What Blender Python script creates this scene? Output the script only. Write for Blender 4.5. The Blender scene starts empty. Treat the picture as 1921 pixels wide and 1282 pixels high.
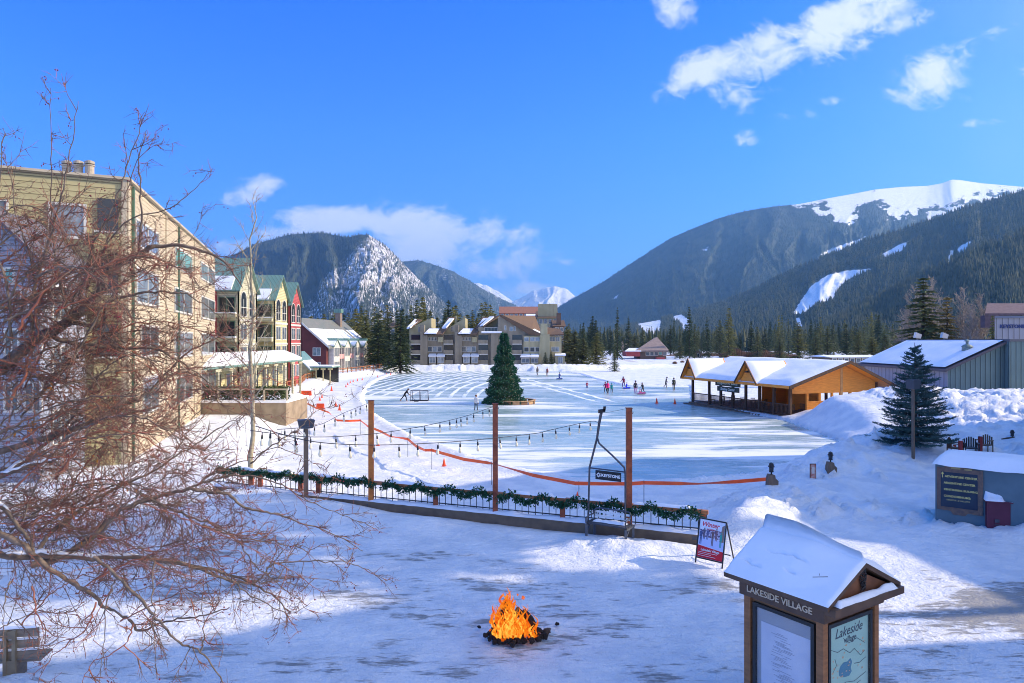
import bpy, bmesh, math, random
import numpy as np
from mathutils import Vector, Matrix, Euler, Quaternion
R = math.radians
rnd = random.Random(7)
scn = bpy.context.scene
COL = scn.collection
F = 1300.0; CX = 960.5; CY = 641.0; HC = 6.0          # focal length in photo pixels, centre, eye height
def P(px, py, Y): return Vector(((px-CX)/F*Y, Y, HC-(py-CY)/F*Y))
def XY(px, Y): return (px-CX)/F*Y
def ZY(py, Y): return HC-(py-CY)/F*Y
def G(px, py, z=0.0):
    Y = F*(HC-z)/(py-CY)
    return Vector(((px-CX)/F*Y, Y, z))
ZL = -1.0                                             # level of the ice

# ------------------------------------------------------------------ noise
def _h(i, j, s):
    n = (i.astype(np.int64)*374761393 + j.astype(np.int64)*668265263 + s*1442695041) & 0x7fffffff
    n = ((n ^ (n >> 13))*1274126177) & 0x7fffffff
    n = (n ^ (n >> 16)) & 0xffff
    return n/65535.0
def vn(x, y, s=0):
    x = np.asarray(x, float); y = np.asarray(y, float)
    i = np.floor(x); j = np.floor(y); fx = x-i; fy = y-j
    fx = fx*fx*fx*(fx*(fx*6-15)+10); fy = fy*fy*fy*(fy*(fy*6-15)+10)
    a = _h(i, j, s); b = _h(i+1, j, s); c = _h(i, j+1, s); d = _h(i+1, j+1, s)
    return (a*(1-fx)+b*fx)*(1-fy)+(c*(1-fx)+d*fx)*fy
def fbm(x, y, o=4, s=0, g=0.5):
    t = 0; a = 1; n = 0
    for k in range(o):
        t = t+a*vn(x*2**k, y*2**k, s+k*17); n += a; a *= g
    return t/n
def sstep(a, b, x):
    t = np.clip((x-a)/(b-a), 0, 1); return t*t*(3-2*t)

# ------------------------------------------------------------------ mesh builder
class MB:
    def __init__(s): s.v = []; s.f = []; s.m = []
    def add(s, vs, fs, mi=0):
        n = len(s.v); s.v.extend([tuple(v) for v in vs])
        for f in fs: s.f.append(tuple(n+i for i in f)); s.m.append(mi)
    def ob(s, o, a, b, c, mi=0):
        o = Vector(o); a = Vector(a); b = Vector(b); c = Vector(c)
        s.add([o, o+a, o+a+b, o+b, o+c, o+a+c, o+a+b+c, o+b+c],
              [(0,3,2,1),(4,5,6,7),(0,1,5,4),(1,2,6,5),(2,3,7,6),(3,0,4,7)], mi)
    def box(s, x0, x1, y0, y1, z0, z1, mi=0): s.ob((x0,y0,z0),(x1-x0,0,0),(0,y1-y0,0),(0,0,z1-z0), mi)
    def bar(s, p, q, w=.05, h=None, up=(0,0,1), mi=0):
        p = Vector(p); q = Vector(q); d = (q-p)
        if d.length < 1e-6: return
        h = h or w; up = Vector(up)
        a = d.normalized().cross(up)
        if a.length < 1e-3: a = d.normalized().cross(Vector((0,1,0)))
        a.normalize(); b = a.cross(d.normalized())
        s.ob(p-a*w/2-b*h/2, a*w, d, b*h, mi)
    def tube(s, pts, r, n=6, mi=0, cap=True):
        pts = [Vector(p) for p in pts]
        if not hasattr(r, '__len__'): r = [r]*len(pts)
        rings = []; ref = None
        for i, p in enumerate(pts):
            d = (pts[min(i+1, len(pts)-1)]-pts[max(i-1, 0)])
            d = d.normalized() if d.length > 1e-9 else Vector((0,0,1))
            if ref is None:
                ref = d.cross(Vector((0,0,1)))
                if ref.length < .1: ref = d.cross(Vector((1,0,0)))
            ref = (ref-d*ref.dot(d)); ref.normalize(); bb = d.cross(ref)
            rings.append([p+(ref*math.cos(2*math.pi*k/n)+bb*math.sin(2*math.pi*k/n))*r[i] for k in range(n)])
        vs = [v for ring in rings for v in ring]; fs = []
        for i in range(len(pts)-1):
            for k in range(n):
                k2 = (k+1) % n
                fs.append((i*n+k, i*n+k2, (i+1)*n+k2, (i+1)*n+k))
        if cap: fs.append(tuple(range(n))[::-1]); fs.append(tuple((len(pts)-1)*n+k for k in range(n)))
        s.add(vs, fs, mi)
    def lathe(s, prof, c=(0,0,0), n=12, mi=0, ax=None):
        c = Vector(c); vs = []; fs = []
        for (r, z) in prof:
            for k in range(n):
                v = Vector((r*math.cos(2*math.pi*k/n), r*math.sin(2*math.pi*k/n), z))
                if ax is not None: v = ax @ v
                vs.append(c+v)
        for i in range(len(prof)-1):
            for k in range(n):
                k2 = (k+1) % n; fs.append((i*n+k, i*n+k2, (i+1)*n+k2, (i+1)*n+k))
        fs.append(tuple(range(n))[::-1]); fs.append(tuple((len(prof)-1)*n+k for k in range(n)))
        s.add(vs, fs, mi)
    def prism(s, poly, ext, mi=0):
        ext = Vector(ext); poly = [Vector(p) for p in poly]; n = len(poly)
        fs = [tuple(range(n))[::-1], tuple(range(n, 2*n))]+[(i, (i+1) % n, n+(i+1) % n, n+i) for i in range(n)]
        s.add(poly+[p+ext for p in poly], fs, mi)
    def blob(s, c, r, n=8, m=5, jit=.15, seed=0, mi=0, flat=1.0):
        rr = random.Random(seed); c = Vector(c); vs = [c+Vector((0,0,-r*flat))]; fs = []
        for i in range(1, m):
            t = -math.pi/2+math.pi*i/m
            for k in range(n):
                a = 2*math.pi*k/n; q = r*(1+rr.uniform(-jit, jit))
                vs.append(c+Vector((q*math.cos(t)*math.cos(a), q*math.cos(t)*math.sin(a), q*math.sin(t)*flat)))
        vs.append(c+Vector((0,0,r*flat)))
        for k in range(n): fs.append((0, 1+(k+1) % n, 1+k))
        for i in range(m-2):
            for k in range(n):
                a = 1+i*n+k; b = 1+i*n+(k+1) % n; fs.append((a, b, b+n, a+n))
        t = len(vs)-1
        for k in range(n): fs.append((t, 1+(m-2)*n+k, 1+(m-2)*n+(k+1) % n))
        s.add(vs, fs, mi)
    def mesh(s, name, mats, smooth=False):
        me = bpy.data.meshes.new(name); me.from_pydata(s.v, [], s.f)
        for m in (mats if isinstance(mats, (list, tuple)) else [mats]): me.materials.append(m)
        if any(s.m): me.polygons.foreach_set('material_index', s.m)
        if smooth: me.polygons.foreach_set('use_smooth', [True]*len(me.polygons))
        me.update(); return me
    def obj(s, name, mats, parent=None, smooth=False, **k):
        o = bpy.data.objects.new(name, s.mesh(name, mats, smooth)); COL.objects.link(o)
        if parent is not None: o.parent = parent
        for a, b in k.items(): o[a] = b
        return o
def npmesh(name, V, Fq, mats, nv=4, smooth=False, parent=None, mi=None):
    V = np.asarray(V, np.float32); Fq = np.asarray(Fq, np.int32)
    me = bpy.data.meshes.new(name); me.vertices.add(len(V)); me.vertices.foreach_set('co', V.ravel())
    me.loops.add(Fq.size); me.loops.foreach_set('vertex_index', Fq.ravel())
    me.polygons.add(len(Fq)); me.polygons.foreach_set('loop_start', np.arange(0, Fq.size, nv, dtype=np.int32))
    for m in (mats if isinstance(mats, (list, tuple)) else [mats]): me.materials.append(m)
    if mi is not None: me.polygons.foreach_set('material_index', np.asarray(mi, np.int32))
    me.update(calc_edges=True); me.validate()
    if smooth: me.polygons.foreach_set('use_smooth', np.ones(len(Fq), bool))
    o = bpy.data.objects.new(name, me); COL.objects.link(o)
    if parent is not None: o.parent = parent
    return o
def thing(name, label, cat, loc=(0,0,0), rz=0, group=None):
    o = bpy.data.objects.new(name, None); COL.objects.link(o); o.empty_display_size = .2
    o.location = loc; o.rotation_euler = (0,0,rz); o['label'] = label; o['category'] = cat
    if group: o['group'] = group
    return o
def tag(o, label, cat, group=None):
    o['label'] = label; o['category'] = cat
    if group: o['group'] = group
    return o
def struct(o): o['kind'] = 'structure'; return o
def ctree(o, parent=None):
    c = o.copy(); COL.objects.link(c); c.parent = parent
    for ch in o.children: ctree(ch, c)
    return c

# ------------------------------------------------------------------ materials
def mat(name, col, rough=.8, col2=None, sc=5., bump=0., bsc=None, metal=0., spec=.4, stretch=(1,1,1), lo=.35, hi=.65, det=5, dist=.02):
    m = bpy.data.materials.new(name); m.use_nodes = True; nt = m.node_tree; b = nt.nodes['Principled BSDF']
    b.inputs['Roughness'].default_value = rough; b.inputs['Metallic'].default_value = metal
    b.inputs['Specular IOR Level'].default_value = spec
    b.inputs['Base Color'].default_value = (*col, 1)
    if col2 or bump:
        tc = nt.nodes.new('ShaderNodeTexCoord'); mp = nt.nodes.new('ShaderNodeMapping'); mp.inputs['Scale'].default_value = stretch
        nt.links.new(tc.outputs['Object'], mp.inputs[0])
    if col2:
        n = nt.nodes.new('ShaderNodeTexNoise'); n.inputs['Scale'].default_value = sc; n.inputs['Detail'].default_value = det
        nt.links.new(mp.outputs[0], n.inputs['Vector'])
        r = nt.nodes.new('ShaderNodeValToRGB'); r.color_ramp.elements[0].position = lo; r.color_ramp.elements[1].position = hi
        r.color_ramp.elements[0].color = (*col, 1); r.color_ramp.elements[1].color = (*col2, 1)
        nt.links.new(n.outputs['Fac'], r.inputs[0]); nt.links.new(r.outputs[0], b.inputs['Base Color'])
    if bump:
        n2 = nt.nodes.new('ShaderNodeTexNoise'); n2.inputs['Scale'].default_value = bsc or sc*3; n2.inputs['Detail'].default_value = 6
        nt.links.new(mp.outputs[0], n2.inputs['Vector'])
        bp = nt.nodes.new('ShaderNodeBump'); bp.inputs['Strength'].default_value = bump; bp.inputs['Distance'].default_value = dist
        nt.links.new(n2.outputs['Fac'], bp.inputs['Height']); nt.links.new(bp.outputs[0], b.inputs['Normal'])
    return m
def siding(name, col, col2, pitch=.2, vert=False, depth=.03, rough=.75):
    """horizontal lap boards (or vertical boards) as a real bump profile plus slow colour wear"""
    m = mat(name, col, rough, col2, .6, lo=.3, hi=.7); nt = m.node_tree; b = nt.nodes['Principled BSDF']
    tc = nt.nodes.new('ShaderNodeTexCoord'); sx = nt.nodes.new('ShaderNodeSeparateXYZ'); nt.links.new(tc.outputs['Object'], sx.inputs[0])
    if vert:
        ad = nt.nodes.new('ShaderNodeMath'); ad.operation = 'ADD'; nt.links.new(sx.outputs[0], ad.inputs[0]); nt.links.new(sx.outputs[1], ad.inputs[1]); src = ad.outputs[0]
    else: src = sx.outputs[2]
    dv = nt.nodes.new('ShaderNodeMath'); dv.operation = 'DIVIDE'; dv.inputs[1].default_value = pitch; nt.links.new(src, dv.inputs[0])
    fr = nt.nodes.new('ShaderNodeMath'); fr.operation = 'FRACT'; nt.links.new(dv.outputs[0], fr.inputs[0])
    pr = nt.nodes.new('ShaderNodeValToRGB'); e = pr.color_ramp.elements
    e[0].position = 0; e[0].color = (1,1,1,1); e[1].position = .82; e[1].color = (.75,.75,.75,1)
    x = e.new(.9); x.color = (0,0,0,1); x = e.new(.97); x.color = (0,0,0,1); x = e.new(1.); x.color = (1,1,1,1)
    nt.links.new(fr.outputs[0], pr.inputs[0])
    bp = nt.nodes.new('ShaderNodeBump'); bp.inputs['Strength'].default_value = 1; bp.inputs['Distance'].default_value = depth
    nt.links.new(pr.outputs[0], bp.inputs['Height']); nt.links.new(bp.outputs[0], b.inputs['Normal'])
    # colour darkens across each board, with a thin dark line at the joint
    src_col = b.inputs['Base Color'].links[0].from_socket
    mx = nt.nodes.new('ShaderNodeMix'); mx.data_type = 'RGBA'; mx.blend_type = 'MULTIPLY'; mx.inputs[0].default_value = .55
    nt.links.new(src_col, mx.inputs[6]); nt.links.new(pr.outputs[0], mx.inputs[7]); nt.links.new(mx.outputs[2], b.inputs['Base Color'])
    return m
M = {}
M['snow'] = mat('snow', (.86,.87,.9), .6, (.80,.82,.86), 1.2, .5, 14, dist=.03, spec=.3)
M['snow_roof'] = mat('snow_roof', (.88,.89,.92), .6, (.82,.84,.88), 1.0, .35, 5, dist=.04, spec=.3)
M['glass'] = mat('window_glass', (.06,.08,.1), .08, (.14,.17,.2), 1.5, spec=.9)
M['glass_pale'] = mat('window_glass_pale', (.3,.36,.4), .1, (.12,.15,.18), .9, spec=.9)
M['dark_glass_recess'] = mat('dark_glass_and_recess', (.02,.025,.03), .12, spec=.7)  # window glass, also the flat panels standing for recess shade
M['glass_teal'] = mat('window_blind_teal', (.12,.36,.32), .2, (.2,.45,.4), 3)
M['frame'] = mat('white_trim', (.62,.60,.54), .6, (.5,.48,.42), 3)
M['frame_green'] = mat('green_trim', (.10,.19,.12), .6, (.07,.14,.1), 3)
M['tantrim'] = mat('tan_trim', (.50,.43,.31), .7, (.42,.36,.26), 2)
M['yellow'] = siding('yellow_lap_siding', (.60,.50,.34), (.52,.43,.29), .22)
M['olive'] = siding('olive_lap_siding', (.50,.43,.22), (.42,.37,.19), .28)
M['bluegrey'] = siding('bluegrey_lap_siding', (.34,.36,.42), (.28,.3,.36), .22)
M['cream'] = siding('cream_lap_siding', (.60,.56,.38), (.52,.49,.34), .2)
M['cream2'] = siding('butter_lap_siding', (.66,.58,.32), (.58,.5,.27), .2)
M['redwall'] = siding('red_lap_siding', (.50,.10,.10), (.4,.07,.08), .2)
M['darkred'] = siding('barn_red_boards', (.17,.04,.035), (.12,.028,.026), .2)
M['greenroof'] = siding('green_metal_roof', (.14,.27,.22), (.21,.34,.29), .5, vert=True, depth=.05, rough=.4)
M['condowall'] = siding('brown_cedar_boards', (.34,.29,.21), (.27,.23,.165), .3, vert=True)
M['condoyellow'] = siding('tan_cedar_boards', (.50,.45,.27), (.43,.38,.22), .3, vert=True)
M['brownroof'] = mat('brown_shingle_roof', (.17,.105,.065), .9, (.11,.07,.045), 4, .5, 20)
M['teal'] = siding('teal_metal_panels', (.14,.22,.23), (.12,.19,.2), .45, vert=True, depth=.05, rough=.55)
M['greypanel'] = siding('grey_metal_panels', (.36,.36,.40), (.31,.31,.36), .7, vert=True, depth=.04)
M['orangewood'] = mat('stained_orange_wood', (.95,.36,.055), .55, (.80,.28,.04), 2, .3, 30, stretch=(1,1,6))
M['darkwood'] = mat('dark_timber', (.12,.06,.03), .7, (.07,.035,.02), 6, .3, 30)
M['lampwood'] = mat('weathered_timber', (.22,.15,.10), .8, (.14,.10,.07), 8, .3, 30, stretch=(1,1,.2))
M['rustpost_sunlit'] = mat('sunlit_rusty_steel_post', (.62,.20,.035), .7, (.42,.12,.03), 6, .2, 40)  # left post's sunlit look put into a brighter orange
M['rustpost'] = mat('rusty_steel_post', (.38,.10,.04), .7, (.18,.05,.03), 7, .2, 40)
M['rail'] = mat('cedar_rail', (.42,.17,.06), .6, (.28,.10,.04), 5, .3, 30)
M['black'] = mat('black_metal', (.015,.016,.02), .4, (.03,.03,.035), 10, metal=.3)
M['steel'] = mat('grey_steel', (.06,.065,.08), .45, (.10,.10,.12), 8, metal=.4)
M['concrete'] = mat('concrete', (.20,.14,.09), .9, (.14,.10,.07), 3, .3, 20)
M['bark'] = mat('grey_bark', (.10,.075,.06), .9, (.20,.155,.125), 12, .5, 40)
M['barkdark'] = mat('dark_bark', (.055,.04,.033), .9, (.10,.075,.06), 14, .5, 40)
M['twig'] = mat('reddish_twig', (.19,.115,.08), .7, (.115,.08,.06), 2)
M['twigred'] = mat('orange_red_twig', (.34,.11,.06), .6, (.22,.09,.06), 3)
M['berry'] = mat('red_berry', (.22,.015,.02), .35, (.1,.02,.02), 20)
M['deadleaf'] = mat('dead_orange_leaf', (.5,.2,.02), .8, (.3,.1,.02), 9)
M['aspen'] = mat('aspen_bark', (.42,.36,.24), .8, (.25,.22,.15), 7, .2, 20)
M['cotton'] = mat('cottonwood_bark', (.40,.33,.26), .85, (.28,.23,.19), 3)
def leafmat(name, c, c2, sc=3., trans=0):
    return mat(name, c, .75, c2, sc, lo=.35, hi=.7, spec=.2)
M['spruce'] = leafmat('blue_spruce_needles', (.035,.085,.075), (.085,.155,.14), 2.5)
M['pine_dark'] = leafmat('dark_conifer_needles', (.045,.07,.03), (.085,.11,.045), .5)
M['pine_mid'] = leafmat('conifer_needles', (.12,.14,.055), (.19,.20,.08), .4)
M['pine_olive'] = leafmat('olive_conifer_needles', (.18,.18,.05), (.25,.23,.08), .35)
M['pine_gold'] = leafmat('golden_conifer_needles', (.22,.15,.04), (.28,.20,.06), .4)
M['xmas'] = leafmat('artificial_fir_needles', (.014,.075,.04), (.045,.16,.09), 3.)
M['garland'] = leafmat('garland_needles', (.012,.06,.03), (.03,.11,.06), 8.)
M['willow'] = mat('willow_brush', (.26,.14,.075), .9, (.17,.10,.06), .3)
M['cone'] = mat('orange_plastic', (.9,.09,.02), .45, (.75,.07,.02), 5)
M['tape'] = mat('orange_tape', (.95,.13,.03), .4, (.8,.09,.02), 2)
M['barrier'] = mat('red_plastic', (.8,.05,.03), .45)

# ------------------------------------------------------------------ text meshes
def text(s, size, mt, parent, mw, name='lettering', ext=.004, align='CENTER', shear=0, bold=0):
    cu = bpy.data.curves.new(name, 'FONT'); cu.body = s; cu.size = size; cu.extrude = ext; cu.align_x = align; cu.align_y = 'CENTER'
    cu.shear = shear; cu.offset = bold; cu.resolution_u = 2
    to = bpy.data.objects.new('tmp', cu)
    me = bpy.data.meshes.new_from_object(to); bpy.data.objects.remove(to); bpy.data.curves.remove(cu)
    me.name = name; me.materials.clear(); me.materials.append(mt)
    me.transform(mw)
    o = bpy.data.objects.new(name, me); COL.objects.link(o)
    if parent is not None: o.parent = parent
    return o
def frame(o, u, v):
    """matrix whose local x runs along u, local y along v, local z out of the board"""
    u = Vector(u).normalized(); v = Vector(v); v = (v-u*v.dot(u)).normalized(); w = u.cross(v)
    m = Matrix((u, v, w)).transposed().to_4x4(); m.translation = Vector(o); return m

# ------------------------------------------------------------------ render set-up, camera, light, sky
scn.view_settings.view_transform = 'Standard'; scn.view_settings.look = 'None'
scn.view_settings.gamma = 1; scn.view_settings.use_curve_mapping = False; scn.view_settings.exposure = 0.96
scn.render.engine = 'CYCLES'
try:
    scn.cycles.use_denoising = True; scn.cycles.max_bounces = 6; scn.cycles.diffuse_bounces = 3; scn.cycles.glossy_bounces = 3
    scn.cycles.transparent_max_bounces = 24; scn.cycles.volume_bounces = 0; scn.cycles.use_adaptive_sampling = True
    scn.cycles.filter_width = 1.0
except Exception as e: print(e)
cam = bpy.data.cameras.new('camera'); co = bpy.data.objects.new('camera', cam); COL.objects.link(co)
co.location = (0,0,HC); co.rotation_euler = (R(90),0,0); cam.sensor_width = 36; cam.lens = 36*F/1921.0
cam.clip_end = 60000; cam.clip_start = .1; scn.camera = co
SUN_EL = R(28); SUN_AZ = math.atan2(1.0, .12)          # compass angle of the sun from +Y towards +X
sd = Vector((math.sin(SUN_AZ)*math.cos(SUN_EL), math.cos(SUN_AZ)*math.cos(SUN_EL), math.sin(SUN_EL)))
sl = bpy.data.lights.new('sun', 'SUN'); sl.energy = 3.9; sl.angle = R(.5); sl.color = (1.0,.83,.60)
so = bpy.data.objects.new('sun', sl); COL.objects.link(so); so.rotation_euler = (-sd).to_track_quat('-Z','Y').to_euler()

w = bpy.data.worlds.new('World'); scn.world = w; w.use_nodes = True; nt = w.node_tree
for n in list(nt.nodes): nt.nodes.remove(n)
N = lambda t: nt.nodes.new(t)
L = lambda a, b: nt.links.new(a, b)
def mth(op, a, b=None, c=None):
    n = N('ShaderNodeMath'); n.operation = op
    for i, x in enumerate((a, b, c)):
        if x is None: continue
        if isinstance(x, (int, float)): n.inputs[i].default_value = x
        else: L(x, n.inputs[i])
    return n.outputs[0]
out = N('ShaderNodeOutputWorld'); bg = N('ShaderNodeBackground'); L(bg.outputs[0], out.inputs[0]); bg.inputs[1].default_value = .14
sky = N('ShaderNodeTexSky'); sky.sky_type = 'NISHITA'; sky.sun_disc = False; sky.sun_elevation = SUN_EL; sky.sun_rotation = SUN_AZ
sky.altitude = 2800; sky.air_density = 1.0; sky.dust_density = .3; sky.ozone_density = 4
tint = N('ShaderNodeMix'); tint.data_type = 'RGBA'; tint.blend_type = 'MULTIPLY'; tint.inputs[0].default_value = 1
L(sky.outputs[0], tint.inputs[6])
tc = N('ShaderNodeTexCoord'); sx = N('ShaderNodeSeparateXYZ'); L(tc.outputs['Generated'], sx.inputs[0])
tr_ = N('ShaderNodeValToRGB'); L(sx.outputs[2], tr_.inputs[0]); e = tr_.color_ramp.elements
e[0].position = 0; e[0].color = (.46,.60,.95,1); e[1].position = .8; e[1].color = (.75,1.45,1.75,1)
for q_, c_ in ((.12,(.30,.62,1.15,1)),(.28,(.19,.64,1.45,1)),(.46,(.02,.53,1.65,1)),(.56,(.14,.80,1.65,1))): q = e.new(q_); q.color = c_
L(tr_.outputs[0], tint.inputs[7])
yy = mth('MAXIMUM', sx.outputs[1], .02); U = mth('DIVIDE', sx.outputs[0], yy); V = mth('DIVIDE', sx.outputs[2], yy)
cb = N('ShaderNodeCombineXYZ'); L(U, cb.inputs[0]); L(V, cb.inputs[1])
def nz(scale, det, dist=0., stretch=(1,1,1), rot=0):
    mp = N('ShaderNodeMapping'); mp.inputs['Scale'].default_value = stretch; mp.inputs['Rotation'].default_value = (0,0,rot); L(cb.outputs[0], mp.inputs[0])
    n = N('ShaderNodeTexNoise'); n.inputs['Scale'].default_value = scale; n.inputs['Detail'].default_value = det; n.inputs['Roughness'].default_value = .58
    n.inputs['Distortion'].default_value = dist; L(mp.outputs[0], n.inputs['Vector']); return n.outputs['Fac']
# cloud bodies: (px, py, half-width, half-height, tilt in degrees, strength)
CL = [(1330,130,95,34,20,1.0),(1440,105,125,48,22,1.08),(1560,50,140,52,26,1.1),(1630,20,60,55,30,.9),(1370,180,60,28,-20,.7),(1265,20,32,36,60,.85),
      (1740,150,68,46,10,.95),(1800,115,60,32,20,.55),(1850,180,70,16,5,.4),(1397,262,26,18,10,.55),(1910,120,30,50,60,.5),(1840,230,50,12,0,.45),(1700,38,70,22,20,.5),(1880,60,50,30,40,.42),(1480,215,60,14,0,.42),(1560,190,50,12,10,.38),
      (620,414,80,28,0,1.25),(540,436,110,18,12,.8),(755,422,62,36,-5,1.3),(800,440,110,48,-5,1.2),(900,440,85,30,0,1.0),(820,475,150,40,0,.85),(930,500,120,40,8,.75),(1062,492,24,8,5,.62),(960,548,150,24,0,.75),
      (470,358,58,24,14,.72),(440,470,60,20,5,.6)]
acc = None
for (px, py, a, b, t, s_) in CL:
    u0 = (px-CX)/F; v0 = (CY-py)/F; a /= F; b /= F; t = R(t)
    du = mth('SUBTRACT', U, u0); dv = mth('SUBTRACT', V, v0)
    x = mth('DIVIDE', mth('ADD', mth('MULTIPLY', du, math.cos(t)), mth('MULTIPLY', dv, math.sin(t))), a)
    y = mth('DIVIDE', mth('SUBTRACT', mth('MULTIPLY', dv, math.cos(t)), mth('MULTIPLY', du, math.sin(t))), b)
    d2 = mth('ADD', mth('MULTIPLY', x, x), mth('MULTIPLY', y, y))
    g = mth('MULTIPLY', mth('EXPONENT', mth('MULTIPLY', d2, -.7)), s_)
    acc = g if acc is None else mth('MAXIMUM', acc, g)
n1 = nz(9, 9, 1.0, (1,1.5,1), .3); n2 = nz(34, 8, 1.2, (1,1.3,1), -.2)
nn = mth('ADD', mth('MULTIPLY', mth('SUBTRACT', n1, .5), 2.6), mth('MULTIPLY', mth('SUBTRACT', n2, .5), 1.1))
den = mth('ADD', acc, mth('MULTIPLY', nn, mth('MINIMUM', mth('MULTIPLY', acc, 2.2), .8)))
mr = N('ShaderNodeMapRange'); mr.interpolation_type = 'SMOOTHSTEP'; mr.inputs['From Min'].default_value = .30; mr.inputs['From Max'].default_value = 1.05
mr.inputs['To Max'].default_value = .84; L(den, mr.inputs['Value'])
veil = mth('MULTIPLY', mth('MULTIPLY', nz(3, 3), 1.0), mth('MAXIMUM', mth('MULTIPLY', mth('SUBTRACT', U, .35), .55), 0))
cf = mth('MINIMUM', mth('ADD', mr.outputs[0], veil), .9)
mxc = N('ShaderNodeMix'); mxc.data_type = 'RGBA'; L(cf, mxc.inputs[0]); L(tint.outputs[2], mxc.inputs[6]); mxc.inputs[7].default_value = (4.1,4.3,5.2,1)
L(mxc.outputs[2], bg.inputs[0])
# ------------------------------------------------------------------ people: one skinned body each, clothed by body region
skinm = mat('skin', (.55,.32,.22), .6)
def cloth(name, c): return mat(name, c, .85, tuple(x*.75 for x in c), 6)
eyem = mat('eye', (.02,.02,.02), .3); lipm = mat('lip', (.4,.14,.12), .5)
bootm = mat('skate_boot', (.03,.03,.035), .5)
def person(label, loc, rz, H=1.7, top=(.1,.1,.12), legs=(.03,.03,.04), hat=None, hair=(.05,.03,.02), pose='stand', group=None, seed=0):
    """skeleton in metres for a 1.75 m adult, scaled to H; front is -Y"""
    r = random.Random(seed); J = {}; 
    lean = {'stand':.03,'skate':.22,'bend':.68,'walk':.06,'kneel':.15,'sit':.1}[pose]
    ca, sa = math.cos(lean), math.sin(lean)
    hz = {'kneel':.52,'sit':.30}.get(pose, .93 if pose != 'bend' else .84)
    def up(x, y, z): return (x, y*ca-z*sa, hz+z*ca+y*sa)        # torso frame leaning forward
    J['pel'] = (0,0,hz); J['ch'] = up(0,0,.30); J['ut'] = up(0,0,.46); J['nk'] = up(0,-.01,.55); J['hd'] = up(0,-.03,.68); J['ht'] = up(0,-.025,.79)
    rad = {'pel':(.15,.11),'ch':(.165,.12),'ut':(.13,.10),'nk':(.055,.055),'hd':(.085,.10),'ht':(.07,.08)}
    E = [('pel','ch'),('ch','ut'),('ut','nk'),('nk','hd'),('hd','ht')]; reg = {}
    if pose in ('stand','walk'): st = .10 if pose == 'stand' else .22; kn = [(0,-.04,.48),(0,.02,.49)]; an = [(0,-st,.09),(0,st,.09)]
    elif pose == 'skate': kn = [(0,-.16,.50),(0,.06,.47)]; an = [(0,-.06,.09),(0,.34,.16)]
    elif pose == 'bend': kn = [(0,-.20,.46),(0,.22,.48)]; an = [(0,-.22,.09),(0,.52,.10)]
    elif pose == 'kneel': kn = [(0,-.22,.10),(0,-.20,.10)]; an = [(0,.22,.08),(0,.24,.08)]
    else: kn = [(0,-.42,.42),(0,-.40,.40)]; an = [(0,-.62,.08),(0,-.66,.08)]
    for s, q in ((-1,0),(1,1)):
        n = 'LR'[q]; k = kn[q]; a = an[q]
        J['hp'+n] = (s*.10,0,hz-.04); J['kn'+n] = (s*.12,k[1],k[2]); J['an'+n] = (s*.12,a[1],a[2]); J['ft'+n] = (s*.13,a[1]-.17,a[2]-.05)
        rad['hp'+n] = (.10,.10); rad['kn'+n] = (.065,.065); rad['an'+n] = (.05,.05); rad['ft'+n] = (.04,.035)
        E += [('pel','hp'+n),('hp'+n,'kn'+n),('kn'+n,'an'+n),('an'+n,'ft'+n)]
        sh = up(s*.19,0,.44)
        J['sh'+n] = sh; rad['sh'+n] = (.07,.07)
        if pose in ('bend',): el = (sh[0]+s*.03, sh[1]-.10, sh[2]-.25); wr = (sh[0]*.5, el[1]-.18, el[2]-.18)
        elif pose == 'skate': el = (sh[0]+s*.10, sh[1]-.02*s, sh[2]-.26); wr = (el[0]+s*.06, el[1]-.16, el[2]-.14)
        elif pose == 'kneel' or pose == 'sit': el = (sh[0]+s*.05, sh[1]-.12, sh[2]-.23); wr = (sh[0]*.8, el[1]-.22, el[2]-.02)
        else: el = (sh[0]+s*.05, sh[1]+.02, sh[2]-.28); wr = (el[0]+s*.01, el[1]-.09, el[2]-.23)
        d = Vector(wr)-Vector(el); d.normalize(); pm = tuple(Vector(wr)+d*.08)
        J['el'+n] = el; J['wr'+n] = wr; J['pm'+n] = pm; rad['el'+n] = (.052,.052); rad['wr'+n] = (.038,.038); rad['pm'+n] = (.036,.022)
        E += [('ut','sh'+n),('sh'+n,'el'+n),('el'+n,'wr'+n),('wr'+n,'pm'+n)]
        sd_ = d.cross(Vector((0,1,0))).normalized()
        for fi, (off, ln) in enumerate(((-.03,.06),(-.01,.075),(.01,.07),(.03,.055))):
            f1 = Vector(pm)+sd_*off+d*ln*.5; f2 = f1+(d+Vector((0,-.5,0))).normalized()*ln*.5
            J['f%d%s' % (fi,n)] = tuple(f1); J['g%d%s' % (fi,n)] = tuple(f2); rad['f%d%s' % (fi,n)] = (.01,.01); rad['g%d%s' % (fi,n)] = (.008,.008)
            E += [('pm'+n,'f%d%s' % (fi,n)),('f%d%s' % (fi,n),'g%d%s' % (fi,n))]
        tj = Vector(wr)+d*.03-sd_*.055; J['th'+n] = tuple(tj+d*.03); rad['th'+n] = (.011,.011); E += [('wr'+n,'th'+n)]
    ks = list(J); me = bpy.data.meshes.new('person'); sc = H/1.72
    me.from_pydata([tuple(c*sc for c in J[k]) for k in ks], [(ks.index(a), ks.index(b)) for a, b in E], [])
    bm = bmesh.new(); bm.from_mesh(me); ly = bm.verts.layers.skin.verify()
    for v, k in zip(bm.verts, ks): v[ly].radius = tuple(q*sc for q in rad[k]); v[ly].use_root = (k == 'pel')
    bm.to_mesh(me); bm.free()
    o = bpy.data.objects.new('person', me); COL.objects.link(o)
    o.modifiers.new('skin','SKIN'); sb = o.modifiers.new('sub','SUBSURF'); sb.levels = 1; sb.render_levels = 1
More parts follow.
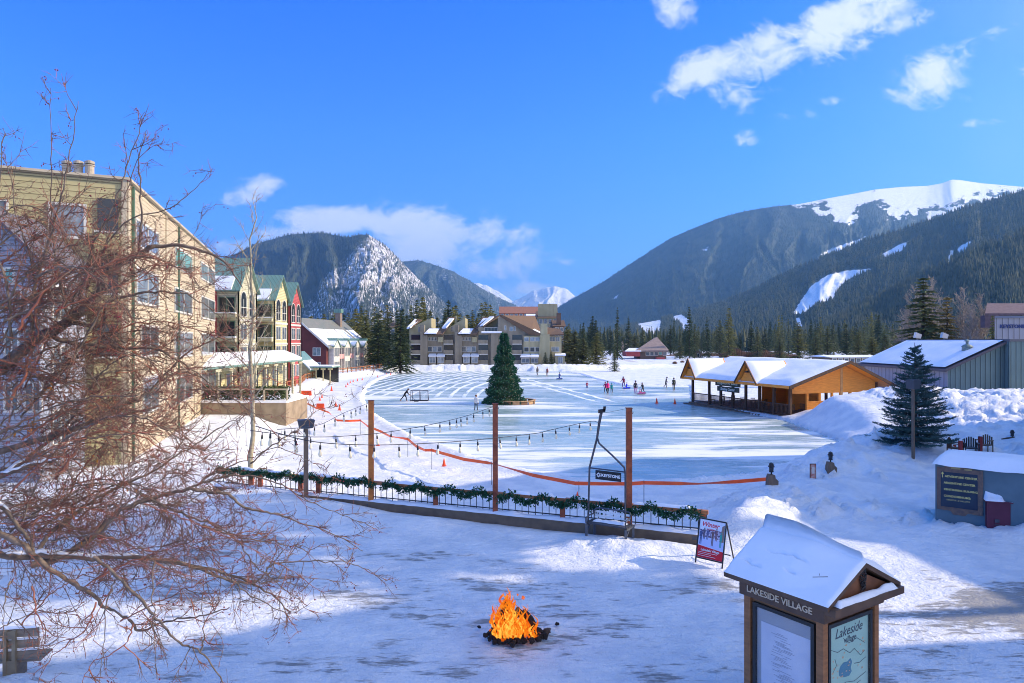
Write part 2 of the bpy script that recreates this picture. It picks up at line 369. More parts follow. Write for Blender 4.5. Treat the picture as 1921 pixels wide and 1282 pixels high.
    dg = bpy.context.evaluated_depsgraph_get(); m2 = bpy.data.meshes.new_from_object(o.evaluated_get(dg))
    COL.objects.unlink(o); bpy.data.objects.remove(o)
    m2.name = 'person'; m2.materials.clear()
    ms = [cloth('jacket_cloth', top), cloth('trouser_cloth', legs), skinm, bootm]
    for m_ in ms: m2.materials.append(m_)
    seg = [(Vector(J[a])*sc, Vector(J[b])*sc, a, b) for a, b in E if a[0] not in 'fg']
    def cls(c):
        best = None
        for p, q, a, b in seg:
            dd = q-p; t = max(0, min(1, (c-p).dot(dd)/max(dd.length_squared, 1e-9))); ds = (c-p-dd*t).length
            if best is None or ds < best[0]: best = (ds, a, b)
        a, b = best[1], best[2]
        if b in ('hd','ht'): return 2
        if b[:2] in ('pm',) or b[0] in 'fg' or b[:2] == 'th': return 2
        if b[:2] in ('an',): return 1
        if b[:2] == 'ft': return 3
        if b[:2] in ('kn','hp'): return 1 if (c.z < (hz-.10)*sc) else 0
        return 0
    m2.polygons.foreach_set('material_index', [cls(p.center) for p in m2.polygons]); m2.polygons.foreach_set('use_smooth', [True]*len(m2.polygons))
    o = bpy.data.objects.new('person', m2); COL.objects.link(o); o.location = loc; o.rotation_euler = (0,0,rz)
    tag(o, label, 'person', group)
    hd = Vector(J['hd'])*sc; mb = MB()
    if hat: mb.blob(hd+Vector((0,.01,.075))*sc, .115*sc, 10, 6, .03, seed, flat=.95); mb.lathe([(.118*sc,0),(.122*sc,.02*sc),(.118*sc,.04*sc)], hd+Vector((0,.005,.03))*sc, 10); mb.obj('knit_hat', cloth('hat_knit', hat), o, True)
    else: mb.blob(hd+Vector((0,.035,.035))*sc, .118*sc, 10, 6, .03, seed, flat=1.05); mb.obj('hair', mat('hair', hair, .6), o, True)
    for s in (-1,1):
        fm = MB(); fm.blob(hd+Vector((s*.03,-.098,.012))*sc, .012*sc, 6, 4, 0); fm.obj('eye', eyem, o)
        fm = MB(); fm.blob(hd+Vector((s*.088,0,0))*sc, .02*sc, 6, 4, 0, flat=1.4); fm.obj('ear', skinm, o)
    nm = MB(); nm.blob(hd+Vector((0,-.112,-.012))*sc, .016*sc, 6, 4, 0); nm.obj('nose', skinm, o)
    nm = MB(); nm.blob(hd+Vector((0,-.10,-.048))*sc, .018*sc, 6, 4, 0, flat=.4); nm.obj('mouth', lipm, o)
    return o
def onice(px, py): return G(px, py, ZL+.005)
grp = 'skaters on the frozen lake'
PEO = []
PEO.append(person('person in black bent forward sweeping the ice beside the hockey goal', onice(759,753.5), R(95), 1.75, (.012,.012,.016), (.01,.01,.014), None, (.01,.01,.01), 'bend'))
PEO.append(person('person in white jacket and dark trousers walking on the ice left of the decorated tree', onice(893,771), R(150), 1.6, (.85,.83,.85), (.05,.06,.09), None, (.16,.07,.03), 'stand'))
PEO.append(person('child in red and blue kneeling on the ice, leftmost of the far skaters', onice(1101,728), R(10), 1.25, (.45,.05,.09), (.03,.08,.3), (.5,.05,.08), pose='kneel', group=grp))
PEO.append(person('person in crimson jacket partly behind the bright pink jacket', onice(1136,737.5), R(-20), 1.5, (.5,.01,.12), (.02,.02,.03), (.3,.02,.08), pose='skate', group=grp))
PEO.append(person('person in bright pink jacket and black trousers on the ice', onice(1140,739), R(25), 1.66, (.85,.02,.22), (.02,.02,.025), None, pose='stand', group=grp))
PEO.append(person('child in teal jacket and dark trousers beside the pink jacket', onice(1147.5,738), R(-10), 1.32, (.02,.42,.36), (.03,.05,.06), (.05,.35,.3), pose='stand', group=grp))
PEO.append(person('person in wine red jacket and violet trousers behind the child in blue', onice(1170,728), R(-40), 1.72, (.3,.02,.07), (.08,.02,.22), None, pose='skate', group=grp))
PEO.append(person('child in bright blue snowsuit leaning beside the wine red jacket', onice(1175,729), R(60), 1.15, (.02,.03,.8), (.03,.04,.75), (.2,.02,.25), pose='kneel', group=grp))
PEO.append(person('person in black jacket and mauve trousers on the ice', onice(1192,739.5), R(15), 1.75, (.04,.04,.055), (.5,.2,.45), (.03,.03,.04), pose='stand', group=grp))
PEO.append(person('small child in pink and maroon sitting low on the ice', onice(1200,739.5), R(70), 1.0, (.6,.12,.3), (.25,.02,.06), (.6,.1,.3), pose='sit', group=grp))
PEO.append(person('person in charcoal coat bending over the small pink child', onice(1206,739), R(-60), 1.5, (.05,.06,.06), (.07,.09,.08), None, pose='skate', group=grp))
PEO.append(person('person in dark grey gliding with one leg back beside a taller skater', onice(1249,728.5), R(80), 1.68, (.045,.05,.06), (.04,.04,.05), (.05,.05,.06), pose='skate', group=grp))
PEO.append(person('tall person in dark olive jacket, rightmost skater on the ice', onice(1264,733), R(10), 1.82, (.05,.055,.03), (.12,.11,.07), None, pose='stand', group=grp))
PEO.append(person('person in grey coat at the far edge of the ice right of the decorated tree', onice(1008,704.5), R(20), 1.75, (.12,.11,.11), (.06,.06,.07), (.1,.1,.1), pose='walk', group=grp))
PEO.append(person('person in brick red coat at the far edge of the ice', onice(1026.5,706), R(-20), 1.7, (.4,.1,.07), (.25,.1,.08), None, pose='stand', group=grp))
PEO.append(person('person in navy coat crouching at the far edge of the ice beyond the decorated tree', onice(1049,711.5), R(40), 1.6, (.03,.07,.3), (.02,.05,.2), (.04,.12,.1), pose='kneel', group=grp))
PEO.append(person('person in dark clothes standing at the end of the lakeside walkway', G(716,694,-.9), R(0), 1.75, (.03,.03,.05), (.02,.02,.03), (.03,.03,.04), pose='walk'))
# ------------------------------------------------------------------ terrain
def sdf(x, y, poly):
    """signed distance to a polygon, positive inside"""
    x = np.asarray(x, float); y = np.asarray(y, float); d = np.full(x.shape, 1e12); ins = np.zeros(x.shape, bool); n = len(poly)
    for i in range(n):
        ax, ay = poly[i]; bx, by = poly[(i+1) % n]; ex, ey = bx-ax, by-ay
        t = np.clip(((x-ax)*ex+(y-ay)*ey)/(ex*ex+ey*ey+1e-12), 0, 1)
        d = np.minimum(d, (x-ax-t*ex)**2+(y-ay-t*ey)**2)
        c = ((ay > y) != (by > y)) & (x < (bx-ax)*(y-ay)/((by-ay) if by != ay else 1e-12)+ax); ins ^= c
    return np.sqrt(d)*np.where(ins, 1, -1)
def ridge(x, y, pts):
    """height of a chain of mounds: pts (x, y, h, w)"""
    z = np.zeros(np.shape(x))
    for (ax, ay, ah, aw), (bx, by, bh, bw) in zip(pts[:-1], pts[1:]):
        ex, ey = bx-ax, by-ay; t = np.clip(((x-ax)*ex+(y-ay)*ey)/(ex*ex+ey*ey), 0, 1)
        d2 = (x-ax-t*ex)**2+(y-ay-t*ey)**2; h = ah+(bh-ah)*t; w_ = aw+(bw-aw)*t
        z = np.maximum(z, h*np.exp(-d2/(w_*w_)))
    return z
LOWP = [(-11,28),(-5,25.3),(5.9,20.9),(7.8,22.2),(10.2,28.2),(13.5,31.5),(17,36),(20.5,40.5),(25,46),(25.8,52),(26.8,62),(36,66),(50,86),(90,96),(500,120),(500,9000),(-500,9000),(-500,172),(-27,172),
        (-29,157),(-30.5,141),(-33.5,122),(-29,95),(-26,78),(-23,62),(-18,45),(-14.5,34)]
ICEP = [tuple(G(a, b, ZL)[:2]) for a, b in [(775,697),(735,703),(706,715),(688,728),(681,741),(682,755),(696,775),(730,797),(775,822),(830,840),(890,862),(950,878),(1010,892),(1080,903),
        (1180,909),(1300,905),(1400,893),(1480,878),(1560,862),(1622,845),(1545,815),(1478,790),(1390,773),(1300,757),(1296,724),(1165,722),(1120,712),(1085,701),(1062,697),(900,696)]]
def fence_y(x): return 22.6-.40*x
def zg(x, y):
    x = np.asarray(x, float); y = np.asarray(y, float)
    dl = sdf(x, y, LOWP); di = sdf(x, y, ICEP)
    z = -.93*sstep(-.5, 3.0, dl)
    lump = fbm(x*1.1, y*1.1, 4, 3)
    z = z+(.06*(fbm(x*.5, y*.5, 3, 5)-.5)+.03*(lump-.5))*(1-sstep(-.2, .6, di))
    # rougher ploughed snow off the plaza
    plz = sstep(26, 31, y)+sstep(-.5, -3.5, -(dl+3))*0
    # far shore bank and side bank
    r = ridge(x, y, [(-27,166,1.3,2.5),(-15,165,1.5,2.2),(0,165,1.5,2.2),(14,166,1.5,2.4),(24,172,1.1,3),(40,190,.9,4)])
    z = z+r*(.72+.55*fbm(x*2.1+y*.3, y*.9, 5, 11))
    # windrow of ice chips round the rink
    wr = np.exp(-((di+.45)/.55)**2)*(.06+.28*fbm(x*1.8, y*1.8, 4, 21)); z = z+np.where(y < 150, wr*np.where(x > 12, .6, 1), 0)
    # berm in front of the pavilion
    xe = 22.6+(y-44.6)*.11
    front = 45-.35*np.clip(x-26, 0, 14)
    b = sstep(0, 1, (y-front)/10.0)*(1-sstep(58, 61.5, y))*sstep(0, 3.2, x-xe)
    hb = 1.35+.45*sstep(26.5, 31.5, x)-.5*sstep(40, 60, x)
    b = b*hb*(.82+.36*fbm(x*.22, y*.22, 3, 31))
    rough = sstep(28, 31, x)
    rdg = 1-np.abs(fbm(x*.75, y*.75, 5, 43, .6)-.5)*5
    b = b+rough*sstep(0, 1, (y-front+2)/4)*(1-sstep(57, 60, y))*(.45*(fbm(x*.6, y*.6, 5, 41)-.45)+.42*np.clip(rdg, -1, 1)+.22*(fbm(x*3, y*3, 4, 44)-.5))
    b = b+(1-rough)*sstep(0, 1, (y-front)/4)*(1-sstep(57, 60, y))*sstep(0, 2, x-xe)*.22*(fbm(x*.9, y*.9, 4, 42)-.5)
    dip = 1-.62*sstep(61, 60.2, y)*0
    z = z+b*dip
    # shore bank from the fence end past the lanterns to the spruce
    sb = ridge(x, y, [(7.1,22.0,.75,1.1),(8.4,24.0,.5,1.2),(10.6,27.6,.10,1.6),(14,31.0,.18,2.2),(18,36.5,.75,3.0),(24,40,.9,3.6),(32,41,1.1,4)])
    z = z+sb*(.55+.9*fbm(x*.9, y*.9, 5, 51))
    rg = sstep(6.5, 9, x)*sstep(20.5, 24, y)*(1-sstep(41, 45, y))*(1-sstep(.2, 1.5, di))
    z = z+rg*(.55*(fbm(x*.7, y*.7, 6, 53, .6)-.5)+.26*np.maximum(fbm(x*2.2, y*2.2, 5, 54)-.52, 0)*4*sstep(.45, .6, fbm(x*.35, y*.35, 3, 55)))
    lk_ = sstep(-.3, 1, dl)*(1-sstep(-3, -1, di))*(1-sstep(140, 160, y)); z = z+lk_*(.10*(fbm(x*.35+y*.1, y*.9, 4, 56)-.5)+.07*np.maximum(fbm(x*1.6, y*2.4, 4, 57)-.58, 0)*5)
    z = z+ridge(x, y, [(26,33.5,.7,1.6),(29,36,.9,2.0),(36,38,1.0,2)])*(.7+.6*fbm(x, y, 4, 52))
    # shovelled lumps: in front of the kerb, round the chair, round the bin
    z = z+ridge(x, y, [(-10,25.6,.55,1.6),(-7.0,24.4,.42,1.1),(-4.3,23.2,.25,.8),(0,21.8,.12,.5),(5,19.9,.10,.5)])*(.8+.4*lump)
    z = z+ridge(x, y, [(2.0,20.2,.20,.8),(3.6,19.6,.26,.9),(5.0,19.6,.12,.5)])*(.3+1.4*fbm(x*2.2, y*2.2, 5, 61))
    z = z+ridge(x, y, [(16.2,21.2,.55,.6),(17.5,21.0,.7,.9)])+ridge(x, y, [(13.6,22.6,.10,.5),(15.2,21.2,.12,.6)])
    z = z+ridge(x, y, [(-9.6,11.0,.5,.9),(-8.3,11.4,.35,.8),(-7.6,10.2,.3,.9)])*(.5+1.*fbm(x*2, y*2, 4, 62))
    # tyre and shovel furrows on the plaza, finer relief
    pm = (1-sstep(19, 24, y+.36*x))*(1-sstep(12, 20, np.abs(x))*.3)
    z = z+pm*(.045*(fbm(x*.6+y*.5, (y-x*.25)*2.6, 4, 71)-.5)+.02*(fbm(x*4, y*6, 3, 73)-.5))
    # beyond the terrain of the village: gentle valley floor
    z = z+sstep(230, 420, y)*.5+np.where(y > 250, 1.2*(fbm(x*.02, y*.02, 3, 81)-.5), 0)*sstep(250, 400, y)
    # terrace level by the left buildings
    z = np.where(di > .2, -1.25, z)
    return z
def zg1(x, y): return float(zg(np.array([x]), np.array([y]))[0])
ys = list(np.arange(-22, 5, .9)); yv = 5.0
while yv < 300: ys.append(yv); yv += max(.1, .0062*yv)
while yv < 20000: ys.append(yv); yv *= 1.035
ys = np.array(ys); ncol = 620
sx_ = np.linspace(-1, 1, ncol); X = sx_[None, :]*(.85*ys[:, None]+22); Y = np.repeat(ys[:, None], ncol, 1)
Z = zg(X, Y)
V_ = np.stack([X.ravel(), Y.ravel(), Z.ravel()], 1)
i = np.arange(len(ys)-1)[:, None]*ncol+np.arange(ncol-1)[None, :]
Fq = np.stack([i, i+1, i+ncol+1, i+ncol], -1).reshape(-1, 4)

def nodes(m): 
    nt = m.node_tree
    return nt, nt.nodes, nt.links
def ground_mat():
    m = mat('snow_ground', (.86,.87,.9), .55, None, 1, 0, spec=.3); nt, nd, lk = nodes(m); b = nd['Principled BSDF']
    def N(t): return nd.new(t)
    def mth(op, a, b_=None, c=None):
        n = N('ShaderNodeMath'); n.operation = op
        for i, x in enumerate((a, b_, c)):
            if x is None: continue
            if isinstance(x, (int, float)): n.inputs[i].default_value = x
            else: lk.new(x, n.inputs[i])
        return n.outputs[0]
    def mr(v, a, b_, lo=0, hi=1):
        n = N('ShaderNodeMapRange'); n.interpolation_type = 'SMOOTHSTEP'; lk.new(v, n.inputs[0])
        for k, q in ((1,a),(2,b_),(3,lo),(4,hi)): n.inputs[k].default_value = q
        return n.outputs[0]
    tc = N('ShaderNodeTexCoord'); sp = N('ShaderNodeSeparateXYZ'); lk.new(tc.outputs['Object'], sp.inputs[0])
    def noise(sc, st=(1,1,1), rot=0, det=6, dist=0, rg=.6):
        mp = N('ShaderNodeMapping'); mp.inputs['Scale'].default_value = st; mp.inputs['Rotation'].default_value = (0,0,rot); lk.new(tc.outputs['Object'], mp.inputs[0])
        n = N('ShaderNodeTexNoise'); n.inputs['Scale'].default_value = sc; n.inputs['Detail'].default_value = det; n.inputs['Distortion'].default_value = dist; n.inputs['Roughness'].default_value = rg
        lk.new(mp.outputs[0], n.inputs['Vector']); return n.outputs['Fac']
    # trodden plaza: dark paving showing through in dragged streaks
    fy = mth('ADD', sp.outputs[1], mth('MULTIPLY', sp.outputs[0], .30))
    reg = mth('MULTIPLY', mr(fy, 18.5, 21.5, 1, 0), mr(sp.outputs[1], 9, 11.5))
    rb = mth('MULTIPLY', mr(sp.outputs[0], 8.2, 11), mr(sp.outputs[1], 24, 14.5))
    reg2 = mth('MAXIMUM', mth('MULTIPLY', reg, .8), mth('MULTIPLY', rb, 1.0))
    st = noise(2.1, (.55,2.0,1), R(-14), 10, .5, .72); blot = noise(.36, (1,1.3,1), .4, 3); fine = noise(9, (.5,2,1), R(-14), 5)
    st = mth('ADD', mth('MULTIPLY', st, .55), mth('MULTIPLY', noise(1.7, (.6,1.9,1), R(24), 10, .6, .72), .45)); mk = mth('ADD', mth('MULTIPLY', st, .62), mth('MULTIPLY', blot, .38)); mk = mth('ADD', mk, mth('MULTIPLY', mth('SUBTRACT', fine, .5), .16))
    mk = mth('ADD', mk, mth('MULTIPLY', mth('SUBTRACT', reg2, 1), .5)); mk = mth('ADD', mk, mth('MULTIPLY', rb, .045))
    patch = mr(mk, .428, .50)
    dirt = N('ShaderNodeMix'); dirt.data_type = 'RGBA'; lk.new(mr(noise(3, det=3), .4, .6), dirt.inputs[0]); dirt.inputs[6].default_value = (.16,.15,.14,1); dirt.inputs[7].default_value = (.22,.19,.14,1)
    sn = N('ShaderNodeMix'); sn.data_type = 'RGBA'; lk.new(mr(noise(.8, det=5), .35, .65), sn.inputs[0]); sn.inputs[6].default_value = (.70,.74,.80,1); sn.inputs[7].default_value = (.88,.885,.90,1)
    # packed, greyer snow between the streaks
    pk = N('ShaderNodeMix'); pk.data_type = 'RGBA'; lk.new(mth('MULTIPLY', mr(mk, .33, .50), .38), pk.inputs[0]); lk.new(sn.outputs[2], pk.inputs[6]); pk.inputs[7].default_value = (.60,.62,.66,1)
    mx = N('ShaderNodeMix'); mx.data_type = 'RGBA'; lk.new(mth('MULTIPLY', patch, .72), mx.inputs[0]); lk.new(pk.outputs[2], mx.inputs[6]); lk.new(dirt.outputs[2], mx.inputs[7])
    # brush stubble and tracks on the far field
    far = mth('MULTIPLY', mr(sp.outputs[1], 170, 240), mr(noise(.09, (1,.25,1), .2, 7, .4), .54, .64))
    mf = N('ShaderNodeMix'); mf.data_type = 'RGBA'; lk.new(mth('MULTIPLY', far, .65), mf.inputs[0]); lk.new(mx.outputs[2], mf.inputs[6]); mf.inputs[7].default_value = (.42,.36,.32,1)
    ff = N('ShaderNodeMix'); ff.data_type = 'RGBA'; lk.new(mr(sp.outputs[1], 420, 700), ff.inputs[0]); lk.new(mf.outputs[2], ff.inputs[6]); ff.inputs[7].default_value = (.06,.07,.05,1)
    lk.new(ff.outputs[2], b.inputs['Base Color'])
    h = mth('ADD', mth('MULTIPLY', noise(3.2, (1,1.6,1), .2, 8, .2), 1.0), mth('MULTIPLY', noise(16, det=5), .35)); h = mth('SUBTRACT', h, mth('MULTIPLY', patch, .25))
    bp = N('ShaderNodeBump'); bp.inputs['Strength'].default_value = 1.0; bp.inputs['Distance'].default_value = .13; lk.new(h, bp.inputs['Height']); lk.new(bp.outputs[0], b.inputs['Normal'])
    return m
M['ground'] = ground_mat()
struct(npmesh('snow_ground', V_, Fq, M['ground'], smooth=True))

def ice_mat():
    m = mat('lake_ice', (.4,.5,.52), .2, None, spec=.5); nt, nd, lk = nodes(m); b = nd['Principled BSDF']
    def N(t): return nd.new(t)
    def mth(op, a, b_=None):
        n = N('ShaderNodeMath'); n.operation = op
        for i, x in enumerate((a, b_)):
            if x is None: continue
            if isinstance(x, (int, float)): n.inputs[i].default_value = x
            else: lk.new(x, n.inputs[i])
        return n.outputs[0]
    def mr(v, a, b_, lo=0, hi=1):
        n = N('ShaderNodeMapRange'); n.interpolation_type = 'SMOOTHSTEP'; lk.new(v, n.inputs[0])
        for k, q in ((1,a),(2,b_),(3,lo),(4,hi)): n.inputs[k].default_value = q
        return n.outputs[0]
    tc = N('ShaderNodeTexCoord'); sp = N('ShaderNodeSeparateXYZ'); lk.new(tc.outputs['Object'], sp.inputs[0]); x, y = sp.outputs[0], sp.outputs[1]
    def noise(sc, st=(1,1,1), rot=0, det=6, dist=0, rg=.6):
        mp = N('ShaderNodeMapping'); mp.inputs['Scale'].default_value = st; mp.inputs['Rotation'].default_value = (0,0,rot); lk.new(tc.outputs['Object'], mp.inputs[0])
        n = N('ShaderNodeTexNoise'); n.inputs['Scale'].default_value = sc; n.inputs['Detail'].default_value = det; n.inputs['Distortion'].default_value = dist; n.inputs['Roughness'].default_value = rg
        lk.new(mp.outputs[0], n.inputs['Vector']); return n.outputs['Fac']
    # ploughed arcs at the far end
    ax = mth('SUBTRACT', x, 3.0); ay = mth('MULTIPLY', mth('SUBTRACT', y, 92), .22)
    d = mth('SQRT', mth('ADD', mth('MULTIPLY', ax, ax), mth('MULTIPLY', ay, ay)))
    d = mth('ADD', d, mth('MULTIPLY', mth('SUBTRACT', noise(.16, (1,.4,1), det=4), .5), 1.4))
    s = mth('SINE', mth('MULTIPLY', d, 2*math.pi/1.75)); arc = mr(s, .35, .95)
    wv = mth('MULTIPLY', mr(noise(.5, (1,.2,1), det=4), .3, .5), mth('MULTIPLY', mr(y, 84, 93), mth('MULTIPLY', mr(d, 2.2, 4.5), mr(x, 7, 2))))
    arc = mth('MULTIPLY', arc, wv)
    # right-hand curving tracks past the tree
    e = mth('ADD', mth('SUBTRACT', x, 2.5), mth('MULTIPLY', mth('SUBTRACT', y, 95), .03)); e2 = mth('SUBTRACT', y, mth('SUBTRACT', 140, mth('MULTIPLY', x, 5.2)))
    e2 = mth('ADD', e2, mth('MULTIPLY', mth('SUBTRACT', noise(.2, det=4), .5), 12))
    tr = mth('MULTIPLY', mr(mth('SINE', mth('MULTIPLY', e2, .55)), .45, .95), mth('MULTIPLY', mr(mth('ABSOLUTE', e2), 14, 7), mth('MULTIPLY', mr(x, 1, 3), mr(y, 78, 84))))
    # skate-dragged snow: long streaks nearly across the view
    s1 = noise(.55, (.16,1.0,1), R(9), 9, .5, .68); s2 = noise(.3, (.25,1.2,1), R(-16), 8, .4, .66)
    big = noise(.09, (.5,1,1), .3, 3)
    st = mth('ADD', mth('MULTIPLY', s1, .55), mth('MULTIPLY', s2, .45)); st = mth('ADD', st, mth('MULTIPLY', mth('SUBTRACT', big, .5), .45))
    st = mth('ADD', st, mr(y, 46, 72, .045, -.005))
    streak = mr(st, .50, .59)
    fine = mr(noise(2.2, (.2,1.6,1), R(20), 8, .6), .52, .62)
    w_ = mth('MAXIMUM', mth('MAXIMUM', arc, tr), mth('MAXIMUM', mth('MULTIPLY', streak, .9), mth('MULTIPLY', fine, .35)))
    ed = mth('MAXIMUM', w_, mth('MULTIPLY', mr(y, 37, 33), .6)); w_ = ed
    ic = N('ShaderNodeMix'); ic.data_type = 'RGBA'; lk.new(mr(noise(.25, (.4,1,1), .2, 5), .35, .65), ic.inputs[0]); ic.inputs[6].default_value = (.22,.35,.37,1); ic.inputs[7].default_value = (.40,.52,.54,1)
    mx = N('ShaderNodeMix'); mx.data_type = 'RGBA'; lk.new(w_, mx.inputs[0]); lk.new(ic.outputs[2], mx.inputs[6]); mx.inputs[7].default_value = (.86,.87,.9,1)
    lk.new(mx.outputs[2], b.inputs['Base Color']); lk.new(mr(w_, 0, 1, .24, .7), b.inputs['Roughness'])
    bp = N('ShaderNodeBump'); bp.inputs['Strength'].default_value = .5; bp.inputs['Distance'].default_value = .05
    lk.new(mth('ADD', w_, mth('MULTIPLY', noise(5, det=4), .3)), bp.inputs['Height']); lk.new(bp.outputs[0], b.inputs['Normal'])
    return m
M['ice'] = ice_mat()
bm = bmesh.new(); vs = [bm.verts.new((a, b, ZL)) for a, b in ICEP]; bm.faces.new(vs[::-1]); bmesh.ops.triangulate(bm, faces=bm.faces[:])
me = bpy.data.meshes.new('frozen_lake'); bm.normal_update()
for f_ in bm.faces:
    if f_.normal.z < 0: f_.normal_flip()
bm.to_mesh(me); bm.free(); me.materials.append(M['ice'])
o = bpy.data.objects.new('frozen_lake', me); COL.objects.link(o); struct(o)

# ------------------------------------------------------------------ mountains
def mount_mat(name, forest, forest2, snow=(.84,.86,.9), rock=(.30,.27,.25), sc=.02, rk_=(.56,.66)):
    """attribute 'snow' 0..1 says how open the slope is; forest texture elsewhere"""
    m = mat(name, forest, .9, spec=.1); nt, nd, lk = nodes(m); b = nd['Principled BSDF']
    def N(t): return nd.new(t)
    def mr(v, a, b_, lo=0, hi=1):
        n = N('ShaderNodeMapRange'); n.interpolation_type = 'SMOOTHSTEP'; lk.new(v, n.inputs[0])
        for k, q in ((1,a),(2,b_),(3,lo),(4,hi)): n.inputs[k].default_value = q
        return n.outputs[0]
    tc = N('ShaderNodeTexCoord')
    def noise(s, det=6, st=(1,1,1)):
        mp = N('ShaderNodeMapping'); mp.inputs['Scale'].default_value = st; lk.new(tc.outputs['Object'], mp.inputs[0])
        n = N('ShaderNodeTexNoise'); n.inputs['Scale'].default_value = s; n.inputs['Detail'].default_value = det; lk.new(mp.outputs[0], n.inputs['Vector']); return n.outputs['Fac']
    at = N('ShaderNodeAttribute'); at.attribute_name = 'snow'
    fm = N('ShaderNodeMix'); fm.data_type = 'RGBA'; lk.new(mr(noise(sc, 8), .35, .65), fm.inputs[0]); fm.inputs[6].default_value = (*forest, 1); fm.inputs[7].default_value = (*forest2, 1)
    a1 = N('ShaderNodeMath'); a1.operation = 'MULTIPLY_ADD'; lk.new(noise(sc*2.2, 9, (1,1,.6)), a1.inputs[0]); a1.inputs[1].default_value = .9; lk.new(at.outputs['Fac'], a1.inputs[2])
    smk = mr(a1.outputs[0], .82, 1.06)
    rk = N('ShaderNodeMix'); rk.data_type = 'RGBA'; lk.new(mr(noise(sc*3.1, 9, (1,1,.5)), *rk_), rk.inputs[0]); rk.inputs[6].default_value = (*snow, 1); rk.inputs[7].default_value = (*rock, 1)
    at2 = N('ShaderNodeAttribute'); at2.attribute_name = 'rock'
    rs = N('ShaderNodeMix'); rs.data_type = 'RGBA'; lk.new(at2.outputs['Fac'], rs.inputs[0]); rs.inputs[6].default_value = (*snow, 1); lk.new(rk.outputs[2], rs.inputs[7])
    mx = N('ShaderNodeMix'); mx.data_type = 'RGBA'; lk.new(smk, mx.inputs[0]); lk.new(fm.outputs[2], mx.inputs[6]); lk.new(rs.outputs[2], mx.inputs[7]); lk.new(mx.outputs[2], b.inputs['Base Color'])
    bp = N('ShaderNodeBump'); bp.inputs['Strength'].default_value = .7; bp.inputs['Distance'].default_value = 6; lk.new(noise(sc*2.5, 8), bp.inputs['Height']); lk.new(bp.outputs[0], b.inputs['Normal'])
    return m
def inpoly(x, y, poly): return sdf(x, y, poly)
TREEPTS = {}
def mountain(name, ctrl, Dr, Db, mt, nx=420, ny=110, pw=1.25, gully=.05, gf=14, snowfn=None, rockfn=None, z0=-3., back=.5, seed=0, jag=0., jf=3., calm=None):
    """ctrl: skyline (px,py); Dr / Db: distance of crest and foot at given px (list of (px,D) or number)"""
    pxs = np.linspace(ctrl[0][0], ctrl[-1][0], nx); py = np.interp(pxs, [c[0] for c in ctrl], [c[1] for c in ctrl])
    py = py+jag*(fbm(pxs*.05*jf, pxs*0, 5, seed)-.5)*2
    f = lambda D: np.interp(pxs, [c[0] for c in D], [c[1] for c in D]) if isinstance(D, list) else np.full(nx, float(D))
    ker = np.hanning(61); ker /= ker.sum(); sm = lambda a: np.convolve(np.pad(a, 30, mode='edge'), ker, 'valid')
    dr, db = sm(f(Dr)), sm(f(Db)); k2 = np.hanning(9); k2 /= k2.sum(); py = np.convolve(np.pad(py, 4, mode='edge'), k2, 'valid'); zr = HC-(py-CY)/F*dr
    t = np.concatenate([np.linspace(0, 1, ny), 1+np.linspace(.03, 1, 14)])[:, None]
    tt = np.minimum(t, 1); Yg = db[None]+(dr-db)[None]*tt; ov = np.maximum(t-1, 0)
    H_ = (zr-z0)[None]; z = z0+H_*tt**pw
    al = pxs[None]*.01*gf/10+1.3*(fbm(pxs[None]*.02+3, tt*3, 4, seed+30)-.5)*2
    g = (np.abs(fbm(al+.6*fbm(al*.5, tt*2, 3, seed+9), tt*1.6, 5, seed)-.5)*2)
    g2 = fbm(al*5, tt*9, 4, seed+5)-.5
    env = np.sin(np.pi*np.clip(tt, 0, 1))**.7
    if calm: env = env*(1-.92*sstep(calm[0], calm[0]+60, pxs)[None]*sstep(calm[1], calm[1]+.2, tt))
    z = z+H_*env*gully*(g-.25)*1.3+H_*env*gully*.5*g2
    # depth wobble so spurs and side valleys catch the light
    Yg = Yg*(1+env*(.10*(fbm(al*.8, tt*1.3, 3, seed+3)-.5)+.02*g2))
    z = z-ov*H_*.6; Yg = Yg+ov*dr[None]*back
    Xg = (pxs[None]-CX)/F*np.where(ov > 0, Yg, Yg)
    V_ = np.stack([Xg.ravel(), Yg.ravel(), z.ravel()], 1); rws = t.shape[0]
    i = np.arange(rws-1)[:, None]*nx+np.arange(nx-1)[None, :]
    Fq = np.stack([i, i+1, i+nx+1, i+nx], -1).reshape(-1, 4)
    o = npmesh(name, V_, Fq, mt, smooth=True)
    ppx = CX+Xg/Yg*F; ppy = CY-(z-HC)/Yg*F
    sn = snowfn(ppx, ppy, tt+0*ppx) if snowfn else np.zeros(ppx.shape); rk = rockfn(ppx, ppy) if rockfn else np.zeros(ppx.shape)
    for nme, arr in (('snow', sn), ('rock', rk)):
        a = o.data.attributes.new(nme, 'FLOAT', 'POINT'); a.data.foreach_set('value', np.asarray(arr, np.float32).ravel())
    TREEPTS[name] = (Xg[:ny], Yg[:ny], z[:ny], sn[:ny])
    return struct(o)
mm_r = mount_mat('forest_slope', (.035,.055,.05), (.07,.085,.07), sc=.012)
mm_l = mount_mat('rocky_slope', (.04,.062,.055), (.08,.095,.075), snow=(.70,.73,.79), rock=(.22,.20,.19), sc=.014, rk_=(.38,.54))
mm_s = mount_mat('snow_slope', (.10,.11,.12), (.16,.16,.17), rock=(.3,.3,.32), sc=.004)
def soft(d, w_=6): return np.clip(.5+d/w_*.5, 0, 1)
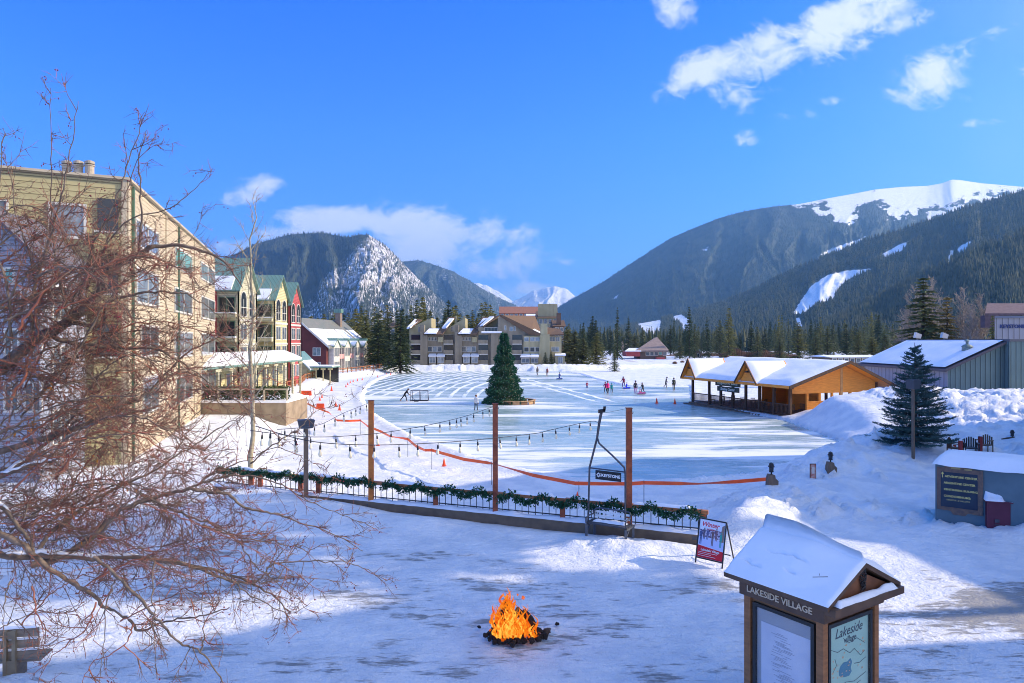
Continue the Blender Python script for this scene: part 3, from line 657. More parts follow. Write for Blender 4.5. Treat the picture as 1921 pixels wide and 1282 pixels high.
# far snow peaks closing the valley
mountain('distant_mountain_range', [(870,548),(890,530),(915,537),(940,550),(962,566),(975,560),(1000,546),(1040,537),(1062,542),(1085,560),(1120,600),(1160,620)], 12500, 8500, mm_s, 240, 70, gully=.16, gf=40,
         snowfn=lambda x, y, t: .55+.45*t, rockfn=lambda x, y: .7+0*x, seed=4, jag=2, z0=-60)
mountain('distant_peak', [(1020,600),(1045,578),(1075,558),(1105,543),(1150,560),(1200,600)], 9500, 7000, mm_s, 160, 60, gully=.14, gf=40, snowfn=lambda x, y, t: .5+.4*t, rockfn=lambda x, y: .6+0*x, seed=6, jag=2, z0=-60)
# left: rocky spur with a sunlit right flank
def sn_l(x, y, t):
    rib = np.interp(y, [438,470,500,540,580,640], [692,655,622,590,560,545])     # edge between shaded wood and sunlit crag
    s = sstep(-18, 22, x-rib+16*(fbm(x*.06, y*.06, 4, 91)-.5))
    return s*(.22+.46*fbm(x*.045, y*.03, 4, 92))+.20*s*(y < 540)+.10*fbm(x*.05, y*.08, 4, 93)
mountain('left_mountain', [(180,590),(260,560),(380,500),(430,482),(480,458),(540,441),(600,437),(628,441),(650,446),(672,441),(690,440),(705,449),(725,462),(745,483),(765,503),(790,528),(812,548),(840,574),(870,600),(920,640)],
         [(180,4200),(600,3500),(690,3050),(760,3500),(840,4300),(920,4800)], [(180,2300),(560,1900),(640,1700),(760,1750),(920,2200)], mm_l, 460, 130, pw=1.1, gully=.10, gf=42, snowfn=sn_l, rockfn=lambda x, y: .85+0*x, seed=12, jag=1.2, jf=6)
mountain('second_left_mountain', [(700,500),(745,490),(790,489),(820,499),(850,510),(880,526),(910,545),(940,560),(965,572),(1000,600),(1040,632)], [(700,6200),(850,6000),(1040,7000)], 3800, mm_l, 260, 90, gully=.12, gf=40,
         snowfn=lambda x, y, t: .16+.30*fbm(x*.06, y*.05, 4, 95), rockfn=lambda x, y: .6+0*x, seed=15, jag=1.5)
# right: main ski mountain with its bald snowy top
TL = ([1480,1500,1530,1560,1590,1610,1640,1680,1720,1760,1800,1850,1921,2100], [383,388,400,410,436,404,376,418,410,412,396,380,372,370])
def sn_r(x, y, t):
    tl = np.interp(x, *TL)+34*(fbm(x*.06, y*.07, 5, 97)-.5)
    s = sstep(13, -13, y-tl)
    s = s*(.92-.75*sstep(.48, .56, fbm(x*.07, y*.14, 5, 99))*sstep(-40, -6, y-tl))
    s = np.where(x < 1485, 0, s)
    for pl in ([(1535,480),(1560,466),(1600,452),(1632,441),(1612,454),(1570,474)], [(1145,562),(1160,553),(1158,560)], [(1315,470),(1330,462),(1326,472)]):
        s = np.maximum(s, soft(inpoly(x, y, pl), 4)*.8)
    return s
mountain('right_mountain', [(1000,612),(1050,575),(1090,552),(1130,530),(1180,497),(1230,465),(1260,446),(1310,425),(1350,409),(1400,396),(1450,388),(1500,383),(1530,377),(1560,371),(1600,364),(1640,356),(1690,351),(1740,349),(1768,344),(1785,337),(1800,338),(1840,344),(1921,351),(2080,360),(2300,380)],
         [(1000,6500),(1300,5200),(1500,5000),(1700,5600),(1921,6000),(2300,6000)], [(1000,3400),(1300,2600),(1500,2400),(1700,2600),(2300,2600)], mm_r, 620, 150, pw=1.15, gully=.07, gf=30, snowfn=sn_r, rockfn=lambda x, y: .08+0*x, seed=21, jag=.15, jf=8, calm=(1440,.6))
def sn_n(x, y, t):
    s = np.zeros(np.shape(x))
    for pl in ([(1488,588),(1505,560),(1522,536),(1555,516),(1590,508),(1640,504),(1600,519),(1578,535),(1560,562),(1528,572),(1505,590)], [(1655,478),(1690,458),(1706,452),(1690,472),(1664,484)],
               [(1795,468),(1808,458),(1822,452),(1812,470),(1800,478)], [(1775,500),(1783,470),(1790,470),(1782,505)], [(1196,607),(1240,600),(1236,634),(1215,634)], [(1262,598),(1272,580),(1280,592),(1292,600),(1296,626),(1284,628),(1280,608)], [(1500,620),(1492,596),(1500,596),(1506,618)]):
        s = np.maximum(s, soft(inpoly(x, y, pl)+3*(fbm(x*.2, y*.2, 3, 98)-.5), 3))
    return s*.95
mountain('near_right_slope', [(1120,634),(1170,612),(1220,604),(1300,585),(1350,570),(1400,549),(1450,525),(1500,500),(1560,477),(1620,452),(1700,428),(1760,408),(1800,394),(1860,376),(1921,357),(2050,320),(2300,290)],
         [(1120,2900),(1500,2500),(1921,2100),(2300,1900)], [(1120,1500),(1500,1150),(1921,900),(2300,850)], mm_r, 520, 130, pw=1.15, gully=.06, gf=24, snowfn=sn_n, seed=31, jag=1)
mountain('nearest_right_slope', [(1480,640),(1560,606),(1640,566),(1700,536),(1760,505),(1820,478),(1880,456),(1921,438),(2050,400),(2300,360)],
         [(1480,1300),(1921,1150),(2300,1100)], [(1480,800),(1921,520),(2300,480)], mm_r, 300, 90, pw=1.15, gully=.05, gf=24, seed=37)

# ------------------------------------------------------------------ far woods: small conifers as masses
def fleck_trees(name, X, Y, Z, hh, mt, seed=0):
    n = len(X); rs = np.random.RandomState(seed); th = hh*(.7+.6*rs.rand(n)); tw = th*(.13+.06*rs.rand(n)); a = rs.rand(n)*6.28
    V_ = []; k = 4
    for (r_, h0) in ((1.0,.05),(.62,.42)):
        for q in range(k):
            V_.append(np.stack([X+tw*r_*np.cos(a+q*6.283/k), Y+tw*r_*np.sin(a+q*6.283/k), Z+th*h0+0*X], 1))
        V_.append(np.stack([X, Y, Z+th*(.62 if r_ == 1 else 1)], 1))
    V_ = np.stack(V_, 1).reshape(-1, 3); fs = []
    for b0 in (0, 5):
        for q in range(k): fs.append((b0+q, b0+(q+1) % k, b0+4))
    Fq = (np.arange(n)[:, None, None]*10+np.array(fs)[None]).reshape(-1, 3)
    o = npmesh(name, V_, Fq, mt, nv=3); o['kind'] = 'stuff'; return o
def woods(src, name, n, hh, mt, seed, keep=.35, tmin=0., tmax=1.):
    Xg, Yg, zg_, sn = TREEPTS[src]; rs = np.random.RandomState(seed); ny, nx = Xg.shape
    i = tmin*(ny-1)+rs.rand(n)*(ny-1.01)*(tmax-tmin); j = rs.rand(n)*(nx-1.01); a = i.astype(int); b = j.astype(int); fi = i-a; fj = j-b
    def bl(A): return (A[a, b]*(1-fj)+A[a, b+1]*fj)*(1-fi)+(A[a+1, b]*(1-fj)+A[a+1, b+1]*fj)*fi
    s = bl(sn); ok = rs.rand(n) > s/keep
    x, y, z = bl(Xg)[ok], bl(Yg)[ok], bl(zg_)[ok]
    return fleck_trees(name, x, y, z-1, hh, mt, seed)
M['farwood'] = mat('far_forest', (.045,.07,.055), .9, (.10,.115,.085), .012, lo=.3, hi=.7, spec=.1)
M['nearwood'] = mat('near_forest', (.03,.05,.036), .9, (.10,.105,.06), .03, lo=.3, hi=.7, spec=.1)
woods('right_mountain', 'distant_forest', 42000, 17, M['farwood'], 1, .45)
woods('near_right_slope', 'hillside_forest', 30000, 15, M['nearwood'], 2, .3)
woods('nearest_right_slope', 'lower_hillside_forest', 9000, 14, M['nearwood'], 3, .5)
woods('left_mountain', 'left_hillside_forest', 34000, 14, M['farwood'], 4, 1.0)
woods('second_left_mountain', 'second_hillside_forest', 9000, 16, M['farwood'], 5, .8)
# valley-floor forest belt
rs = np.random.RandomState(9); n = 5200; ty = 470*(1700/470)**rs.rand(n); tx = (rs.uniform(560, 1921, n)-CX)/F*ty
ok = ~((ty < 480) & (tx < 130)); tx, ty = tx[ok], ty[ok]
fleck_trees('valley_forest', tx, ty, zg(tx, ty)-1, 15, M['nearwood'], 10)

# ------------------------------------------------------------------ the valley air
hz = MB(); hz.box(-11000,11000,-60,15500,-95,1480); ho = hz.obj('haze', []); ho['kind'] = 'stuff'
hm = bpy.data.materials.new('valley_haze'); hm.use_nodes = True; nt_ = hm.node_tree
for n_ in list(nt_.nodes): nt_.nodes.remove(n_)
ou_ = nt_.nodes.new('ShaderNodeOutputMaterial'); pv = nt_.nodes.new('ShaderNodeVolumePrincipled')
pv.inputs['Color'].default_value = (.24,.54,1.0,1); pv.inputs['Density'].default_value = 9.5e-5; pv.inputs['Anisotropy'].default_value = .2
nt_.links.new(pv.outputs[0], ou_.inputs['Volume']); ho.data.materials.clear(); ho.data.materials.append(hm)
# ------------------------------------------------------------------ buildings
class Wall:
    def __init__(s, O, u, z0=0):
        s.O = Vector((O[0], O[1], 0)); s.u = Vector((u[0], u[1], 0)).normalized(); s.n = Vector((s.u.y, -s.u.x, 0))   # n: to the right of u seen from above
        s.toward = 1
    def flip(s): s.n = -s.n; return s
    def pt(s, a, z, d=0): return s.O+s.u*a+s.n*d+Vector((0,0,z))
    def hit(s, px, py):
        d = Vector(((px-CX)/F, 1, -(py-CY)/F)); o = Vector((0,0,HC)); t = (s.O-o).dot(s.n)/d.dot(s.n); p = o+d*t
        return (p-s.O).dot(s.u), p.z
def panel(mb, W, a0, a1, z0, z1, d0, d1, mi=0): mb.ob(W.pt(a0, z0, d0), W.u*(a1-a0), W.n*(d1-d0), (0,0,z1-z0), mi)
def window(par, W, a0, a1, z0, z1, fr=None, gl=None, nx=2, ny=1, t=.09, d=.07, name='window', arch=False):
    if a1 < a0: a0, a1 = a1, a0
    if z1 < z0: z0, z1 = z1, z0
    fr = fr or M['frame']; gl = gl or M['glass']; mb = MB()
    panel(mb, W, a0-t, a0, z0-t, z1+t, -.02, d); panel(mb, W, a1, a1+t, z0-t, z1+t, -.02, d)
    panel(mb, W, a0, a1, z0-t, z0, -.02, d+.03)
    if not arch: panel(mb, W, a0, a1, z1, z1+t, -.02, d)
    for k in range(1, nx): a = a0+(a1-a0)*k/nx; panel(mb, W, a-t*.35, a+t*.35, z0, z1, .0, d-.01)
    for k in range(1, ny): z = z0+(z1-z0)*k/ny; panel(mb, W, a0, a1, z-t*.35, z+t*.35, .0, d-.015)
    if arch:
        c = (a0+a1)/2; r = (a1-a0)/2; prev = None
        for q in range(9):
            th = math.pi*q/8; p = W.pt(c+(r+t/2)*math.cos(th), z1+(r+t/2)*math.sin(th), d/2)
            if prev is not None: mb.bar(prev, p, t, d+.02, up=W.n)
            prev = p
    f = mb.obj(name, fr, par); g = MB(); panel(g, W, a0, a1, z0, z1, -.01, .025)
    if arch: g.prism([W.pt(c+r*math.cos(math.pi*q/10), z1+r*math.sin(math.pi*q/10), -.01) for q in range(11)], W.n*.035)
    g.obj('pane', gl, f); return f
def pwin(par, W, x0, y0, x1, y1, **k):
    a0, z1 = W.hit(x0, y0); _, z0 = W.hit(x0, y1); a1, zz1 = W.hit(x1, y0); _, zz0 = W.hit(x1, y1)
    return window(par, W, a0, a1, (z0+zz0)/2, (z1+zz1)/2, **k)
def railing_part(par, p, q, h=1.0, m=None, sp=.16, name='balcony_rail'):
    mb = MB(); p = Vector(p); q = Vector(q); up = Vector((0,0,h)); mb.bar(p+up, q+up, .07); mb.bar(p+Vector((0,0,.08)), q+Vector((0,0,.08)), .05); n = max(2, int((q-p).length/sp))
    for i in range(n+1): c = p.lerp(q, i/n); mb.bar(c, c+up, .035)
    return mb.obj(name, m or M['frame'], par)
def gable(par, x0, x1, y0, y1, z0, ze, zp, wallm, roofm, axis='x', ov=.45, th=.16, snow=None, name='wall'):
    """box with gable roof, ridge along axis"""
    mb = MB(); mb.box(x0, x1, y0, y1, z0, ze)
    if axis == 'x': ym = (y0+y1)/2; mb.prism([(x0,y0,ze),(x0,y1,ze),(x0,ym,zp)], (x1-x0,0,0))
    else: xm = (x0+x1)/2; mb.prism([(x0,y0,ze),(x1,y0,ze),(xm,y0,zp)], (0,y1-y0,0))
    w_ = mb.obj(name, wallm, par); r = MB(); s = MB()
    if axis == 'x':
        k = (zp-ze)/((y1-y0)/2)
        for sg, yy in ((-1,y0),(1,y1)):
            e = Vector((x0-ov, yy+sg*ov, ze-k*ov)); c = Vector((x0-ov, ym, zp))
            r.prism([e, c, c+Vector((0,0,th)), e+Vector((0,0,th))], (x1-x0+2*ov,0,0))
            if snow and sg == -1:
                a = e.lerp(c, .0)+Vector((.1,0,th)); b = e.lerp(c, snow)+Vector((.1,0,th))
                s.prism([a, b, b+Vector((0,0,.05)), a.lerp(b, .5)+Vector((0,0,.22)), a+Vector((0,0,.2))], (x1-x0+2*ov-1.0,0,0))
    else:
        k = (zp-ze)/((x1-x0)/2)
        for sg, xx in ((-1,x0),(1,x1)):
            e = Vector((xx+sg*ov, y0-ov, ze-k*ov)); c = Vector((xm, y0-ov, zp))
            r.prism([e, c, c+Vector((0,0,th)), e+Vector((0,0,th))], (0,y1-y0+2*ov,0))
            if snow:
                a = e+Vector((0,.1,th)); b = e.lerp(c, snow)+Vector((0,.1,th))
                s.prism([a, b, b+Vector((0,0,.05)), a.lerp(b, .5)+Vector((0,0,.22)), a+Vector((0,0,.2))], (0,y1-y0+2*ov-.4,0))
    r.obj('roof', roofm, par)
    if snow: s.obj('roof_snow', M['snow_roof'], par)
    return w_

# --- yellow condominium block
yb = thing('apartment_building', 'tall yellow lap-sided apartment block behind the bare tree, three vent chimneys on its flat roof', 'building', (-24,46,0))
yb.location = (0,0,0)
A = Vector((-18.9,34)); uF = Vector((-.89,-.455)); uR = Vector((-.279,.960)); B_ = A+uF*20; D = A+uR*32.6; C_ = B_+uR*32.6
mb = MB(); zt = 13.9; mb.prism([(p.x,p.y,-.8) for p in (A,B_,C_,D)], (0,0,zt+.8)); mb.obj('wall', M['yellow'], yb)
WF = Wall(A, uF).flip(); WR = Wall(A, uR)
if WF.n.y > 0: WF.flip()
if WR.n.x < 0: WR.flip()
mb = MB(); panel(mb, WF, .25, 19.9, -.6, zt-.12, 0, .06); mb.obj('gable_cladding', M['olive'], yb); WF.O = WF.O+WF.n*.06
mb = MB(); panel(mb, WF, -.2, 20.2, zt, zt+.12, -.6, .18); panel(mb, WR, 0.06, 32.9, zt+.002, zt+.122, -.6, .18)
for k in (0.02, 9.4, 20.3): panel(mb, WR, k, k+.22, -.4, zt-.02, 0, .07)
panel(mb, WF, 0, .22, -.4, zt-.02, 0, .10); mb.obj('roof_trim', M['tantrim'], yb)
mb = MB(); mb.prism([(p.x,p.y,zt+.05) for p in (A+uF*.8+uR*.8,B_-uF+uR,C_-uF-uR,D+uF-uR)], (0,0,.2)); mb.obj('roof', M['snow_roof'], yb)
for px in (125,147,168):
    c = MB(); x = XY(px, 34.6); y = 34.6; c.lathe([(.21,13.9),(.21,14.75)], (x,y,0), 14); c.lathe([(.25,14.75),(.25,14.80)], (x,y,0), 14); c.lathe([(.23,14.86),(.23,14.98),(.06,15.05)], (x,y,0), 14); c.lathe([(.12,14.8),(.12,14.86)], (x,y,0), 10)
    c.obj('chimney', mat('chimney_metal', (.42,.36,.28), .6, (.3,.26,.2), 6), yb)
pwin(yb, WF, 96, 386, 157, 443, gl=M['glass_pale'], nx=1, t=.12); pwin(yb, WF, 0, 378, 12, 402, nx=1)
for y0, y1 in ((512,556),(590,640),(700,760)): pwin(yb, WF, 130, y0, 158, y1, nx=1)
for (x0,y0,x1,y1,g) in ((254,428,296,470,'glass_pale'),(255,512,296,570,'glass_pale'),(264,614,296,666,'glass'),(268,708,296,770,'glass'),
        (328,475,359,508,'glass_teal'),(327,547,359,586,'glass'),(327,625,360,667,'glass'),(330,706,360,750,'glass'),
        (376,502,402,529,'glass_pale'),(377,562,402,598,'glass'),(377,628,402,664,'glass'),(377,694,402,730,'glass')):
    pwin(yb, WR, x0, y0, x1, y1, gl=M[g], nx=2, t=.11)
mb = MB(); panel(mb, WR, .9, 1.05, -.4, zt-.1, .02, .14); panel(mb, WR, 13.6, 13.7, -.4, zt-.1, .02, .12); mb.obj('downpipe', M['frame_green'], yb)
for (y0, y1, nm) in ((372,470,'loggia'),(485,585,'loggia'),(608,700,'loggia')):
    a0, z1 = WF.hit(183, y0); a1, z0 = WF.hit(222, y1); mb = MB(); panel(mb, WF, min(a0,a1), max(a0,a1), z0, z1, .062, .085); lo = mb.obj('recess_shade_panel', M['dark_glass_recess'], yb)  # flat dark sheet stands in for the shaded balcony recess
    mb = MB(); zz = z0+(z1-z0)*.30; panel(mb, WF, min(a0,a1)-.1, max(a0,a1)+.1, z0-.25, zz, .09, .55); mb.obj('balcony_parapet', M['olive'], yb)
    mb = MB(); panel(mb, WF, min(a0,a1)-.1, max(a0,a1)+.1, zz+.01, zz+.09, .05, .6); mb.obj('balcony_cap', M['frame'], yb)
# --- blue-grey gabled neighbour at the far left
bb = thing('gabled_house', 'blue-grey lap-sided gabled house at the left edge in front of the yellow apartment block', 'house')
gable(bb, -24.2, -20.1, 29.5, 32.6, -.6, 9.5, 11.5, M['bluegrey'], mat('slate_roof', (.14,.14,.17), .8, (.11,.10,.13), 3), 'y', snow=None, ov=.25)
W = Wall((-24.2,29.5), (1,0)); 
if W.n.y > 0: W.flip()
pwin(bb, W, 12, 505, 25, 531, gl=M['glass_teal'], nx=1, t=.08)
for (x0,y0,x1,y1) in ((30,545,52,580),(62,545,84,580),(12,620,34,665),(50,620,76,665),(12,720,34,770),(50,720,76,770)): pwin(bb, W, x0,y0,x1,y1, gl=M['glass'], nx=2)
WR2 = Wall((-20.1,29.5), (0,1))
if WR2.n.x < 0: WR2.flip()
for z in (1.5,4.3,7.0): window(bb, WR2, .8, 1.8, z, z+1.4)

# --- victorian row with three gabled bays
vb = thing('gabled_row_building', 'cream and red row with three steep green-roofed gables beyond the yellow block', 'building')
mb = MB(); mb.box(-46,-31.6,66.4,100,-.8,11.3); mb.obj('wall', M['cream'], vb)
mb = MB(); mb.prism([(-31.2,66,11.2),(-39,66,13.6),(-46.4,66,11.2),(-46.4,66,11.0),(-31.2,66,11.0)], (0,34.4,0)); mb.obj('roof', M['greenroof'], vb)
mb = MB(); mb.prism([(-31.25,67,11.24),(-34.5,67,12.25),(-34.5,67,12.33),(-31.3,67,11.5)], (0,32,0)); mb.obj('roof_snow', M['snow_roof'], vb)
for (y0, y1, xf, ze, zp, wm, side) in ((71.8,77.0,-28.4,11.6,14.8,'cream',1),(85.6,90.8,-29.4,11.4,14.3,'cream2',1),(95.2,100.1,-30.5,11.3,14.2,'redwall',0)):
    gable(vb, -40, xf, y0, y1, -.7, ze, zp, M[wm], M['greenroof'], 'x', ov=.35, snow=.42, name='gable_bay')
    W = Wall((xf,y0), (0,1))
    if W.n.x < 0: W.flip()
    m_ = (y1-y0)/2
    for c in (m_-1.15, m_+1.15): window(vb, W, c-.75, c+.75, 8.7, 10.5, gl=M['dark_glass_recess'], nx=2, ny=2, arch=True)
    for z in (1.2,3.9,6.3):
        for c in (m_-1.15, m_+1.15): window(vb, W, c-.8, c+.8, z, z+1.5, gl=M['glass'], nx=2)
    W.O = W.O+Vector((0,0,0)); mb = MB(); panel(mb, W, m_-.16, m_+.16, zp-1.5, zp-.9, .0, .05); mb.obj('gable_vent', M['frame_green'], vb)
    mb = MB()
    for a in (0,.0):
        panel(mb, W, -.02, .2, -.4, ze, 0, .08); panel(mb, W, (y1-y0)-.2, (y1-y0)+.02, -.4, ze, 0, .08)
    panel(mb, W, .21, y1-y0-.21, 8.15, 8.4, 0, .09); panel(mb, W, .21, y1-y0-.21, 5.6, 5.8, 0, .09); mb.obj('corner_trim', M['frame'], vb)
    WS = Wall((xf,y0), (-1,0))
    if WS.n.y > 0: WS.flip()
    if side:
        for z in (1.0,3.8,6.5,9.0): window(vb, WS, .35, 1.9, z, z+1.55, gl=M['dark_glass_recess'], nx=2, fr=M['frame_green'])
        mb = MB(); panel(mb, WS, 2.15, 3.1, -.5, 11.2, 0, .5); mb.obj('pilaster', M['redwall'], vb)
        for z in (3.4,6.1,8.6): 
            mb = MB(); panel(mb, WS, .1, 2.1, z-.12, z+.3, .01, .55); mb.obj('balcony_parapet', M['cream'], vb)
            mb = MB(); panel(mb, WS, .08, 2.12, z+.3, z+.42, .01, .6); mb.obj('balcony_snow', M['snow_roof'], vb)
WM = Wall((-31.6,66.4), (0,1))
if WM.n.x < 0: WM.flip()
for z in (1.2,3.9,6.6,9.2):
    for a in (1.5,4.0,12.3,16.5,25.6): window(vb, WM, a, a+1.5, z, z+1.5, gl=M['dark_glass_recess'])
# arcade with snow-covered roof along its foot
ar = thing('porch_arcade', 'low arcade with a long snow-covered roof along the foot of the gabled row', 'porch')
mb = MB(); mb.prism([(-28.4,58,4.7),(-25.9,58,3.75),(-25.9,58,3.6),(-28.4,58,4.55)], (0,28,0)); mb.obj('roof', M['greenroof'], ar)
mb = MB(); mb.prism([(-28.3,58.3,4.68),(-26.0,58.3,3.8),(-25.95,58.3,4.0),(-27,58.3,4.5),(-28.2,58.3,4.95)], (0,27.4,0)); mb.obj('roof_snow', M['snow_roof'], ar)
for k in range(10):
    y = 58.5+k*3; mb = MB(); mb.box(-26.25,-26.05,y,y+.2,-.8,3.6); mb.box(-26.24,-26.06,y-.55,y+.75,3.3,3.6); mb.obj('column', M['cream'], ar)
mb = MB(); mb.box(-28.6,-28.45,58,86,-.8,4.6); mb.obj('rear_wall', M['cream2'], ar)
WA = Wall((-28.45,58), (0,1))
if WA.n.x < 0: WA.flip()
for k in range(8): window(ar, WA, 1+k*3.3, 3+k*3.3, .5, 2.8, gl=M['dark_glass_recess'], fr=M['cream2'])
# gable pavilion on the shore
gz = thing('shore_pavilion', 'small butter-yellow pavilion with a green gable roof and arches at the end of the arcade', 'pavilion')
gable(gz, -38, -33.4, 113, 118.5, -.9, 1.9, 4.2, M['cream2'], M['greenroof'], 'y', ov=.7, snow=.5)
W = Wall((-38,113), (1,0))
if W.n.y > 0: W.flip()
window(gz, W, 1.5, 2.9, -.1, 1.6, gl=M['glass_pale'], arch=True)
for k in range(4):
    mb = MB(); x = -33.2+k*1.15; mb.box(x,x+.16,113,113.16,-.9,1.7); mb.box(x-.3,x+.46,113.01,113.15,1.35,1.7); mb.obj('column', M['cream2'], gz)
mb = MB(); mb.box(-33.3,-29.2,112.7,118,1.7,1.9); mb.obj('side_roof', M['greenroof'], gz); mb = MB(); mb.box(-33.2,-29.3,112.8,117.9,1.9,2.05); mb.obj('side_snow', M['snow_roof'], gz)
mb = MB(); mb.box(-33.3,-29.4,117.4,117.6,-.9,1.7); mb.obj('rear_wall', M['dark_glass_recess'], gz)
# --- red lodge with row of green dormers
lodgeroof = siding('weathered_green_roof', (.16,.19,.17), (.22,.21,.19), .6, vert=True, depth=.05, rough=.7)
lg = thing('red_lodge', 'dark red two-storey lodge with green metal roof and small gabled bays by the lake', 'building')
Nc = Vector((-37,138,0)); u = Vector((.124,.992,0)).normalized(); n_ = Vector((u.y,-u.x,0)); Lg = 24.5
def lp(a, d, z): return Nc+u*a-n_*d+Vector((0,0,z))
mb = MB(); mb.prism([lp(0,0,-.8),lp(0,12,-.8),lp(0,12,5.3),lp(0,6,10.4),lp(0,0,5.3)], u*Lg); mb.obj('wall', M['darkred'], lg)
mb = MB()
for s_ in (0,1):
    e = lp(-.8, -1 if s_ == 0 else 13, 4.6); c = lp(-.8, 6, 10.6); mb.prism([e, c, c+Vector((0,0,.22)), e+Vector((0,0,.22))], u*(Lg+1.6))
mb.obj('roof', lodgeroof, lg)
mb = MB()
for (a, ln) in ((-.5,7.2),(7.1,5.6),(13.2,5.2),(20,4.8)):
    e = lp(a, -.4, 5.25); c = lp(a, 5.2, 10.0); mb.prism([e, c, c+Vector((0,0,.06)), e+Vector((0,0,.25))], u*ln)
mb.obj('roof_snow', M['snow_roof'], lg)
mb = MB(); mb.prism([lp(-.85,-1,4.55),lp(-.85,6,10.55),lp(-.85,6,10.95),lp(-.85,-1,4.95)], -u*.15); mb.prism([lp(-.85,13,4.55),lp(-.85,6,10.55),lp(-.85,6,10.95),lp(-.85,13,4.95)], -u*.15); mb.obj('rake_board', M['frame'], lg)
mb = MB(); mb.ob(lp(18.5,5.4,8.5), u*1.2, n_*1.2, (0,0,4.0)); ch_ = mb.obj('chimney', mat('chimney_stone', (.26,.2,.16), .9, (.2,.15,.12), 3), lg)
mb = MB(); mb.ob(lp(18.3,5.6,12.5), u*1.6, n_*1.6, (0,0,.9)); mb.obj('chimney_cap', M['greenroof'], ch_)
WL = Wall((Nc.x,Nc.y), (u.x,u.y))
if WL.n.x < 0: WL.flip()
for k in range(4):
    a = 1.2+k*6.0
    mb = MB(); panel(mb, WL, a, a+3.2, -.8, 5.0, 0, 1.1); mb.obj('bay', M['frame'], lg)
    W2 = Wall((WL.pt(a,0,1.1).x, WL.pt(a,0,1.1).y), (u.x,u.y))
    if W2.n.x < 0: W2.flip()
    for z in (.2,3.0):
        for q in (0.3,1.75): window(lg, W2, q, q+1.15, z, z+1.7, gl=M['glass'])
    mb = MB(); c = WL.pt(a+1.6, 6.5, 1.35)
    for s_ in (0, 3.7): e = WL.pt(a-.25+s_, 4.85, 1.35); mb.prism([e, c, c+Vector((0,0,.2)), e+Vector((0,0,.2))], -WL.n*3.2)
    mb.obj('dormer_roof', M['greenroof'], lg)
    mb = MB(); e = WL.pt(a-.2, 5.1, 1.2); c2 = e.lerp(c, .8); mb.prism([e, c2, c2+Vector((0,0,.1)), e+Vector((0,0,.3))], -WL.n*2.6); mb.obj('dormer_snow', M['snow_roof'], lg)
    mb = MB(); mb.prism([WL.pt(a,5,1.1),WL.pt(a+3.2,5,1.1),WL.pt(a+1.6,6.4,1.1)], WL.n*.04); mb.obj('dormer_front', M['frame'], lg)
    mb = MB(); panel(mb, WL, a+3.25, a+5.95, 2.45, 2.65, .02, .9); panel(mb, WL, a+3.25, a+5.95, 2.65, 3.4, .82, .9); mb.obj('balcony', mat('pink_white_trim', (.6,.3,.28), .6), lg)
    mb = MB(); panel(mb, WL, a+4.5, a+4.65, -.8, 5.0, .8, .92); panel(mb, WL, a+3.35, a+3.5, -.8, 5.0, .8, .92); mb.obj('post', M['frame'], lg)
WE = Wall((lp(0,0,0).x,lp(0,0,0).y), (-n_.x,-n_.y))
if WE.n.y > 0: WE.flip()
for (a, z) in ((1.2,.3),(1.2,3.2),(4.5,.3)): window(lg, WE, a, a+1.5, z, z+1.5)
# raised stone terrace below the yellow block
tr2 = thing('stone_terrace', 'tan stone terrace with snow, hedge and rail at the foot of the yellow block', 'terrace')
mb = MB(); mb.box(-34,-18.6,57,63,-1.2,.95); mb.obj('base', mat('tan_stone', (.36,.28,.19), .9, (.24,.18,.12), 1.2, .6, 6), tr2)
mb = MB(); mb.box(-34,-18.5,56.9,63.1,.95,1.12); mb.obj('snow_cap', M['snow_roof'], tr2)
for k in range(8): mb = MB(); x = -32+k*1.9; mb.box(x,x+.14,57.3,57.44,1.12,2.1); mb.obj('post', M['tantrim'], tr2)
mb = MB(); mb.box(-33,-18.7,57.3,57.42,1.98,2.1); mb.obj('rail', M['tantrim'], tr2)
rs = np.random.RandomState(8); n = 5200; c = np.stack([rs.uniform(-33,-18.9,n), rs.uniform(57.8,59.2,n), 1.1+rs.rand(n)**.7*1.1], 1); d = rs.normal(size=(n,3)); d /= np.linalg.norm(d,axis=1)[:,None]; s2 = np.cross(d, rs.normal(size=(n,3))); s2 /= np.linalg.norm(s2,axis=1)[:,None]
npmesh('hedge', np.stack([c-s2*.07, c+s2*.07, c+d*.26],1).reshape(-1,3), np.arange(n*3).reshape(-1,3), M['pine_dark'], nv=3, parent=tr2)
# terrace wall and its rail along the shore
tw = thing('terrace_wall', 'long curved tan terrace wall and timber rail along the left shore of the lake', 'wall')
mb = MB(); sh_ = [(-28.4,84),(-29.2,95),(-32.3,108),(-33.9,122),(-32.2,132),(-30.9,141),(-29.4,157)]
for p, q in zip(sh_[:-1], sh_[1:]):
    d = (Vector(q)-Vector(p)).normalized()*.12; mb.bar((p[0]-d.x,p[1]-d.y,-.55), (q[0]+d.x,q[1]+d.y,-.55), .4, 1.0)
mb.obj('base', mat('tan_concrete', (.34,.27,.18), .9, (.26,.2,.14), 1.5), tw)
mb = MB()
for p, q in zip(sh_[:-1], sh_[1:]): mb.bar((p[0],p[1],.85), (q[0],q[1],.85), .14, .1); mb.bar((p[0],p[1],.3), (q[0],q[1],.3), .08, .08)
mb.obj('rail', M['rail'], tw)
for p, q in zip(sh_[:-1], sh_[1:]):
    n = int((Vector(q)-Vector(p)).length/2.2)
    for k in range(n): c = Vector(p).lerp(Vector(q), k/n); mb = MB(); mb.box(c.x-.08,c.x+.08,c.y-.08,c.y+.08,-.1,1.0); mb.obj('post', M['rail'], tw)

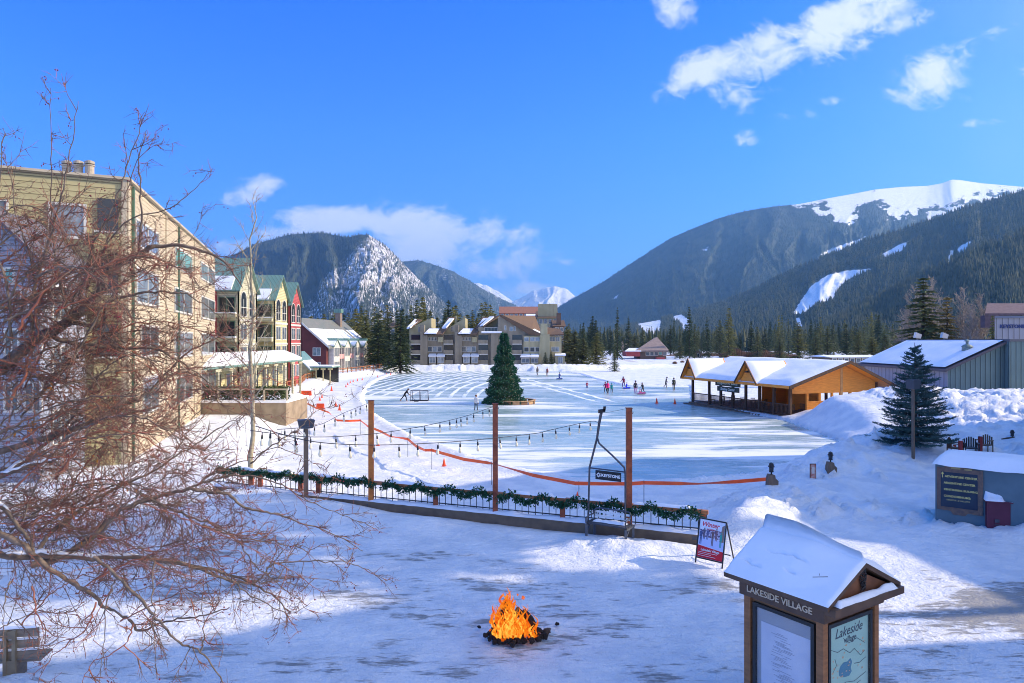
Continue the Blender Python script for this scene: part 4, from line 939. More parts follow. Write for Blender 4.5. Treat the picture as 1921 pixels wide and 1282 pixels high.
# --- brown condominium row facing the lake
cd = thing('condominium_row', 'long stepped brown and tan condominium building on the far shore, with sloping snowy roofs', 'building')
YC = 174.0
def cp(cx, cy, Y=YC): return P(700+cx/4.578, 520+cy/4.578, Y)
def face(poly, Y, depth, m, name='wall'):
    mb = MB(); mb.prism([cp(a, b, Y) for a, b in poly], (0,depth,0)); return mb.obj(name, m, cd)
def slab(pts, ys_, m, name, th=.3):
    mb = MB(); mb.prism([cp(a, b, Y) for (a, b), Y in zip(pts, ys_)], (0,0,th)); return mb.obj(name, m, cd)
BT = 775
WC = Wall((0,YC), (1,0)); 
if WC.n.y > 0: WC.flip()
def cw(x0, y0, x1, y1, Y=YC, **k):
    W = Wall((0,Y), (1,0))
    if W.n.y > 0: W.flip()
    f = 4.578; return pwin(cd, W, 700+x0/f, 520+y0/f, 700+x1/f, 520+y1/f, **k)
face([(310,442),(500,352),(500,BT),(310,BT)], 178, 10, M['condoyellow'])
face([(590,470),(790,352),(790,BT),(590,BT)], 178.2, 10, M['condoyellow'])
face([(880,430),(1075,345),(1075,BT),(880,BT)], 178.4, 10, M['condoyellow'])
face([(320,492),(1190,492),(1190,BT),(320,BT)], 174.4, 3.8, M['condowall'])
face([(1070,352),(1105,340),(1340,470),(1440,505),(1440,BT),(1070,BT)], 173.9, 9, M['condowall'], 'gable_wall')
face([(900,430),(1072,430),(1072,495),(900,495)], 174.2, 4, M['condowall'])
for x0 in (405,700,1010): face([(x0,470),(x0+62,470),(x0+62,BT),(x0,BT)], 173.3, 1.2, M['condowall'], 'stair_tower')
for x0 in (418,712): face([(x0-15,412),(x0+22,412),(x0+22,500),(x0-15,500)], 174.1, 1.5, M['condowall'], 'chimney')
for x0 in (700,770,935): face([(x0,335),(x0+18,335),(x0+18,400),(x0,400)], 181, 1.5, M['condoyellow'], 'chimney')
for x0, k in ((430,0),(722,1)):
    # sloping eaves towards the lake, and the taller shed behind
    slab([(x0,500),(x0+160,500),(x0+170,452),(x0+45,452)], [172.6,172.6,177,177], M['brownroof'], 'roof'); slab([(x0+8,497),(x0+110,497),(x0+140,455),(x0+52,455)], [172.6,172.6,176.6,176.6], M['snow_roof'], 'roof_snow', .4)
    slab([(x0+120,500),(x0+165,500),(x0+275,352),(x0+215,356)], [174,172.6,180,180], M['brownroof'], 'roof'); slab([(x0+160,448),(x0+200,440),(x0+262,366),(x0+222,368)], [176,175,179,179], M['snow_roof'], 'roof_snow', .4)
slab([(285,450),(315,445),(420,375),(380,370)], [177,176,180,180], M['brownroof'], 'roof'); slab([(288,448),(320,440),(400,385),(360,372)], [176.5,176,180,180], M['snow_roof'], 'roof_snow', .4)
slab([(870,445),(950,432),(1085,340),(1010,345)], [176,174,178,179], M['brownroof'], 'roof'); slab([(915,430),(945,425),(1038,352),(1000,352)], [175,174.5,178,178.5], M['snow_roof'], 'roof_snow', .4)
slab([(1085,336),(1105,334),(1460,505),(1350,500)], [173.4,173.2,172.8,172.9], M['brownroof'], 'rake'); slab([(1100,338),(1390,343),(1452,500),(1352,498)], [173.8,188,181,173.4], M['brownroof'], 'roof')
slab([(1290,430),(1330,430),(1445,490),(1390,492)], [178,180,179.5,176], M['snow_roof'], 'roof_snow', .45)
slab([(930,475),(1105,475),(1105,482),(930,482)], [173,173,172.6,172.6], M['snow_roof'], 'ledge_snow', .25)
face([(1290,505),(1440,505),(1440,BT),(1290,BT)], 173.2, 1.5, M['condoyellow'], 'bay')
face([(1437,400),(1497,400),(1497,500),(1437,500)], 172.8, 1.6, M['condoyellow'], 'chimney'); face([(1432,500),(1515,490),(1525,BT),(1420,BT)], 172.6, 2, M['condoyellow'], 'chimney')
face([(1500,505),(1618,505),(1618,BT),(1500,BT)], 174.2, 9, M['condoyellow'], 'end_wall'); slab([(1490,505),(1640,500),(1600,455),(1490,440)], [172.9,172.9,178,178], M['brownroof'], 'roof')
face([(1565,672),(1645,672),(1645,BT),(1565,BT)], 172, 3, M['condoyellow'], 'entry'); slab([(1560,678),(1655,678),(1650,664),(1565,664)], [171.6,171.6,175,175], M['snow_roof'], 'roof_snow', .3)
for x0 in (328,608,905,1195):       # stacked balconies, shaded recess drawn as a flat dark panel
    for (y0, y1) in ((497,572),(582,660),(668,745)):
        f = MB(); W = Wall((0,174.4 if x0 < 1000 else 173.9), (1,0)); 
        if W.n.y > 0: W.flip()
        a0, z1 = W.hit(700+x0/4.578, 520+y0/4.578); a1, z0 = W.hit(700+(x0+82)/4.578, 520+y1/4.578); panel(f, W, a0, a1, z0, z1, 0, .03); b = f.obj('recess_shade_panel', M['dark_glass_recess'], cd)
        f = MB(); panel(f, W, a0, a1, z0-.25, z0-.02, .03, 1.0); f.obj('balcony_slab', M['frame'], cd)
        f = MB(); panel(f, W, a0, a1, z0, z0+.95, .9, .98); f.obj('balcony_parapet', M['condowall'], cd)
for x0 in (470,762,):
    for q in range(3): cw(x0+q*42, 600, x0+q*42+34, 640, 173.4+1, gl=M['glass_pale'] if q % 2 else M['glass'], nx=1)
    for q in range(2):
        face([(x0+8+q*72,680),(x0+70+q*72,680),(x0+70+q*72,BT),(x0+8+q*72,BT)], 172.8, 1.6, M['condowall'], 'bay'); cw(x0+14+q*72, 690, x0+64+q*72, 735, 172.8, gl=M['glass_pale'])
        slab([(x0+2+q*72,684),(x0+76+q*72,684),(x0+70+q*72,664),(x0+12+q*72,664)], [172.5,172.5,174.2,174.2], M['snow_roof'], 'roof_snow', .2)
    for q in range(4): cw(x0+q*26-20, 518, x0+q*26-4, 545, 174.4, gl=M['glass'], nx=1)
    face([(x0+85,515),(x0+128,515),(x0+128,560),(x0+85,560)], 173.6, .9, M['condoyellow'], 'bay')
cw(670-700+700, 430, 690, 465, 178.2, gl=M['glass']); cw(390, 430, 410, 470, 178, gl=M['glass'])
for (x0,y0,x1,y1) in ((1030,512,1045,545),(1085,512,1112,548),(1030,600,1045,640),(1075,600,1105,640),(1130,420,1140,455),(1175,430,1200,462),(1210,425,1222,460)): cw(x0,y0,x1,y1, 173.9, gl=M['glass_pale'], nx=1)
cw(960,435,1065,468,174.2, gl=M['dark_glass_recess'], nx=4)
for (x0,x1) in ((1298,1335),(1350,1385),(1395,1432)): cw(x0,605,x1,640,173.2, gl=M['dark_glass_recess'], nx=1); cw(x0,520,x1,550,173.2, gl=M['glass_pale'], nx=1)
cw(1530,602,1595,640,174.2, gl=M['glass_pale']); cw(1515,515,1560,550,174.2, gl=M['glass']); cw(1570,515,1600,550,174.2, gl=M['glass']); cw(1590,690,1625,740,172, gl=M['glass_pale'])
for (x0,x1) in ((1270,1345),(1352,1420)):
    face([(x0,690),(x1,690),(x1,BT),(x0,BT)], 171.6, 1.6, M['condowall'] if x0 < 1300 else M['condoyellow'], 'bay'); cw(x0+6, 700, x1-6, 735, 171.6, gl=M['glass'])
    slab([(x0-6,690),(x1+4,690),(x1,668),(x0+4,668)], [171.2,171.2,173.2,173.2], M['snow_roof'], 'roof_snow', .25)

# --- buildings above and behind it
def block(label, x0, x1, y0, y1, Y, dep, wm, rm, chim=0, nwin=6, rows=2, cat='building', nm='hillside_building', roofh=.25):
    t = thing(nm, label, cat); xa, xb = XY(x0, Y), XY(x1, Y); zt_, zb = ZY(y0, Y), min(ZY(y1, Y), 0)-.5
    rh = (zt_-ZY(y1, Y))*roofh; mb = MB(); mb.box(xa, xb, Y, Y+dep, zb, zt_-rh); mb.obj('wall', wm, t)
    mb = MB(); mb.prism([(xa-.6,Y-.8,zt_-rh),(xa-.6,Y+dep/2,zt_),(xa-.6,Y+dep+.8,zt_-rh)], (xb-xa+1.2,0,0)); mb.obj('roof', rm, t)
    W = Wall((xa,Y), (1,0)); 
    if W.n.y > 0: W.flip()
    wdt = (xb-xa)/nwin; hh = (zt_-rh-ZY(y1, Y))/rows
    for r_ in range(rows):
        for k in range(nwin): window(t, W, wdt*(k+.22), wdt*(k+.78), ZY(y1, Y)+hh*(r_+.25), ZY(y1, Y)+hh*(r_+.8), gl=M['glass'], nx=1, t=.15)
    for k in range(chim):
        mb = MB(); x = xa+(xb-xa)*(k+.5)/chim; mb.box(x-.7, x+.7, Y+1, Y+2.6, zt_-rh-1, zt_+2.2); mb.obj('chimney', wm, t)
    return t
orw = siding('terracotta_cladding', (.42,.15,.08), (.36,.12,.06), .4); drk = siding('brown_cladding', (.2,.12,.08), (.15,.09,.06), .4)
block('terracotta block with a long roof on the slope behind the condominium row', 938, 1008, 574, 597, 340, 16, orw, mat('rust_roof', (.36,.15,.09), .9, (.25,.12,.08), 2), 0, 8, 1, roofh=.6)
block('dark red block with a snow-topped edge behind the condominium row', 990, 1014, 588, 606, 270, 12, M['darkred'], M['snow_roof'], 0, 3, 1)
block('tan stepped block with a line of tall chimneys behind the condominium row', 1010, 1046, 582, 640, 240, 18, M['condoyellow'], M['brownroof'], 5, 4, 3)
block('brown stepped end block with balconies right of the tall chimneys', 1040, 1058, 600, 650, 225, 14, drk, M['brownroof'], 1, 2, 3)
block('narrow pale tower partly behind the dark spruces left of the condominium row', 732, 741, 605, 640, 200, 6, M['condoyellow'], M['brownroof'], 0, 1, 1)
# --- barn-like hall on the snowfield
br = thing('lakeside_barn', 'grey-roofed red barn with a broad gable roof standing alone on the snowfield', 'barn')
Yb = 272.; bw = siding('barn_brown_boards', (.2,.13,.1), (.15,.1,.08), .4, vert=True)
def bp_(px, py, Y=Yb): return P(px, py, Y)
mb = MB(); mb.prism([bp_(1201,674),bp_(1250,674),bp_(1250,657),bp_(1201,657)], (0,14,0)); mb.obj('wall', bw, br)
mb = MB(); mb.prism([bp_(1192,660,270.5),bp_(1254,660,270.5),bp_(1233,635,284),bp_(1228,636,284)], (0,0,.5)); mb.prism([bp_(1254,660,270.5),bp_(1254,658,290),bp_(1233,635,284)], (0,0,.4)); mb.obj('roof', mat('taupe_shingle_roof', (.30,.23,.2), .9, (.24,.18,.16), 1), br)
mb = MB(); mb.prism([bp_(1175,669,271),bp_(1201,669,271),bp_(1201,660,271),bp_(1175,660,271)], (0,9,0)); mb.obj('side_wing', M['redwall'], br); mb = MB(); mb.prism([bp_(1173,660,270),bp_(1203,660,270),bp_(1203,655,277),bp_(1180,655,277)], (0,0,.4)); mb.obj('roof_snow', M['snow_roof'], br)
mb = MB(); mb.prism([bp_(1232,679,268),bp_(1247,679,268),bp_(1247,671,268),bp_(1232,671,268)], (0,3,0)); mb.obj('entrance_steps', M['redwall'], br)
W = Wall((0,Yb), (1,0))
if W.n.y > 0: W.flip()
for x in (1212,1220,1228,1244): pwin(br, W, x, 661, x+6, 667, gl=M['glass'], nx=1, t=.15)
pwin(br, W, 1236, 661, 1241.5, 666, gl=M['glass_teal'], nx=1, t=.15)
for (lab, x0, x1, y0, y1, Y, mm) in (('small brown shed standing alone in the snow right of the barn',1304,1316,659,668,290,bw),('small orange shed in front of the brown thicket',1277,1285,658,664,330,M['orangewood'])):
    t = thing('shed', lab, 'shed'); gable(t, XY(x0,Y), XY(x1,Y), Y, Y+3, -1.5, ZY(y0+3,Y), ZY(y0,Y), mm, M['brownroof'], 'y', ov=.3); W = Wall((XY(x0,Y),Y), (1,0))
    if W.n.y > 0: W.flip()
    window(t, W, .9, 1.7, -.6, .9, gl=M['dark_glass_recess'], nx=1, name='door')
# low snowy roof beyond the pavilion, and a chalet in the wood
block('low flat building with a white snowy roof beyond the lake pavilion', 1560, 1650, 667, 682, 150, 10, M['concrete'], M['snow_roof'], 0, 8, 1)

# --- big green metal building at the right
an = thing('metal_hall', 'teal metal-clad hall with a broad snow-covered lean-to roof beside the snow pile', 'building')
x0, x1, y0, y1 = 39.0, 43.9, 62., 76.6
mb = MB(); mb.prism([(x0,y0,-.8),(x1,y0,-.8),(x1,y0,5.75),(x0,y0,3.45)], (0,y1-y0,0)); mb.obj('wall', M['teal'], an)
mb = MB(); mb.box(x0-.05,x0-.005,y0+.02,y1,-.8,3.4); mb.obj('side_cladding', M['greypanel'], an)
mb = MB(); mb.prism([(x0-.5,y0-.5,3.3),(x1+.1,y0-.5,5.85),(x1+.1,y0-.5,6.05),(x0-.5,y0-.5,3.55)], (0,y1-y0+1,0)); mb.obj('roof', mat('dark_fascia', (.09,.08,.10), .6), an)
mb = MB(); ny_ = 24
vs = []; fs = []
for j in range(ny_+1):
    for i in range(13):
        xx = x0-.45+(x1-x0+.3)*i/12; yy = y0-.3+(y1-y0+.6)*j/ny_; b = 3.6+(xx-x0+.5)*.463; vs.append((xx,yy,b+.10+.10*float(fbm(np.array(xx*.9),np.array(yy*.5),3,5))*(1 if 0<i<12 and 0<j<ny_ else 0)))
for j in range(ny_):
    for i in range(12): k = j*13+i; fs.append((k,k+1,k+14,k+13))
mb.add(vs, fs); mb.obj('roof_snow', M['snow_roof'], an, True)
mb = MB(); mb.box(43.92,62,61.2,78,-.8,6.0); mb.obj('tall_wing', M['teal'], an); mb = MB(); mb.box(43.85,62.2,61.05,78.1,6.0,6.22); mb.obj('parapet_cap', mat('dark_cap', (.12,.12,.14), .6), an)
mb = MB(); mb.box(46.2,48.6,61.1,61.18,-.6,3.6); mb.obj('door', mat('brown_door', (.12,.08,.07), .6), an)
mb = MB(); mb.lathe([(.5,0),(.42,.7),(.42,.9),(.5,.92),(.3,1.1),(.12,1.15),(.12,1.4),(.3,1.42),(.05,1.6)], (41.9,63.8,4.6), 12); mb.obj('roof_vent', mat('vent_green', (.22,.28,.24), .5, (.16,.2,.18), 5), an)
for (px, py, lab) in ((1721,645,'left floodlight on a short pole above the hall roof'),(1771,647,'right floodlight on a short pole above the hall roof')):
    Yf = 76.; x = XY(px, Yf); t = thing('floodlight', lab, 'lamp', (x,Yf,5.7)); mb = MB(); mb.box(-.06,.06,-.06,.06,0,.75); mb.obj('pole', M['frame'], t)
    mb = MB(); mb.prism([(-.38,-.3,.72),(.2,-.3,.62),(.32,-.3,1.05),(-.25,-.3,1.3)], (0,.45,0)); mb.obj('lamp_head', mat('pale_metal', (.75,.68,.6), .5), t)
gb = thing('grey_building', 'pale grey building with blue lettering above the teal hall at the right edge', 'building')
Yg2 = 84.; mb = MB(); mb.prism([(XY(1866,Yg2),Yg2,0),(78,Yg2,0),(88,94,0),(XY(1870,94),94,0)], (0,0,ZY(597,Yg2))); mb.obj('wall', M['greypanel'], gb)
mb = MB(); mb.prism([(XY(1864,Yg2),Yg2-.2,ZY(597,Yg2)),(78.2,Yg2-.2,ZY(597,Yg2)),(88.2,94.2,ZY(597,Yg2)),(XY(1868,94),94.2,ZY(597,Yg2))], (0,0,.22)); mb.obj('roof_cap', mat('blue_cap', (.14,.17,.24), .6), gb)
mb = MB(); mb.prism([(XY(1848,100),100,8),(XY(1925,100),100,8),(XY(1925,100),100,ZY(593,100)),(XY(1848,100),100,ZY(592,100))], (0,1,0)); mb.prism([(XY(1848,100),100,ZY(592,100)),(XY(1925,100),100,ZY(592,100)),(XY(1930,105),105,ZY(573,105)),(XY(1852,105),105,ZY(573,105))], (0,0,.3)); mb.obj('upper_roof', mat('plum_brown_roof', (.16,.11,.12), .9, (.12,.08,.09), 2), gb)
txt = text('KEYSTONE LODGE', .62, mat('blue_letters', (.015,.04,.18), .5), gb, frame((XY(1868,Yg2)+3.1,Yg2-.06,ZY(613,Yg2)), (1,0,0), (0,0,1)), ext=.03, bold=.015)

# --- lake pavilion
pv_ = thing('lake_pavilion', 'open orange timber pavilion with snowy gabled roofs standing at the edge of the ice', 'pavilion')
PA = Vector((25.1,62.7,0)); d1 = Vector((-.307,.952,0)).normalized(); d2 = Vector((.952,.307,0)).normalized(); PL = 16.0; PW = 10.0; PF = -.75
def pp(a, b, z): return PA+d1*a+d2*b+Vector((0,0,z))
mb = MB(); mb.ob(pp(-.3,-.2,-1.35), d1*(PL+.6), d2*(PW+.4), (0,0,.58)); mb.obj('deck', M['lampwood'], pv_)
mb = MB(); mb.ob(pp(-.5,-.75,-1.05), d1*(PL+1.0), d2*.5, (0,0,.16)); mb.obj('deck_step', M['lampwood'], pv_)
ze, zr_ = 2.15, 4.0; rb = 5.8
posts = [0,2.2,4.3,6.4,8.5,10.6,12.7,15.9]
for a in posts:
    mb = MB(); mb.ob(pp(a-.1,0,PF), d1*.22, d2*.22, (0,0,ze-PF-.1)); mb.obj('post', M['darkwood'], pv_)
mb = MB(); mb.ob(pp(-.3,-.02,ze-.45), d1*(PL+.6), d2*.24, (0,0,.42)); mb.obj('eave_beam', M['darkwood'], pv_)
mb = MB()
for s_ in range(7): mb.bar(pp(s_*2.3+.2,.05,PF+1.0), pp(min(s_*2.3+2.4, PL),.05,PF+1.0), .09); mb.bar(pp(s_*2.3+.2,.05,PF+.15), pp(min(s_*2.3+2.4, PL),.05,PF+.15), .07)
mb.obj('hand_rail', M['darkwood'], pv_)
for k in range(90):
    a = .25+k*.173; mb = MB(); c = pp(a,.05,PF+.15); mb.bar(c, c+Vector((0,0,.85)), .05); mb.obj('baluster', M['darkwood'], pv_)
# far side posts and boards, gable end and inner hut
for a in (0,3.2,6.4,9.6,12.8,15.9): mb = MB(); mb.ob(pp(a-.1,PW-.2,PF), d1*.22, d2*.22, (0,0,ze-PF)); mb.obj('post', M['darkwood'], pv_)
mb = MB()      # gable end, front plane
def ge(b, z): return pp(0, b, z)
mb.prism([ge(.05,1.25),ge(PW,1.25),ge(PW,ze),ge(rb,zr_-.1),ge(.05,ze)], d1*.14); mb.obj('gable_wall', M['orangewood'], pv_)
mb = MB(); mb.prism([ge(2.0,PF),ge(6.9,PF),ge(6.9,.45),ge(2.0,.45)], d1*.1); mb.obj('dado_wall', M['orangewood'], pv_)
for b in (2.0,3.4,4.8,6.9,8.2,9.8):
    mb = MB(); mb.ob(pp(-.03,b-.08,PF), d1*.2, d2*.17, (0,0,1.25-PF)); mb.obj('gable_post', M['orangewood'], pv_)
mb = MB(); mb.ob(pp(-.06,rb-.12,PF), d1*.2, d2*.26, (0,0,zr_-PF-.3)); mb.obj('corner_post', mat('pale_orange_wood', (.66,.36,.14), .6, (.55,.28,.1), 4), pv_)
mb = MB(); mb.ob(pp(-.04,2.0,.45), d1*.14, d2*4.9, (0,0,.09)); mb.obj('window_sill', M['orangewood'], pv_)
mb = MB(); mb.ob(pp(4.6,4.2,PF), d1*.12, d2*3.2, (0,0,2.6)); mb.ob(pp(9.2,4.2,PF), d1*.12, d2*3.2, (0,0,2.6)); mb.ob(pp(4.72,7.3,PF), d1*4.48, d2*.1, (0,0,2.6)); mb.obj('inner_wall', M['orangewood'], pv_)
mb = MB(); ovx = 1.1
mb.prism([ge(-.9,ze-.35),ge(rb,zr_),ge(rb,zr_+.2),ge(-.9,ze-.12)], d1*(PL+.9)); mb.prism([ge(PW+1.2,ze-.5),ge(rb,zr_),ge(rb,zr_+.2),ge(PW+1.2,ze-.27)], d1*(PL+.9))
mb.v = [tuple(Vector(v)-d1*ovx) if (Vector(v)-PA).dot(d1) < .1 else v for v in mb.v]; mb.obj('roof', M['orangewood'], pv_)
mb = MB(); mb.prism([ge(-.95,ze-.4),ge(rb,zr_-.04),ge(rb,zr_+.24),ge(-.95,ze-.1)], -d1*.1); mb.prism([ge(PW+1.25,ze-.55),ge(rb,zr_-.04),ge(rb,zr_+.24),ge(PW+1.25,ze-.25)], -d1*.1)
mb.v = [tuple(Vector(v)-d1*ovx) for v in mb.v]; mb.obj('rake_board', M['darkwood'], pv_)
def snowslope(name, f, na, nb, par, seed=0):
    vs = []; fs = []; 
    for j in range(nb+1):
        for i in range(na+1):
            e = min(i, na-i, j, nb-j); p = f(i/na, j/nb); t = (0 if e == 0 else (.8 if e == 1 else 1))*(.22+.12*vn(np.array(i*.35+seed), np.array(j*.4), 7)); vs.append(p+Vector((0,0,float(t))))
    for j in range(nb):
        for i in range(na): k = j*(na+1)+i; fs.append((k,k+1,k+na+2,k+na+1))
    mb = MB(); mb.add(vs, fs); return mb.obj(name, M['snow_roof'], par, True)
def sf(u_, v_): b = -.85+(rb+.85)*v_; return pp(-ovx+(PL+2)*u_, b, ze-.12+(zr_+.2-ze+.12)*(b+.9)/(rb+.9)+.01)
snowslope('roof_snow', sf, 40, 16, pv_)
def sf2(u_, v_): b = PW+1.15-(PW+1.15-rb)*v_; return pp(-ovx+(PL+2)*u_, b, ze-.27+(zr_+.2-ze+.27)*(PW+1.2-b)/(PW+1.2-rb)+.01)
snowslope('roof_snow', sf2, 30, 10, pv_, 4)
for ac, hw, seed in ((4.9,1.7,1),(15.0,1.45,2)):       # two small cross gables over the lake side
    zp = 3.95; q0 = pp(ac-hw,-1.1,ze-.3); q1 = pp(ac+hw,-1.1,ze-.3); pk = pp(ac,-1.1,zp)
    mb = MB(); mb.prism([pp(ac-hw+.25,-.75,ze-.3),pp(ac+hw-.25,-.75,ze-.3),pp(ac,-.75,zp-.25)], d2*.1); g = mb.obj('cross_gable', M['orangewood'], pv_)
    mb = MB(); mb.lathe([(.2,0),(.2,.14)], pp(ac,-.92,3.0), 10); mb.obj('floodlight', M['black'], g)
    mb = MB()
    for e in (q0, q1): mb.prism([e, pk, pk+Vector((0,0,.16)), e+Vector((0,0,.16))], d2*4.6)
    mb.obj('cross_roof', M['orangewood'], pv_)
    mb = MB()
    for e in (q0, q1): mb.prism([e, pk, pk+Vector((0,0,.2)), e+Vector((0,0,.2))], -d2*.08)
    mb.obj('cross_rake', M['darkwood'], pv_)
    for s_ in (0,1):
        e = (q0, q1)[s_]
        def sg(u_, v_, e=e): return e.lerp(pk, v_)+d2*(4.4*u_+.05)+Vector((0,0,.165))
        snowslope('cross_snow', sg, 12, 8, pv_, seed*9+s_)
# its double sign board on the lake side
sgm = mat('dark_green_board', (.012,.035,.03), .5); ltm = mat('pale_letters', (.62,.68,.64), .6)
mb = MB(); mb.ob(pp(10.9,-.30,ze-.02-.72), d1*(-4.2), d2*(-.07), (0,0,.72)); mb.ob(pp(10.6,-.28,ze-1.3), d1*(-3.7), d2*(-.07), (0,0,.5)); sg_ = mb.obj('sign_board', sgm, pv_)
fu = -d1; text('Keystone Lake', .58, ltm, sg_, frame(pp(8.8,-.40,ze-.37), fu, (0,0,1)), ext=.01, bold=.012); text('Skating Center', .40, ltm, sg_, frame(pp(8.75,-.38,ze-1.06), fu, (0,0,1)), ext=.01, bold=.01)
# tables and chairs stacked on its deck
wr_ = mat('outdoor_chair_metal', (.05,.035,.03), .5)
r_ = random.Random(3)
proto = None
for k in range(16):
    a = 1.0+(k % 8)*1.75+r_.uniform(-.2,.2); b = .9+(k//8)*1.3
    if proto is None:
        t = thing('patio_chair', 'dark metal patio chair crowded behind the pavilion railing', 'chair', group='patio chairs on the pavilion deck')
        mb = MB(); mb.box(-.23,.23,-.23,.23,.42,.46); mb.obj('seat', wr_, t)
        mb = MB()
        for q in range(5): mb.box(-.22+q*.1,-.19+q*.1,.2,.23,.46,.95)
        mb.box(-.23,.23,.2,.24,.93,.98); mb.obj('backrest', wr_, t)
        for xx in (-.2,.2):
            for yy in (-.2,.2): mb = MB(); mb.bar((xx,yy,0),(xx,yy,.42), .035); mb.obj('leg', wr_, t)
        proto = t; c = t
    else: c = ctree(proto)
    c.location = pp(a, b, PF-.02); c.rotation_euler = (0,0,r_.uniform(0,6.28))

# --- unseen neighbour buildings past the right edge; rooflines and added pines shape plaza shadows
def neighbour(name, lab, prof, x0, x1, wm):
    """prof: roofline (y, z) list"""
    t = thing(name, lab, 'building'); mb = MB(); n = len(prof)
    mb.prism([(x0,prof[0][0],-.5)]+[(x0,y,z) for y, z in prof]+[(x0,prof[-1][0],-.5)], (x1-x0,0,0)); mb.obj('wall', wm, t)
    mb = MB()
    for (ya, za), (yb_, zb_) in zip(prof[:-1], prof[1:]): mb.prism([(x0-.3,ya,za),(x0-.3,yb_,zb_),(x0-.3,yb_,zb_+.15),(x0-.3,ya,za+.15)], (x1-x0+.6,0,0))
    mb.obj('roof', M['snow_roof'], t)
    W = Wall((x0,prof[0][0]), (0,1))
    if W.n.x > 0: W.flip()
    Ln = prof[-1][0]-prof[0][0]; k = 0; a = 1.2
    while a < Ln-2:
        zt_ = float(np.interp(prof[0][0]+a, [p[0] for p in prof], [p[1] for p in prof])); z = 1.
        while z+2.6 < zt_: window(t, W, a, a+1.5, z, z+1.5); z += 3
        a += 3.2
    return t
NB = neighbour('village_lodge', 'tall cream lodge beyond the right edge, throwing its shadow over the shore', [(17.6,13.3),(23.5,13.6),(24.5,14.4),(28.4,14.6),(29.0,17.5),(33,21.5),(38,20.0),(44.8,14.5),(45.0,8)], 37, 52, M['cream'])  # roofline kept low at one end to admit plaza light patches
NB2 = neighbour('shade_hall', 'unseen blue-grey hall beyond the right edge, roofline stepped to shade the plaza', [(-14,12.5),(13.3,13),(13.5,21),(14.8,26.5),(16.8,27.5),(17.2,24)], 37, 54, M['bluegrey'])  # stepped roofline shaped to light the tree, shade kiosk and plaza
def shade_crown(lab, reg, x0, seed):  # added leaf mass outside the frame, masks sunlight in a drawn outline
    reg = [(a, b+1.3) for a, b in reg]; t = thing('shade_pine', lab, 'tree'); rs = np.random.RandomState(seed); ys_ = [p[0] for p in reg]; zs_ = [p[1] for p in reg]
    n = 5200; y = rs.uniform(min(ys_), max(ys_), n); z = rs.uniform(min(zs_), max(zs_), n); x = rs.uniform(x0, x0+2, n)
    k = sdf(y+.9*(fbm(z*.8, x, 3, 5)-.5), z+.9*(fbm(y*.8, x+9, 3, 6)-.5), reg) > 0; x, y, z = x[k], y[k], z[k]; m = len(x)
    a = rs.normal(size=(m,3)); a /= np.linalg.norm(a, axis=1)[:, None]; b = np.cross(a, rs.normal(size=(m,3))); b /= np.linalg.norm(b, axis=1)[:, None]
    c = np.stack([x,y,z],1); r = .38; V_ = np.stack([c+a*r, c+b*r*.7, c-a*r, c-b*r*.7], 1).reshape(-1,3)
    npmesh('crown', V_, np.arange(m*4).reshape(-1,4), M['pine_dark'], parent=t)
    cy = sum(ys_)/len(ys_); mb = MB(); mb.tube([(x0+2,cy,-.5),(x0+2,cy,max(zs_)-2)], [.45,.1], 8); mb.obj('trunk', M['barkdark'], t)
shade_crown('unseen pine added beyond the right edge, crown outlined to shade the plaza', [(17.0,17.0),(21.5,17.3),(21.4,20.2),(19.6,22.2),(17.4,25.5),(16.8,26)], 38.0, 1)
shade_crown('unseen spreading pine added behind the cream lodge, crown cut to leave light patches', [(20.8,17.2),(22.2,17.2),(22.8,19.4),(25.4,19.4),(27.0,17.0),(29.5,18),(31,26),(30,36),(23,36),(22.4,27),(21.4,20.4)], 38.0, 2)
# ------------------------------------------------------------------ plaza and shore objects
white = mat('white_paint', (.78,.8,.8), .6); leadm = mat('dull_lead', (.09,.10,.12), .5)
# rusty posts
fy = fence_y
post_x = [(-4.99,24.55,3.90,.30),(-.55,22.80,3.95,.30),(3.57,21.15,3.96,.34)]
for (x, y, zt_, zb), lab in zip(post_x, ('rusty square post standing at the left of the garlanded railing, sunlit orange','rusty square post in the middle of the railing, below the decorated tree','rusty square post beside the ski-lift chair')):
    t = thing('light_post', lab, 'post', (x,y,zb)); mb = MB(); mb.box(-.085,.085,-.085,.085,-.3,zt_-zb); mb.obj('shaft', M['rustpost_sunlit' if 'sunlit' in lab else 'rustpost'], t)
    mb = MB(); mb.box(-.10,.10,-.10,.10,zt_-zb,zt_-zb+.02); mb.obj('cap', M['rustpost'], t)
    mb = MB(); mb.box(-.13,.13,-.13,.13,-.31,-.02); mb.obj('base_plate', M['steel'], t)
    mb = MB(); mb.tube([(.08,-.02,zt_-zb-.15),(.11,-.04,zt_-zb-.15),(.12,-.04,zt_-zb-.1)], .012, 6); mb.obj('hook', M['steel'], t)
